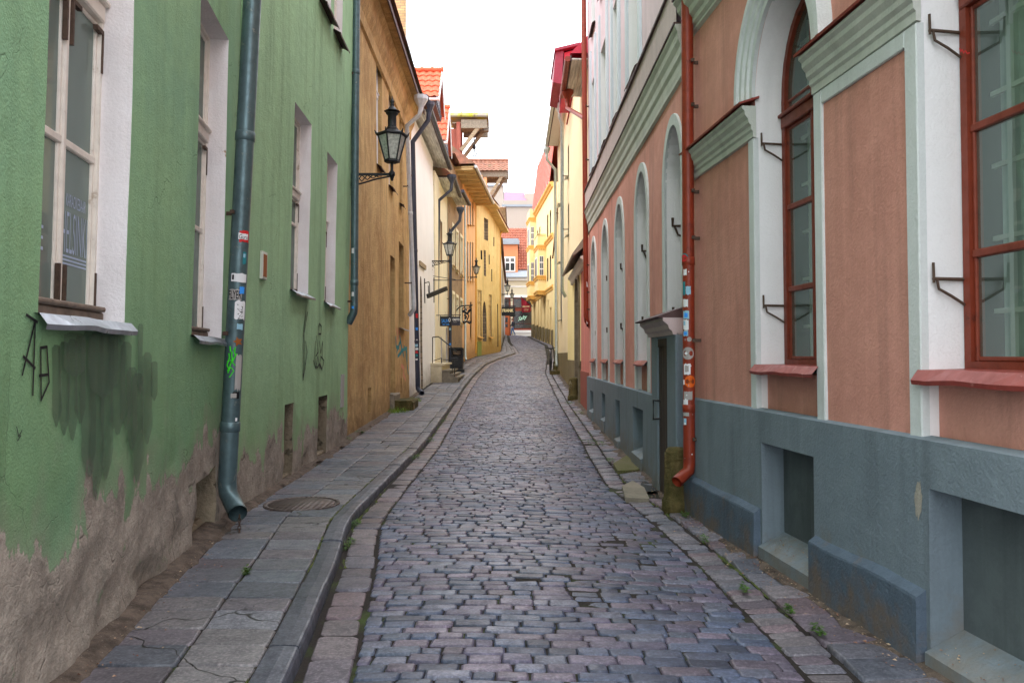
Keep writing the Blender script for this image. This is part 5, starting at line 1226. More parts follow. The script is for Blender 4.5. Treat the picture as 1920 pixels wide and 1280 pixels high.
# ---------------------------------------------------------------- cream house with white eave
Cw = Wall((1.95, 28.02), (1.97, 34.3), 'R', 0, .01, 0, 25)
cch = house('cream_eave_house', Cw, Cw.L/2, 'pale cream house under a broad white eave with two galvanised pipes, farther along the right')
cw_ = [(1.2+2.2*i, 2.1+2.2*i, z, z+1.5) for i in range(1, 2) for z in (2.9, 5.2, 7.5)]
mb = MB(); sheet(mb, Cw, rect(0, Cw.L, 1.6, 10.4), [rect(*w) for w in cw_], step=.4); shell(mb, Cw, rect(0, Cw.L, 0, 10.4), 4); mb.build('wall', M['cream_r'], cch)
mb = MB(); sheet(mb, Cw, rect(0, Cw.L, .1, 1.6), step=.4, off=.01); mb.build('plinth', M['olive'], cch)
for w in cw_: window(Cw, cch, *w, .06, 'white_trim', fw=.07, mull=[(w[0]+w[1])/2], rails=[lerp(w[2], w[3], .6)], curtain=[(0,1)], sill=('pipe_galv', .14, .03))
eave(Cw, cch, 0, Cw.L-.6, 10.35, .42, 'soffit_pale', gutmat='pipe_galv', mat_e='dark_flash'); slope(Cw, cch, 0, Cw.L, 10.5, .45, 3.5, 3, 'roof_maroon')
# plain wall between (mostly hidden)
Hw = Wall((2.15, 34.32), (3.2, 62), 'R', 0, .0, 0, 26)
hh = house('plain_yellow_house', Hw, 3, 'plain yellow house almost hidden behind the cream house with the white eave')
mb = MB(); sheet(mb, Hw, rect(0, Hw.L, .6, 9.0), step=1.5); shell(mb, Hw, rect(0, Hw.L, .6, 9.0), 4); mb.build('wall', M['yellow_r'], hh); slope(Hw, hh, 0, Hw.L, 9.0, .1, 3, 3, 'tile_red')
# ---------------------------------------------------------------- ornate yellow house with oriels
Dw = Wall((3.2, 62.02), (1.97, 80), 'R', 0, .0, 0, 27)
dh = house('ornate_house', Dw, 6, 'golden yellow ornate house with orange moulded oriel windows at the far right bend')
DD = lambda D: (D-62.02)*Dw.L/17.98
ZW = 15.0
def zy_(y, D): return at(1000, y, D).z
gf = [(DD(a), DD(b), gz(a)+.2, gz(a)+z) for a, b, z in ((63.2,64.3,3.0),(65.2,66.0,3.6),(67.5,68.6,4.6),(70.5,71.6,4.4),(73,73.9,4.2),(76.4,77.5,4.0))]
uf = [(DD(a), DD(a)+.9, z, z+1.9) for a in (63.4, 65.3, 71.6, 73.6) for z in (7.6, 11.2)]
mb = MB(); sheet(mb, Dw, rect(0, Dw.L, 1.8, ZW), [rect(*w) for w in gf+uf], step=1.0); shell(mb, Dw, rect(0, Dw.L, 1.8, ZW), 5); mb.build('wall', M['orn'], dh)
reveals(Dw, dh, [rect(*w) for w in gf], .5, 'orn', jit=False)
for w in gf: mb = MB(); mb.quad(*[Dw.p(*p, -.45) for p in rect(*w)]); mb.build('door', M['door'], dh)
for w in uf: window(Dw, dh, *w, .12, 'white_trim', fw=.07, mull=[(w[0]+w[1])/2], rails=[lerp(w[2], w[3], .65)], curtain=[(0,1)])
mb = MB()
ug = sorted([(a, b) for a, b, c, d in gf]); cur = 0
for a, b in ug+[(Dw.L, Dw.L)]:
    if a-cur > .05: mb = MB(); wbox(mb, Dw, cur, a, 1.5, gz(62+a)+1.15, -.05, .06); mb.build('plinth', M['olive'], dh)
    cur = b
for z, o in ((6.6, .12), (10.6, .2), (14.6, .3)):
    mb = MB(); wprofile(mb, Dw, -.1, Dw.L+.1, [(0, z), (o*.4, z+.03), (o*.5, z+.15), (o, z+.25), (o, z+.38), (0, z+.42)], steps=6); mb.build('cornice', M['orn_dk'], dh)
def oriel(D, D2, off, yb, cors, wins, yt, par):
    u0, u1 = DD(D), DD(D2); zb, zt_ = zy_(yb, D), zy_(yt, D)
    mb = MB(); wbox(mb, Dw, u0, u1, zb, zt_, -.1, off); o = mb.build('oriel', M['orn'], dh)
    mb = MB(); mb.hexa([Dw.p(u0+.4, zb-.5, -.05), Dw.p(u1-.4, zb-.5, -.05), Dw.p(u1-.4, zb-.5, .15), Dw.p(u0+.4, zb-.5, .15)][::-1]+[Dw.p(u0, zb, -.05), Dw.p(u0, zb, off), Dw.p(u1, zb, off), Dw.p(u1, zb, -.05)]) if False else None
    for y in cors:
        z = zy_(y, D); c = MB()
        wbox(c, Dw, u0-.07, u1+.07, z-.1, z+.1, -.05, off+.07); wbox(c, Dw, u0-.12, u1+.12, z+.1, z+.2, -.05, off+.12)
        k = int((off)/.16)
        for i in range(k): wbox(c, Dw, u0-.09, u0-.02, z-.2, z-.1, .02+i*.16, .1+i*.16)
        c.build('oriel_moulding', M['orn_dk'], o)
    for y0, y1 in wins:
        za, zb_ = zy_(y1, D), zy_(y0, D)
        # side window facing down the street, and the front window
        c = MB(); wbox(c, Dw, u0-.03, u0+.05, za, zb_, off*.32, off*.82); f = c.build('window', M['white_trim'], o)
        g = MB(); n_ = 3
        for i in range(2):
            for j in range(n_): wbox(g, Dw, u0-.045, u0-.02, lerp(za, zb_, j/n_)+.06, lerp(za, zb_, (j+1)/n_)-.03, lerp(off*.34, off*.8, i/2)+.02, lerp(off*.34, off*.8, (i+1)/2)-.01)
        g.build('pane', M['slate'], f)
        c = MB(); wbox(c, Dw, u0+.7, u1-.7, za, zb_, off-.02, off+.03); f = c.build('window', M['white_trim'], o); g = MB(); wbox(g, Dw, u0+.78, u1-.78, za+.08, zb_-.08, off, off+.035); g.build('pane', M['slate'], f)
    if par: c = MB(); wbox(c, Dw, u0-.05, u1+.05, zt_, zt_+par, off-.15, off+.05); wbox(c, Dw, u0-.05, u0+.1, zt_, zt_+par, 0, off+.04); wbox(c, Dw, u0-.1, u1+.1, zt_+par, zt_+par+.12, off-.2, off+.1); wbox(c, Dw, u0-.1, u0+.14, zt_+par, zt_+par+.11, 0, off+.09); c.build('parapet', M['orn'], o)
oriel(67, 70, .68, 547, (521, 464, 549), [(480, 517)], 461, .9)
oriel(75.6, 78.6, .58, 557, (531, 464, 412, 558), [(492, 529), (425, 461)], 392, 0)
mb = MB(); a, b = Dw.p(-.2, ZW, .3), Dw.p(DD(76), ZW, .3); c, d = Dw.p(DD(76), 19.6, -.25), Dw.p(-.2, 19.6, -.25); mb.quad(a, b, c, d); mb.quad(d, c, Dw.p(DD(76), ZW, -5), Dw.p(-.2, ZW, -5)); mb.add([b, Dw.p(DD(76), ZW, -5), c], [(0,1,2)]); rf = mb.build('roof', M['roof_pink'], dh)
mb = MB()
for k in range(12): u = lerp(0, DD(76), k/11); mb.bar(Dw.p(u, ZW+.03, .32), Dw.p(u, 19.63, -.23), .06, .08)
mb.build('seam', M['roof_pink'], rf)
# ================================================================== END OF THE STREET
DE = 86.0
def fbox(mb, x0, x1, y0, y1, D, d0, d1, mi=0):
    """box facing the viewer: image extents taken at depth D, running from D+d0 back to D+d1"""
    a = at(x0, y1, D); b = at(x1, y0, D); mb.hexa([(a.x, D+d0, a.z), (b.x, D+d0, a.z), (b.x, D+d1, a.z), (a.x, D+d1, a.z), (a.x, D+d0, b.z), (b.x, D+d0, b.z), (b.x, D+d1, b.z), (a.x, D+d1, b.z)], mi=mi)
e0 = at(968, 632, DE)
sh_ = thing('shop_house', (e0.x, DE, gz(DE)), 'cream shop house with steep red tiled roof closing the end of the street', 'house')
mb = MB(); fbox(mb, 900, 1060, 518, 660, DE, .3, 8); fbox(mb, 900, 1060, 518, 557, DE, 0, .3); fbox(mb, 957.5, 961.5, 557, 640, DE, 0, .3); fbox(mb, 900, 945, 557, 660, DE, 0, .3); fbox(mb, 998, 1060, 557, 660, DE, 0, .3); mb.build('wall', M['shop'], sh_)
mb = MB(); fbox(mb, 900, 1060, 553, 557.5, DE, -.06, 0); fbox(mb, 900, 1060, 536, 538, DE, -.05, 0); fbox(mb, 900, 1060, 521, 526, DE, -.2, 0); mb.build('cornice', M['white_trim'], sh_)
mb = MB(); a, b = at(900, 521, DE), at(1060, 521, DE); z2 = at(950, 505, DE).z; mb.hexa([(a.x, DE-.5, a.z), (b.x, DE-.5, a.z), (b.x, DE+.6, z2-.1), (a.x, DE+.6, z2-.1), (a.x, DE-.5, a.z+.1), (b.x, DE-.5, a.z+.1), (b.x, DE+.6, z2), (a.x, DE+.6, z2)]); mb.build('pent_roof', M['roof_blue'], sh_)
a = at(905, 505, DE+.5); zt_ = at(905, 428, DE+5).z; b = at(1050, 505, DE+.5)
r_ = tileroof(Vector((a.x, DE+5, zt_)), Vector((b.x-a.x, 0, 0)), Vector((0, -4.5, a.z-zt_)), 30, 16, amp=.06, step=.07).build('roof', M['tile_red'], sh_)
mb = MB(); mb.quad((a.x, DE+5, zt_), (b.x, DE+5, zt_), (b.x, DE+9.5, a.z), (a.x, DE+9.5, a.z)); mb.build('far_slope', M['tile_red'], r_)
mb = MB(); fbox(mb, 930, 971, 458, 511, DE, .2, 4); dm = mb.build('dormer', M['brick_o'], sh_)
mb = MB(); fbox(mb, 928, 974, 450, 458, DE, -.1, 4.5); fbox(mb, 930, 972, 446, 450, DE, .4, 4.5); mb.build('dormer_roof', M['roof_blue'], dm)
mb = MB(); fbox(mb, 940, 966, 481, 509, DE, .12, .2); f = mb.build('window', M['white_trim'], dm)
g = MB()
for x in (941.5, 948, 957.2): 
    x1_ = x+(5.2 if x < 945 else 7.2); fbox(g, x, x1_, 493, 506.5, DE, .1, .12)
    n = 3
    for k in range(n): fbox(g, lerp(x, x1_, k/n)+.3, lerp(x, x1_, (k+1)/n)-.3, 484, 490.5, DE, .1, .12)
g.build('pane', M['dark_in'], f)
# shopfront
mb = MB(); fbox(mb, 961.5, 998, 557.5, 620, DE, .12, .28); fbox(mb, 945, 957.5, 557.5, 632, DE, .12, .28); sf = mb.build('shopfront', M['wood_red'], sh_)
M['shop_glass'] = (lambda g: g.bsdf(g.mix(g.rng(g.noise(.9, 5), .42, .65), lin(26,30,34), lin(58,50,44)), .12, spec=.6))(N('dark_shop_glass'))
mb = MB(); fbox(mb, 963, 997, 560, 576, DE, .08, .12); fbox(mb, 963, 997, 583, 606, DE, .08, .12); fbox(mb, 963, 997, 607, 615, DE, .08, .12); fbox(mb, 946.5, 954, 560, 576, DE, .08, .12); mb.build('pane', M['shop_glass'], sf)
mb = MB(); fbox(mb, 946.5, 955.5, 592, 631, DE, .05, .12); d_ = mb.build('door', M['brick_o'] if False else paint('orange_brown_door', lin(176,90,48), rough=.6), sh_)
mb = MB(); fbox(mb, 947.5, 952, 595, 604, DE, .02, .05); fbox(mb, 947.5, 952, 607, 613, DE, .02, .05); mb.build('pane', M['shop_glass'], d_)
mb = MB(); fbox(mb, 961.5, 998, 619, 624, DE, -.3, .12); fbox(mb, 962.5, 998, 624, 634, DE, -.2, .12); mb.build('shop_sill', M['white_trim'], sh_)
mb = MB(); O_ = at(971, 604, DE); O_.y = DE+.05; a_ = at(988, 599, DE); b_ = at(972.5, 594, DE); text_on(mb, 'Salty', O_, Vector((a_.x-O_.x, 0, a_.z-O_.z)), Vector((.05, 0, b_.z-O_.z)), .01, .3); mb.build('neon_lettering', M['neon'], sh_)
# ---- buildings rising behind
b0 = at(965, 400, 100)
wb = thing('white_block', (b0.x, 100, gz(100)), 'plain white rendered block rising behind the red tiled shop roof', 'building')
mb = MB(); fbox(mb, 943, 1020, 388, 680, 100, 0, 10); fbox(mb, 905, 943, 345, 680, 100, 1.5, 10); mb.build('wall', M['white_b'], wb)
mb = MB(); fbox(mb, 941, 1022, 384, 388, 100, -.2, 10.2); fbox(mb, 905, 944, 342, 345, 100, 1.3, 10.2); mb.build('roof', M['roof_blue'], wb)
pb = thing('rose_roofed_block', (at(960,380,130).x, 130, gz(130)), 'distant block with a flat rose coloured roof peeping over the white block', 'building')
mb = MB(); fbox(mb, 940, 1020, 376, 680, 130, 0, 12); mb.build('wall', M['white_b'], pb)
mb = MB(); a, b = at(938, 377, 130), at(988, 377, 130); t0, t1 = at(946, 360, 133), at(982, 361, 133); mb.quad(a, b, t1, t0); mb.quad((t0.x,136,t0.z),(t1.x,136,t1.z),t1,t0); mb.build('roof', M['roof_rose'], pb)
mb = MB(); fbox(mb, 984, 1004, 360, 376, 130, 1, 8); mb.build('roof_box', M['white_b'], pb)
# ================================================================== STREET LAMPS
def make_lamp(label):
    t = thing('street_lamp', (0,0,0), label, 'street lamp', 'old wall lanterns along the left house fronts')
    R = 6; r0 = PI/6*.55
    mb = MB(); z0 = .20
    # local origin: foot of the stem at the arm's end. Wall lies at x=-L
    mb.lathe((0,0,0), [(.0,-.12),(.02,-.09),(.035,-.03),(.05,-.02),(.05,.03),(.03,.05),(.022,.07),(.022,.19),(.04,.2)], 12); mb.build('stem', M['black_iron'], t)
    # lantern frame
    rb, rt, zb, zt_ = .115, .225, z0+.02, z0+.42; fr = MB()
    fr.lathe((0,0,0), [(rb*1.05,zb-.03),(rb*1.12,zb-.02),(rb*1.12,zb+.012),(rb,zb+.015)], R, r0, smooth=False)
    for k in range(R):
        a = 2*PI*k/R+r0; c, s_ = math.cos(a), math.sin(a); fr.bar((rb*c, rb*s_, zb), (rt*c, rt*s_, zt_), .022, .022)
        fr.tube([(rt*c, rt*s_, zt_-.01), (rt*1.12*c, rt*1.12*s_, zt_+.02), (rt*1.24*c, rt*1.24*s_, zt_+.07)], [.02,.018,.006], 6)
    f = fr.build('lantern_frame', M['black_iron'], t)
    g = MB(); n = R; P = [(rb*.96*math.cos(2*PI*k/R+r0), rb*.96*math.sin(2*PI*k/R+r0), zb+.01) for k in range(n)]; Q = [(rt*.96*math.cos(2*PI*k/R+r0), rt*.96*math.sin(2*PI*k/R+r0), zt_-.005) for k in range(n)]
    g.add(P+Q, [(k, (k+1) % n, n+(k+1) % n, n+k) for k in range(n)]+[tuple(range(n-1,-1,-1))]); g.build('glass', M['lampglass'], f)
    c = MB(); c.lathe((0,0,0), [(rt*1.02,zt_-.015),(rt*1.16,zt_),(rt*1.16,zt_+.02),(rt*.85,zt_+.05),(rt*.5,zt_+.085),(rt*.46,zt_+.09),(rt*.46,zt_+.115),(.088,zt_+.125),(.082,zt_+.14)], R, r0, smooth=False)
    c.lathe((0,0,0), [(.078,zt_+.12),(.07,zt_+.16),(.07,zt_+.32),(.095,zt_+.345),(.1,zt_+.36),(.085,zt_+.37)], 14)
    c.lathe((0,0,0), [(.125,zt_+.385),(.13,zt_+.39),(.075,zt_+.42),(.045,zt_+.46),(.028,zt_+.48),(.04,zt_+.495),(.022,zt_+.51),(.032,zt_+.535),(.036,zt_+.55),(.02,zt_+.575),(.008,zt_+.61),(.0,zt_+.65)], 14); c.build('lantern_cap', M['black_iron'], t)
    L = .72; a = MB()
    a.bar((-L,0,.0), (.0,0,.0), .04, .035); a.tube([(-L,0,-.19), (-L*.7,0,-.15), (-L*.35,0,-.075), (0,0,-.025)], .014, 8)
    for k in range(5):
        x = lerp(-L*.92, -L*.3, k/5); x2 = lerp(-L*.92, -L*.3, (k+1)/5); zb_ = lambda x: -.19*(x/-L)**1.1
        a.tube([(x,0,-.01), (x2,0,zb_(x2)+.01)], .008, 6); a.tube([(x2,0,-.01), (x,0,zb_(x)+.01)], .008, 6)
    a.tube([(-L+.09+.07*math.cos(t_), 0, -.12+.07*math.sin(t_)) for t_ in [i*PI/6 for i in range(13)]], .008, 6)
    a.tube([(-L+.08+.06*math.cos(t_), 0, -.27+.06*math.sin(t_)) for t_ in [i*PI/6 for i in range(10)]], .008, 6); a.build('arm', M['black_iron'], t)
    w = MB(); w.box((-L-.015,0,-.15), (.035,.1,.46)); w.lathe((-L,0,.08), [(.03,0),(.02,.03),(.0,.07)], 8); w.lathe((-L,0,-.40), [(.0,-.05),(.025,-.02),(.03,.03)], 8); w.build('wall_bracket', M['black_iron'], t)
    return t
LL = ['large wall lantern at the seam of the green and ochre houses', 'wall lantern on a bracket of the white house, before the dark drainpipes', 'wall lantern on the orange house, beside the gold pipe', 'higher lantern just above the small gold lettered sign', 'smallest and farthest lantern, before the shopfront at the street end']
lamps = [(735, 327, 12.75, 1.0), (843, 489, 28.4, .95), (893, 519, 43.5, .86), (951.5, 551, 59, .95), (960, 563, 72, .9)]
proto = make_lamp(LL[0])
def copy_tree(o, parent=None):
    c = o.copy(); C.objects.link(c)
    if parent: c.parent = parent
    for ch in list(o.children): copy_tree(ch, c)
    return c
for i, (x, y, D, s_) in enumerate(lamps):
    o = proto if i == 0 else copy_tree(proto)
    o['label'] = LL[i]; p = at(x, y, D); o.location = p; o.scale = (s_,)*3
    if i: o.rotation_euler.z = random.uniform(-.2, .2)*.4
# ================================================================== DRAINPIPES
# near teal pipe on the green house
A_ = at(476, -60, 6.62); B_ = at(426, 905, 6.5); Cc = at(450, 965, 6.42)
g1 = pipe('thick teal grey drainpipe with stickers and green spray, against the near green wall', 'pipe_green', [A_, B_, at(428, 925, 6.5), at(446, 962, 6.25)], .073, joints=(at(455,258,6.6).z, at(438,800,6.5).z), clips=(at(452,402,6.6).z, at(437,625,6.5).z))
def on1(y): t = (y+60)/(905+60); return A_.lerp(B_, t)
Lx = (B_-A_).length
def stick(y0, y1, a0, a1, m, name='sticker'): t0, t1 = (on1(y0)-A_).length, (on1(y1)-A_).length; return pipe_patch(g1, name, M[m], A_, B_, .073, t1, t0, a0, a1)
def sg(sgn): return sgn
# angle sense: positive angles run to the right or left? resolved by SGN
d_ = (B_-A_).normalized(); f_ = Vector((-A_.x, -A_.y, 0)); f_ = (f_-d_*f_.dot(d_)).normalized(); SGN = 1 if d_.cross(f_).x > 0 else -1
def stk(y0, y1, a0, a1, m, off=.0025): 
    t0, t1 = (on1(y0)-A_).length, (on1(y1)-A_).length
    return pipe_patch(g1, 'sticker', M[m], A_, B_, .0735, t1, t0, SGN*a0, SGN*a1, off=off)
def stx(y0, y1, a0, a1, m, s, bold=0.0, off=.004):
    t0, t1 = (on1(y0)-A_).length, (on1(y1)-A_).length
    return pipe_text(g1, 'sticker_print', M[m], s, A_, B_, .0735, t1, t0, SGN*a0, SGN*a1, off, bold)
stk(442, 463, -2, 62, 'redp'); stk(447, 458, -8, 55, 'white', .003); stx(449, 457, -4, 50, 'inkb', 'Guru')
stk(481, 502, 25, 50, 'teal'); stk(484, 491, 28, 42, 'cyanp', .003)
stk(521, 537, -40, 60, 'white'); stx(524, 533, -33, -22, 'inkb', 'I')
stk(551, 570, -52, 30, 'greyp', .002); stx(553, 568, -50, 28, 'inkb', 'FLYER', .012); stk(545, 558, 15, 45, 'sblue', .0045)
stk(572, 606, -8, 62, 'white')
stk(613, 624, 10, 50, 'cyanp')
stk(672, 735, 15, 58, 'greyp'); stk(738, 750, 5, 50, 'inkb'); stk(741, 749, -5, 30, 'greyp', .0035)
stk(785, 791, 30, 44, 'white')
def pstroke(line, m, w, off=.004, T=None):
    """brush stroke on the pipe; line of (angle, image y)"""
    mb = MB()
    P = []
    for a, y in line:
        c = on1(y); f = Vector((-A_.x, -A_.y, 0)); f = (f-d_*f.dot(d_)).normalized(); s_ = d_.cross(f).normalized()*SGN; t = math.radians(a)
        P.append((c, math.cos(t)*f+math.sin(t)*s_))
    mb.tube([c+n_*(.073+.001) for c, n_ in P], w/2, 5, cap=False); return mb.build('spray_mark' if m == 'greenp' else 'sticker_print', M[m], g1)
pstroke([(5,578),(40,582),(38,588),(8,586),(30,592),(42,590)], 'inkb', .01)
pstroke([(10,596),(44,592),(20,600),(46,599),(14,604)], 'inkb', .01)
for ln in ([(-30,668),(-25,676),(-40,690),(-20,700)],[(-12,664),(-8,680),(-30,704)],[(0,660),(10,672),(-5,684),(12,690)],[(-40,684),(0,678),(20,668)],[(-35,700),(-10,694),(5,700),(-20,712)],[(-25,655),(-20,665)],[(8,656),(4,668)]): pstroke(ln, 'greenp', .011)
mb = MB(); cst = on1(646); t_ = math.radians(22*SGN); s__ = d_.cross(f_).normalized(); nn_ = (f_*math.cos(t_)+s__*math.sin(t_)); tt = d_.cross(nn_).normalized()
vs = [cst+nn_*.077]+[cst+nn_*(.0765-.003*(k % 2 == 0))+(tt*math.cos(k*PI/5)+d_*math.sin(k*PI/5))*(.042 if k % 2 == 0 else .02) for k in range(10)]; mb.add(vs, [(0, k+1, (k+1) % 10+1) for k in range(10)]); mb.build('sticker', M['brownp'], g1)
# chain hanging out of the spout
ch_ = MB(); p = at(449, 968, 6.25)
for k in range(6):
    c = p+Vector((0,0,-.028*k)); ax = Vector((1,0,0)) if k % 2 else Vector((0,1,0))
    ch_.tube([c+ax*.011*math.cos(q)+Vector((0,0,.019*math.sin(q))) for q in [i*PI/5 for i in range(11)]], .0035, 5)
ch_.build('chain', M['iron'], g1)
# small stand pipe behind it
p2 = pipe('teal zinc drainpipe in the corner of the green and ochre houses', 'pipe_green', [at(669, -160, 12.7), at(664, 575, 12.7), at(663, 586, 12.7), at(653, 606, 12.72)], .062, joints=(at(667,136,12.7).z, at(664,530,12.7).z), clips=(at(664,565,12.7).z, at(668,140,12.7).z))
for y0, y1, x, m in ((466,476,3,'white'),(548,556,3,'white'),(574,579,2,'sblue')):
    a, b = at(664.5, y0, 12.7), at(664.3, y1, 12.7); pipe_patch(p2, 'sticker', M[m], b, a, .063, 0, (a-b).length, -5, -40)
pipe('bright zinc drainpipe with funnel top at the ochre house corner', 'pipe_zinc', [at(789, 205, 20.3), at(786, 216, 20.3), at(763, 236, 20.6), at(776, 572, 20.8), at(776, 580, 20.8), at(768, 590, 21.0)], .06, hopper=.17, joints=(at(768,400,20.7).z,), clips=(at(770,350,20.7).z, at(775,530,20.7).z))
p4 = pipe('navy grey drainpipe with stickers near its foot, against the white house', 'pipe_dark', [at(804, 214, 22.4), at(803, 226, 22.4), at(774, 266, 22.5), at(783.5, 724, 22.5), at(784, 729, 22.5), at(791, 737, 22.1)], .068, hopper=.15, joints=(at(778,470,22.5).z, at(782,640,22.5).z), clips=(at(775,330,22.5).z,))
for y0, y1, m in ((588,596,'redp'),(614,619,'sblue'),(636,641,'white'),(645,650,'cyanp'),(652,656,'white'),(658,662,'redp'),(664,668,'teal'),(672,675,'white')):
    a, b = at(781.5, y0, 22.5), at(781.7, y1, 22.5); pipe_patch(p4, 'sticker', M[m], b, a, .069, 0, (a-b).length, -35+random.uniform(-15,15), 30+random.uniform(-15,15))
p5 = pipe('dark drainpipe ending on the stoop of the cream house, nearer of the pair', 'pipe_dark', [at(847, 345, 30.3), at(846, 356, 30.3), at(823, 376, 30.4), at(818, 688, 30.4)], .062, hopper=.17, clips=(at(820,560,30.4).z,))
for y0, y1, m in ((601,606,'white'),(640,644,'teal')): a, b = at(818.8, y0, 30.4), at(818.6, y1, 30.4); pipe_patch(p5, 'sticker', M[m], b, a, .063, 0, (a-b).length, -40, 30)
p6 = pipe('dark drainpipe behind the hanging bar signs, farther of the pair', 'pipe_dark', [at(863, 404, 34), at(862, 414, 34), at(845, 434, 34), at(844, 690, 34)], .065, hopper=.16, clips=(at(844,560,34).z,))
for y0, y1, m in ((615,619,'cyanp'),(643,647,'sblue'),(648,651,'white')): a, b = at(844, y0, 34), at(844, y1, 34); pipe_patch(p6, 'sticker', M[m], b, a, .066, 0, (a-b).length, -40, 30)
pipe('pale slim drainpipe with stickers at the corner of the orange house', 'pipe_galv', [at(872, 385, 40), at(872.5, 668, 40), at(874, 675, 39.7)], .055, clips=(at(872,520,40).z,))
pipe('gold painted drainpipe between the orange and mustard houses', 'pipe_ochre', [at(900, 340, 45.9), at(891.5, 362, 45.9), at(892.5, 662, 45.9)], .06, hopper=.14)
pipe('gold painted pipe at the far corner of the mustard house', 'pipe_ochre', [at(944, 428, 51), at(938, 440, 51), at(937, 655, 51)], .06)
r1 = pipe('oxide red drainpipe covered in torn stickers, at the stone post on the right', 'pipe_red', [at(1288, -60, 7.5), at(1292.5, 868, 7.5), at(1291, 882, 7.5), at(1269, 903, 7.4)], .056, joints=(at(1290,490,7.5).z,at(1292,765,7.5).z), clips=(at(1288,118,7.5).z, at(1289,200,7.5).z, at(1290,360,7.5).z, at(1290,447,7.5).z, at(1292,638,7.5).z, at(1293,822,7.5).z))
RA, RB = at(1288, -60, 7.5), at(1292.5, 868, 7.5)
def on2(y): return RA.lerp(RB, (y+60)/928)
d2 = (RB-RA).normalized(); f2_ = Vector((-RA.x, -RA.y, 0)); f2_ = (f2_-d2*f2_.dot(d2)).normalized(); S2_ = 1 if d2.cross(f2_).x > 0 else -1
def st2(y0, y1, a0, a1, m, off=.003):
    t0, t1 = (on2(y0)-RA).length, (on2(y1)-RA).length; return pipe_patch(r1, 'sticker', M[m], RA, RB, .0565, t1, t0, S2_*a0, S2_*a1, off=off)
def disc2(y, a, r, m, off=.003):
    mb = MB(); c = on2(y); s_ = d2.cross(f2_).normalized()*S2_; vs = []
    for k in range(17):
        ph = 2*PI*k/16; rr = r if k < 16 else 0; t = math.radians(a)+(rr*math.cos(ph))/.0565
        vs.append(c+d2*rr*math.sin(ph)+(f2_*math.cos(t)+s_*math.sin(t))*(.0565+off))
    mb.add(vs, [(k, (k+1) % 16, 16) for k in range(16)]); return mb.build('sticker', M[m], r1)
disc2(487, -45, .045, 'teal'); disc2(487, -45, .034, 'redp', .005)
st2(508, 519, -50, -15, 'white'); st2(531, 556, -60, -30, 'teal'); st2(540, 555, -25, 20, 'cyanp', .004); st2(564, 578, -55, -5, 'white'); st2(585, 600, -55, 5, 'cyanp'); st2(589, 597, -40, -8, 'sblue', .0045); st2(602, 620, -55, 0, 'white'); st2(604, 612, -50, -30, 'cyanp', .0045)
st2(622, 632, -55, -5, 'cyanp'); st2(624, 630, -45, -15, 'sblue', .0045); disc2(638, 5, .022, 'greyp'); disc2(664, -8, .058, 'greyp'); disc2(664, -25, .014, 'white', .005); st2(683, 703, -50, 15, 'white'); st2(687, 698, -35, -2, 'greyp', .0045)
disc2(716, 12, .056, 'orange'); t0, t1 = (on2(712)-RA).length, (on2(719)-RA).length; pipe_text(r1, 'sticker_print', M['brownp'], r'-mood-', RA, RB, .0565, t1, t0, S2_*-20, S2_*45, .006); st2(713, 722, -62, -42, 'white')
st2(734, 750, -52, 32, 'greyp'); st2(750, 760, -58, -10, 'white'); st2(772, 780, -60, 0, 'greyp'); st2(784, 796, -58, -25, 'cyanp'); st2(792, 796, -50, -30, 'white', .0045)
for k in range(10): y = random.uniform(500, 860); a = random.uniform(-50, 40); st2(y, y+random.uniform(1.5, 4), a, a+random.uniform(4, 14), random.choice(['white','greyp','white']))
r2 = pipe('tall oxide red drainpipe with a funnel branch at the far end of the terracotta house', 'pipe_red', [at(1094, -60, 18.2), at(1099, 592, 18.2), at(1100, 602, 18.2), at(1109, 614, 18.3)], .058, clips=[at(1096, y, 18.2).z for y in (200, 300, 365, 497, 548, 580)])
mb = MB(); q = [at(1064, 188, 20.6), at(1064, 203, 20.6), at(1096, 222, 18.25)]; mb.tube(q, .055, 12); mb.build('branch', M['pipe_red'], r2)
mb = MB(); R = .15; mb.lathe(q[0], [(.06,-.05),(.065,.02),(R,.16),(R*1.1,.18),(R*1.1,.3),(R*.95,.3),(R*.9,.18)], 8, .4, smooth=False); mb.build('hopper', M['pipe_red'], r2)
for y0, y1, m in ((528,538,'white'),(602,607,'white'),(608,613,'inkb')): a, b = at(1097.8, y0, 18.2), at(1098.2, y1, 18.2); pipe_patch(r2, 'sticker', M[m], b, a, .059, 0, (a-b).length, 20, 60)
pipe('galvanised drainpipe stopping short above the ground, on the tall cream house', 'pipe_galv', [at(1050, 214, 27.4), at(1050, 222, 27.4), at(1054, 232, 27.6), at(1054, 545, 27.6), at(1060, 555, 27.8)], .06, hopper=.17, clips=(at(1053,330,27.6).z, at(1053,430,27.6).z))
pipe('galvanised drainpipe reaching the ground at the corner stone of the cream eave house', 'pipe_galv', [at(1025, 292, 33.4), at(1026, 300, 33.4), at(1041, 318, 33.8), at(1043.5, 675, 33.8), at(1044, 685, 33.7)], .06, hopper=.15, clips=(at(1042,400,33.8).z,))
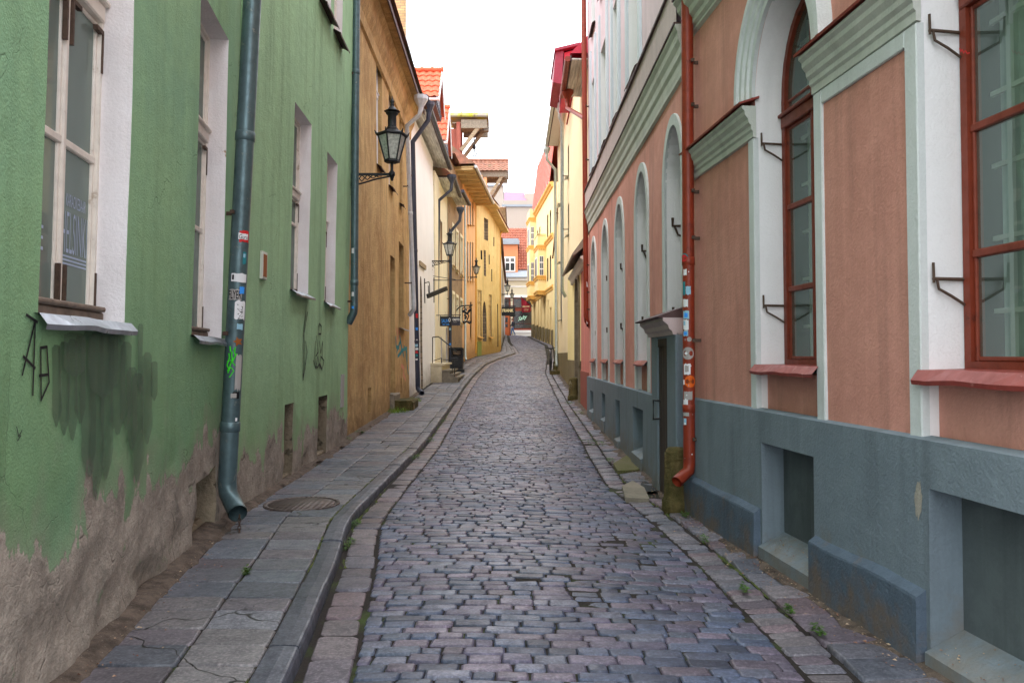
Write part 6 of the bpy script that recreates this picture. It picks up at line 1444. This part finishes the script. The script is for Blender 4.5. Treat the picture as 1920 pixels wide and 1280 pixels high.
# ================================================================== SIGNS
GS = 'hanging signs along the left house fronts'
def board(name, label, x0, x1, y0, y1, D, m, root_extra=None):
    a, b = at(x0, y1, D), at(x1, y0, D); t = thing(name, ((a.x+b.x)/2, D, a.z), label, 'sign', GS)
    mb = MB(); mb.box(((a.x+b.x)/2, D, (a.z+b.z)/2), (b.x-a.x, .06, b.z-a.z)); mb.build('board', M[m], t); return t, a, b
def ftext(t, s, x0, x1, y0, y1, D, m, bold=0.0, name='lettering'):
    O_ = at(x0, y1, D); a = at(x1, y1, D); b = at(x0, y0, D); mb = MB(); text_on(mb, s, (O_.x, D-.034, O_.z), Vector((a.x-O_.x, 0, 0)), Vector((0, 0, b.z-O_.z)), bold); return mb.build(name, M[m], t)
t, a, b = board('hanging_sign', 'black hanging sign with blue lettering, in front of the farther dark pipe', 824.8, 847.2, 593, 611.5, 29.5, 'black')
ftext(t, 'SAUN', 828, 840.8, 598, 605, 29.5, 'sblue', .01); ftext(t, '0', 841.2, 845, 596, 603.4, 29.5, 'white')
mb = MB()
for k, (x0, x1) in enumerate(((830,832.5),(833.2,835),(836.5,838),(838.6,842.5))): p0, p1 = at(x0, 609, 29.5), at(x1, 607.4, 29.5); mb.box(((p0.x+p1.x)/2, 29.5-.033, (p0.z+p1.z)/2), (p1.x-p0.x, .006, p1.z-p0.z))
mb.build('small_print', M['sblue'], t)
mb = MB(); p0, p1 = at(811, 591, 29.5), at(849, 591, 29.5); mb.tube([p0, p1], .014, 6); mb.tube([at(826,591,29.5), at(826,594,29.5)], .01, 6); mb.tube([at(846,591,29.5), at(846,594,29.5)], .01, 6); mb.build('rod', M['black_iron'], t)
t, a, b = board('hanging_sign', 'navy hanging sign with white capitals, partly behind the blue lettered one', 845, 862.8, 593.5, 610, 31, 'navy')
ftext(t, 'ORITO', 848.6, 861.8, 597, 601.2, 31, 'white', .03)
mb = MB(); p0, p1 = at(850, 604, 31), at(857, 603.2, 31); mb.box(((p0.x+p1.x)/2, 31-.033, p0.z), (p1.x-p0.x, .006, .012)); mb.build('small_print', M['greyp'], t)
mb = MB(); mb.tube([at(833,590.5,31), at(864,590.5,31)], .014, 6); mb.tube([at(850,590.5,31), at(850,594,31)], .01, 6); mb.tube([at(861,590.5,31), at(861,594,31)], .01, 6); mb.build('rod', M['black_iron'], t)
D = 60; t, a, b = board('hanging_sign', 'black hanging sign reading FRANK in pale gold, under the far lanterns', 940, 966, 575, 592, D, 'black')
ftext(t, 'FRANK', 941.8, 963, 579, 585, D, 'tan', .04)
mb = MB(); p0, p1 = at(952, 592, D), at(966, 594, D); mb.tube([at(936,573,D), at(967,573,D)], .03, 6); mb.build('rod', M['black_iron'], t)
mb = MB(); q0, q1 = at(956, 594.5, D+1), at(966, 576, D+1); mb.box(((q0.x+q1.x)/2, D+.12, (q0.z+q1.z)/2), (q1.x-q0.x, .1, q1.z-q0.z)); mb.build('back_board', M['navy'], t)
# wrought iron guild sign
D = 37.5; p = at(876, 605, D); t = thing('wrought_iron_sign', (p.x, D, p.z), 'open wrought iron hanging sign on a curling bracket before the orange house', 'sign', GS)
mb = MB(); A = lambda x, y: at(x, y, D)
mb.tube([A(853,587), A(857,580), A(862,575), A(866,573.5), A(886,572)], .03, 6); mb.tube([A(882,567), A(882,577)], .02, 6); mb.tube([A(853,587), A(853,577), A(858,573)], .015, 6); mb.build('bracket', M['black_iron'], t)
mb = MB(); 
for q in ([(867,577),(867,602),(884,602),(884,577),(867,577)], [(871,577),(871,574)], [(880,577),(880,574)]): mb.tube([A(*k) for k in q], .02, 6)
mb.tube([A(868,603), A(870,605.5), A(875,602), A(880,605.5), A(884,603)], .05, 6); mb.build('frame', M['black_iron'], t)
mb = MB(); mb.tube([A(868,582), A(872,585), A(876,588), A(880,582), A(883,580)], .06, 6); mb.tube([A(871,589), A(874,594), A(872,598)], .05, 6); mb.tube([A(876,586), A(879,592), A(876,600)], .03, 6); mb.tube([A(868,586), A(872,580), A(876,581)], .04, 6); mb.build('emblem', M['black_iron'], t)
# maroon banner on the ornate house
D = 76; p = at(986, 586, D); t = thing('banner', (p.x, D, p.z), 'maroon banner with gold lettering slung from the ornate house at the street end', 'banner')
mb = MB(); n = 10; vs = []
for i in range(n+1):
    x = lerp(977, 994.5, i/n); w = .12*math.sin(i*.9); tp = at(x, lerp(557, 571.5, i/n), D); bt = at(lerp(978.5, 994, i/n), lerp(585.5, 585, i/n), D); vs += [tp+Vector((0,w,0)), bt+Vector((0,w*1.6,0))]
mb.add(vs, [(2*i, 2*i+2, 2*i+3, 2*i+1) for i in range(n)], smooth=True); mb.build('cloth', M['maroon'], t)
mb = MB(); mb.tube([at(976, 555, D), at(999, 575, D)], .035, 6); mb.build('pole', M['black_iron'], t)
ftext(t, 'HALL', 980, 992, 573, 576, D-.25, 'tan', 0) if False else None
mb = MB()
for y0, y1, x0, x1 in ((573,576,979.5,992.5),(578,579,983,991),(581,582.2,982.5,991)):
    x = x0
    while x < x1: q0, q1 = at(x, y1, D-.25), at(min(x1, x+1.1), y0, D-.25); mb.box(((q0.x+q1.x)/2, D-.25, (q0.z+q1.z)/2), ((q1.x-q0.x)*.8, .01, (q1.z-q0.z)*random.uniform(.5,.9))); x += 1.7
mb.build('lettering', M['tan'], t)
# ================================================================== BIN, STOOP, POSTS, STEPS
D = 32.6; p = gpix(858, 697, .12); cx, cy = at(857.5, 690, D).x, D; zb = gz(D)+.12
t = thing('litter_bin', (cx, cy, zb), 'black litter bin with an open slot, standing on the pavement below the iron sign', 'bin')
mb = MB(); w = .26; mb.box((cx, cy, zb+.06), (w*2+.06, w*2, .12)); mb.box((cx, cy, zb+.38), (w*1.85, w*1.85, .5)); 
for s_ in (-1, 1): mb.box((cx+s_*w*.86, cy, zb+.77), (.07, w*1.8, .3))
mb.box((cx, cy+w*.8, zb+.77), (w*1.7, .06, .3)); mb.box((cx, cy, zb+.65), (w*1.9, w*1.95, .05)); mb.build('body', M['black_iron'], t)
mb = MB(); mb.box((cx, cy, zb+.95), (w*2, w*2, .06)); mb.box((cx, cy, zb+.99), (w*1.6, w*1.6, .03)); mb.build('lid', M['black'], t)
mb = MB(); mb.box((cx-.02, cy-w*.3, zb+.8), (w*1.2, .04, .16)); mb.build('liner', M['wood_grey'], t)
# stoop with railing
sx = Wt.p(0,0).x; pa = gpix(806, 716, .12)
t = thing('stoop', (-2.3, 28.6, gz(28.6)+.12), 'worn cream stone stoop with steps and thin iron railings in front of the cream house', 'steps')
z0 = gz(28)+.05; mb = MB(); D0, D1 = 27.6, 31.2
xw = -2.8; xl = at(828, 690, D0).x
top = at(815, 684.5, D0).z
mb.box(((xw+xl)/2, (D0+D1)/2, (z0+top)/2), (xl-xw, D1-D0, top-z0)); mb.box(((xw+xl)/2+.03, (D0+D1)/2, top+.035), (xl-xw+.1, D1-D0+.08, .07)); mb.build('landing', M['cream_l'], t)
for k, (xa, ya) in enumerate(((836, 696), (843, 703), (851, 708.5))):
    x1 = at(xa+8, ya, D0).x; zt_ = at(830, ya, D0).z; mb = MB(); xs = xl if k == 0 else xprev
    mb.box(((xs+x1)/2, (D0+D1)/2-.2, (z0+zt_)/2), (x1-xs, D1-D0-.5, zt_-z0)); mb.box(((xs+x1)/2+.02, (D0+D1)/2-.2, zt_+.025), (x1-xs+.06, D1-D0-.44, .05)); mb.build('step', M['step'], t); xprev = x1
rl = MB()
def RP(x, y, D=D0+.15): return at(x, y, D)
rl.tube([RP(811,632), RP(822,631), RP(831,638), RP(857,660)], .018, 6); rl.tube([RP(811,632), RP(811,686)], .016, 6); rl.tube([RP(828,671), RP(828,694)], .016, 6); rl.tube([RP(813,676), RP(828,671)], .012, 6)
for x, y0, y1 in ((844,694,716),(848,676,707),(852,672,706)): rl.tube([RP(x,y0), RP(x,y1)], .018, 6)
rl.tube([RP(844,672), RP(856,671), RP(859,673)], .016, 6); rl.tube([RP(830,674), RP(858,675)], .012, 6); rl.build('railing', M['black_iron'], t)
# stone posts
def post(label, x, y, r, h, D=None, mat_='mossy', group='stone guard posts at the wall foot on the right'):
    p = gpix(x, y, .0); t = thing('stone_post', (p.x, p.y, p.z-.05), label, 'bollard', group)
    mb = MB(); mb.lathe((p.x, p.y, p.z-.1), [(r*1.3,0),(r*1.28,h*.28),(r*1.12,h*.33),(r*1.05,h*.4),(r*.98,h*.9),(r*.95,h*.97),(r*.8,h*1.02),(0.01,h*1.04)], 14); o = mb.build('shaft', M[mat_], t)
    for v in o.data.vertices: q = v.co; v.co = q+Vector((1,1,.5))*.014*noise.noise(q*9+Vector((x,0,0)))
    return t
post('mossy brown stone post under the spout of the near red drainpipe', 1268, 957, .112, .69)
post('short mossy round post at the foot of the stone gateway', 1075, 750, .13, .72)
post('squat dark corner stone below the galvanised pipe', 1043.5, 694, .16, .5)
p = gpix(1043, 702, 0); t = thing('corner_block', (p.x-.1, p.y, gz(p.y)-.05), 'low mossy stone block beside the squat corner stone', 'stone block'); mb = MB(); mb.box((p.x-.05, p.y, gz(p.y)+.05), (.36, .4, .22), .2); mb.build('block', M['mossy'], t)
# threshold stone and pit at the grey doorcase, its shade a flat dark sheet
p = gpix(1190, 935, 0); t = thing('threshold_stone', (p.x, p.y, p.z-.05), 'rough pale slab edging the sunken threshold of the dark door', 'stone block'); mb = MB(); q0 = [gpix(*k) for k in ((1172,938),(1218,940),(1208,918),(1186,905),(1166,915))]; h = .045
mb.add([(k.x, k.y, k.z-.05) for k in q0]+[(k.x*.99+.01*p.x, k.y*.99+.01*p.y, k.z+h*.7) for k in q0], [(5,6,7,8,9)]+[(i, (i+1) % 5, 5+(i+1) % 5, 5+i) for i in range(5)]); mb.build('slab', M['step'], t)
p = gpix(1178, 862, 0); t = thing('mossy_slab', (p.x, p.y, p.z), 'flat slab green with moss in the right hand paving, before the blue grey plinth', 'stone slab'); mb = MB(); q0 = [gpix(*k, .03) for k in ((1150,868),(1158,882),(1196,880),(1222,868),(1214,848),(1180,850))]
mb.add([tuple(k) for k in q0]+[(k.x, k.y, k.z-.06) for k in q0], [(5,4,3,2,1,0)]+[(i, (i+1) % 6, 6+(i+1) % 6, 6+i) for i in range(6)]); M['moss'] = plaster('moss_slab', lin(112,104,78), streak=.3, blotch=.9, bump=.8, fine=40, c2=lin(86,92,40)); mb.build('slab', M['moss'], t)
q0 = [gpix(*k, .0) for k in ((1196,924),(1236,922),(1234,902),(1204,902))]; mb = MB(); mb.add([(k.x, k.y, k.z+.012) for k in q0], [(0,1,2,3)]); mb.build('pit_shade', M['dark_in'], [o for o in ORG if o.name == 'threshold_stone'][0])  # flat dark sheet stands in for the shade down in the pit
# door step of the ochre house
p = gpix(752, 760, .12); t = thing('doorstep', (p.x, p.y, p.z), 'pair of rough stone steps in the grass before the ochre house door', 'steps')
u = (dr[0]+dr[1])/2
mb = MB(); wbox(mb, O, dr[0]-.1, dr[1]+.15, .1, O.zz(741, 736), -.2, .1, bev=.03); mb.build('upper_step', M['step'], t)
mb = MB(); u_ = O.u(742, 760); wbox(mb, O, dr[0]-.05, dr[1]+.3, .1, gz(19.5)+.12+.2, .1, .52, bev=.04); mb.build('lower_step', M['mossy'], t)
# manhole cover
p = gpix(566, 946, .12); t = thing('manhole_cover', (p.x, p.y, p.z), 'round rusty iron manhole cover set in the left pavement', 'manhole cover')
mb = MB(); R = .345; mb.lathe((p.x, p.y, p.z-.01), [(R*.9,.008),(R*.9,.026),(R*.98,.03),(R,.026),(R*1.01,.0)], 40); rm = mb.build('rim', M['cover'], t)
mb = MB(); mb.lathe((p.x, p.y, p.z-.01), [(R*.89,.0),(R*.89,.022),(.01,.024)], 40); mb.build('lid', M['cover'], t)
for v in rm.data.vertices: pass
# ================================================================== WEEDS
def weed(label, P, r, n, kind='leaf', group='small weeds in the paving joints', lean_=1.0, cat='weed', name='weed'):
    t = MB(); P = Vector(P)
    for i in range(n):
        a = random.uniform(0, 2*PI); d = r*math.sqrt(random.random()); b = P+Vector((d*math.cos(a), d*math.sin(a)*lean_, 0))
        if kind == 'leaf':
            L = random.uniform(.012, .028)*(1+r); w = L*.38; h = random.uniform(.008, .06)*(1-d/r*.5)*(1+r*2); q = Vector((math.cos(a*3+i), math.sin(a*3+i), random.uniform(-.1,.6))).normalized(); s_ = q.cross(Vector((0,0,1))).normalized()*w; b = b+Vector((0,0,h))
            t.add([b, b+q*L*.5+s_, b+q*L, b+q*L*.5-s_], [(0,1,2,3)])
        else:
            h = random.uniform(.05, .17)*(1-d/r*.4); q = Vector((random.gauss(0,.35), random.gauss(0,.35), 1)).normalized(); s_ = Vector((math.cos(i), math.sin(i), 0))*.004; m_ = b+q*h*.6+Vector((0,0,0)); e = b+q*h+Vector((random.gauss(0,.03), random.gauss(0,.03), -.01))
            t.add([b-s_, b+s_, m_+s_*.7, m_-s_*.7, e], [(0,1,2,3), (3,2,4)])
    o = t.build(name, M['grass' if kind == 'grass' else 'leaf'], None); return tag(o, label, cat, group)
WL = [((650,1035),.05,'trailing green weed in the gutter beside the near kerb, largest of the kerb weeds'),((668,995),.035,'small weed at the kerb foot, just beyond the largest kerb weed'),((757,865),.07,'leafy weed along the kerb foot opposite the manhole'),((790,833),.05,'small kerb foot weed nearer the ochre house'),((826,795),.05,'weed at the far end of the near kerb stretch'),
 ((1118,832),.1,'broad leafy weed in the right paving opposite the terracotta plinth'),((1145,865),.06,'weed at the edge of the mossy slab on the right'),((1085,775),.08,'far weed in the right gutter near the round post'),((1066,757),.07,'farthest weed on the right, before the gateway'),((1105,768),.06,'weed against the corner of the blue grey plinth'),
 ((1285,968),.035,'weed at the foot of the mossy brown stone post'),((1395,1110),.02,'tiny weed in the gutter joint near the first niche'),((1480,1150),.02,'tiny weed in the slab joint below the dark base course'),((1533,1187),.025,'weed in the right paving nearest the viewer'),
 ((648,826),.06,'weed at the wall foot where green and ochre houses meet'),((673,813),.07,'leafy weed at the foot of the ochre wall'),((462,1078),.02,'sprig growing in the joint of the left slabs'),((1320,1015),.025,'sprig of moss in the right gutter joint')]
for (x, y), r, lb in WL:
    off = .12 if x < 700 and y < 830 or x == 462 else (.0 if x < 1000 else .01); p = gpix(x, y, off)
    if x < 850 and y > 780 and x > 600 and off == 0: p = Vector((kx(p.y)+.03, p.y, roadz(kx(p.y), p.y)-.01))
    weed(lb, p, r*(1 if p.y < 12 else 1.6), int(50+r*1400), lean_=3 if off < .1 else 1)
M['mossj'] = (lambda g: g.bsdf(g.mix(g.rng(g.noise(30, 4), .35, .65), lin(92,104,40), lin(52,62,28)), .95, normal=g.bump(g.noise(60, 3), .8, .01)))(N('joint_moss'))
mb = MB()
rr_ = random.Random(3)
for _ in range(420):
    Y = rr_.uniform(2.5, 20); s_ = rr_.random()
    if s_ < .35: x = kx(Y)-.162+rr_.uniform(-.008,.008); z = lz(x, Y)-.004; L = rr_.uniform(.04,.2); w = .006
    elif s_ < .65: x = kx(Y)+.035+rr_.uniform(-.02,.02); z = roadz(x, Y)-.012; L = rr_.uniform(.03,.18); w = .02
    else: x = rg(Y)+.235+rr_.uniform(-.012,.012); z = rz(x, Y)-.006; L = rr_.uniform(.04,.2); w = .008
    if noise.noise(Vector((x, Y*.6, 8))) < .02: continue
    k = 6; vs = []
    f = (lambda y: kx(y)-.162) if s_ < .35 else ((lambda y: kx(y)+.035) if s_ < .65 else (lambda y: rg(y)+.235)); dx = x-f(Y)
    for i in range(k+1):
        y = Y+L*i/k; ww = w*math.sin(PI*(i+.15)/(k+.3))*rr_.uniform(.6,1.4); X = f(y)+dx; vs += [(X-ww, y, z-.004), (X, y, z+ww*.6+.002), (X+ww, y, z-.004)]
    mb.add(vs, [q for i in range(k) for q in ((3*i, 3*i+1, 3*i+4, 3*i+3), (3*i+1, 3*i+2, 3*i+5, 3*i+4))], smooth=True)
tag(mb.build('joint_moss', M['mossj']), 'thin green moss growing in the joints of kerb, slabs and gutter', 'moss', kind='stuff')
weed('tuft of bright grass round the doorstep of the ochre house', gpix(742, 771, .12), .3, 500, 'grass', 'grass tufts on the left pavement', 2.0, 'grass tuft', 'grass_tuft')
weed('smaller grass tuft at the foot of the navy drainpipe', gpix(775, 752, .12), .22, 260, 'grass', 'grass tufts on the left pavement', 2.0, 'grass tuft', 'grass_tuft')
rr_ = random.Random(11); mb = MB()
def bit(x, y, z, s_):
    a = rr_.uniform(0, 6.3); c, d = math.cos(a)*s_, math.sin(a)*s_; t = rr_.uniform(-.3, .5)*s_
    mb.add([(x-c, y-d, z+.001), (x+d*.5, y-c*.5, z+.004+abs(t)), (x+c, y+d, z+.002), (x-d*.5, y+c*.5, z+.003)], [(0,1,2,3)])
for _ in range(620):
    Y = rr_.uniform(2.6, 11); x = rw(Y)-abs(rr_.gauss(0, .12))-.1; bit(x, Y, rz(x, Y)+.012, rr_.uniform(.005, .014))
for h in nich:
    for _ in range(70): u = rr_.uniform(h[0]+.02, h[1]-.02); o = rr_.uniform(-.08, .09); q = Nw.p(u, h[2]+.1*(.1-o)/.2*.95+.004, o); bit(q.x, q.y, q.z+.004, rr_.uniform(.004, .009))
for _ in range(300):
    Y = rr_.uniform(2.6, 14); x = lw(Y)+.06+abs(rr_.gauss(0, .12)); bit(x, Y, lz(x, Y)+.014, rr_.uniform(.004, .012))
M['litter'] = (lambda g: g.bsdf(g.mix(g.rng(g.noise(20, 2), .4, .6), lin(128,84,66), lin(176,156,130)), .9))(N('dry_litter'))
tag(mb.build('leaf_litter', M['litter']), 'dry reddish leaf litter and crumbs along the wall feet', 'litter', kind='stuff')
# ================================================================== OVERHEAD CABLE
a, b = at(915, 241, 40), at(1021, 179, 30); mb = MB(); mb.tube([a.lerp(b, k/12)+Vector((0,0,-.12*math.sin(PI*k/12))) for k in range(13)], .011, 5)
a2, b2_ = at(866, 256, 40.2), at(915, 241, 40); mb.tube([a2, b2_], .011, 5); tag(mb.build('overhead_cable', M['pipe_dark']), 'thin grey cable strung across the sky from the upper hoist', 'cable')
# ================================================================== BICYCLE (nearly edge-on)
D = 34.9; p = at(1040.5, 665, D); zb = gz(D)+.03; X = 1.72
t = thing('bicycle', (X, D, zb), 'dark bicycle leaning edge on by the cream eave house corner, behind the galvanised pipe', 'bicycle')
for y in (D-.5, D+.5):
    mb = MB(); mb.tube([(X-.03+.02*math.sin(q), y+.33*math.cos(q), zb+.34+.33*math.sin(q)) for q in [i*PI/12 for i in range(25)]], .022, 6, cap=False)
    w_ = mb.build('wheel', M['black'], t); mb = MB()
    for k in range(8): q = k*PI/8; mb.tube([(X-.03, y+.31*math.cos(q), zb+.34+.31*math.sin(q)), (X-.03, y-.31*math.cos(q), zb+.34-.31*math.sin(q))], .003, 4)
    mb.build('spokes', M['pipe_galv'], w_)
mb = MB()
for q in ([(X-.03,D-.5,zb+.34),(X-.02,D-.38,zb+.95)], [(X-.02,D-.4,zb+.85),(X-.02,D+.18,zb+.85)], [(X-.02,D-.4,zb+.82),(X-.02,D+.08,zb+.32)], [(X-.02,D+.08,zb+.32),(X-.02,D+.2,zb+.92)], [(X-.03,D+.5,zb+.34),(X-.02,D+.08,zb+.32)], [(X-.03,D+.5,zb+.34),(X-.02,D+.18,zb+.82)]): mb.tube(q, .018, 6)
mb.build('frame', M['navy'], t)
mb = MB(); mb.tube([(X-.3,D-.36,zb+1.0),(X-.02,D-.38,zb+.97),(X+.2,D-.36,zb+1.0)], .016, 6); mb.build('handlebar', M['black_iron'], t)
mb = MB(); mb.lathe((X-.02,D+.22,zb+.92), [(.05,0),(.09,.03),(.08,.06),(.02,.07)], 10); mb.build('saddle', M['black'], t)
# ================================================================== PEDESTRIAN
def skinmesh(verts, edges, radii, sub=2):
    me = bpy.data.meshes.new('body'); me.from_pydata(verts, edges, []); o = bpy.data.objects.new('body', me); C.objects.link(o)
    sk = o.modifiers.new('s', 'SKIN'); sk.use_smooth_shade = True
    for v, r in zip(me.skin_vertices[0].data, radii): v.radius = (r, r) if not isinstance(r, tuple) else r
    me.skin_vertices[0].data[0].use_root = True
    o.modifiers.new('u', 'SUBSURF').levels = sub
    dg = bpy.context.evaluated_depsgraph_get(); m2 = bpy.data.meshes.new_from_object(o.evaluated_get(dg)); bpy.data.objects.remove(o); return m2
D = 83.8; p = at(961.3, 630.5, D); zf = gz(D)+.02
t = thing('person', (p.x, D, zf), 'person in dark jacket and blue jeans walking past the shopfront at the street end', 'person')
# walking to the left: facing -x
V = [(0,0,.95),(0,0,1.1),(-.01,0,1.28),(-.02,0,1.42),(-.03,0,1.5),(-.05,0,1.58),(-.06,0,1.68),
     (-.02,-.1,.92),(-.12,-.1,.52),(-.16,-.1,.1),(-.27,-.1,.05), (.0,.1,.92),(.06,.1,.5),(.26,.1,.14),(.2,.1,.04),
     (-.02,-.2,1.4),(.05,-.24,1.15),(-.08,-.23,.95),(-.11,-.22,.88), (-.02,.2,1.4),(-.12,.23,1.16),(-.22,.2,.98),(-.25,.19,.91)]
E = [(0,1),(1,2),(2,3),(3,4),(4,5),(5,6),(0,7),(7,8),(8,9),(9,10),(0,11),(11,12),(12,13),(13,14),(3,15),(15,16),(16,17),(17,18),(3,19),(19,20),(20,21),(21,22)]
R_ = [.15,.14,.16,.15,.06,.085,.09,.105,.075,.05,.04,.105,.075,.05,.04,.075,.055,.045,.03,.075,.055,.045,.03]
m2 = skinmesh([(a, b, c) for a, b, c in V], E, R_)
M['skin'] = flat('skin', lin(206,160,136), .6); M['jacket'] = flat('dark_jacket', lin(40,44,58), .8); M['jeans'] = flat('blue_jeans', lin(52,92,140), .8); M['shoe'] = flat('dark_shoe', lin(34,34,38), .6); M['hair'] = flat('brown_hair', lin(92,62,44), .7)
for m_ in ('skin', 'jacket', 'jeans', 'shoe'): m2.materials.append(M[m_])
for pl_ in m2.polygons:
    c = pl_.center; pl_.use_smooth = True
    pl_.material_index = 0 if c.z > 1.5 else (1 if c.z > .93 and not (c.z < .94 and abs(c.y) > .17) else (2 if c.z > .12 else 3))
    if abs(c.y) > .165 and .84 < c.z < .95: pl_.material_index = 0
bo = bpy.data.objects.new('body', m2); C.objects.link(bo); bo.parent = t; ORG[bo] = ORG[t]
mb = MB(); mb.lathe((p.x-.045, D, zf+1.62), [(.085,.0),(.1,.05),(.098,.1),(.07,.15),(.02,.17)], 12); mb.build('hair', M['hair'], t)
mb = MB(); mb.box((p.x+.16, D, zf+1.24), (.12, .26, .38)); mb.build('rucksack', M['black'], t)
# ================================================================== LIGHT, SKY, CAMERA
w = bpy.data.worlds.new('World'); sc.world = w; w.use_nodes = True; nt = w.node_tree
for n in list(nt.nodes): nt.nodes.remove(n)
sky = nt.nodes.new('ShaderNodeTexSky'); sky.sky_type = 'NISHITA'; sky.sun_disc = False
EL, AZ = math.radians(56), math.radians(238)
sky.sun_elevation = EL; sky.sun_rotation = AZ; sky.air_density = 1.0; sky.dust_density = 4.0
mx = nt.nodes.new('ShaderNodeMix'); mx.data_type = 'RGBA'; mx.inputs[0].default_value = .82; nt.links.new(sky.outputs[0], mx.inputs[6]); mx.inputs[7].default_value = (*SKYW, 1)
bg = nt.nodes.new('ShaderNodeBackground'); bg.inputs[1].default_value = .15; nt.links.new(mx.outputs[2], bg.inputs[0])
ow = nt.nodes.new('ShaderNodeOutputWorld'); nt.links.new(bg.outputs[0], ow.inputs[0])
sl = bpy.data.lights.new('sun', 'SUN'); sl.energy = 1.5; sl.angle = math.radians(20); sl.color = (1, .95, .88); so = bpy.data.objects.new('sun', sl); C.objects.link(so)
# direction towards the sun for the Nishita rotation AZ
sd = Vector((math.sin(AZ)*math.cos(EL), math.cos(AZ)*math.cos(EL), math.sin(EL))); so.rotation_euler = sd.to_track_quat('Z', 'Y').to_euler(); so.location = (0, 0, 40)
cd = bpy.data.cameras.new('camera'); co = bpy.data.objects.new('camera', cd); C.objects.link(co)
cd.sensor_width = 36; cd.lens = 36*F_PX/1920; cd.clip_start = .05; cd.clip_end = 4000
co.location = CAM; co.rotation_euler = (PI/2+PITCH, 0, 0); sc.camera = co
sc.view_settings.view_transform = 'Standard'; sc.view_settings.look = 'None'; sc.view_settings.exposure = 0; sc.view_settings.gamma = 1
sc.cycles.max_bounces = 6; sc.cycles.diffuse_bounces = 4; sc.cycles.adaptive_threshold = .03; sc.cycles.glossy_bounces = 3; sc.cycles.transparent_max_bounces = 8
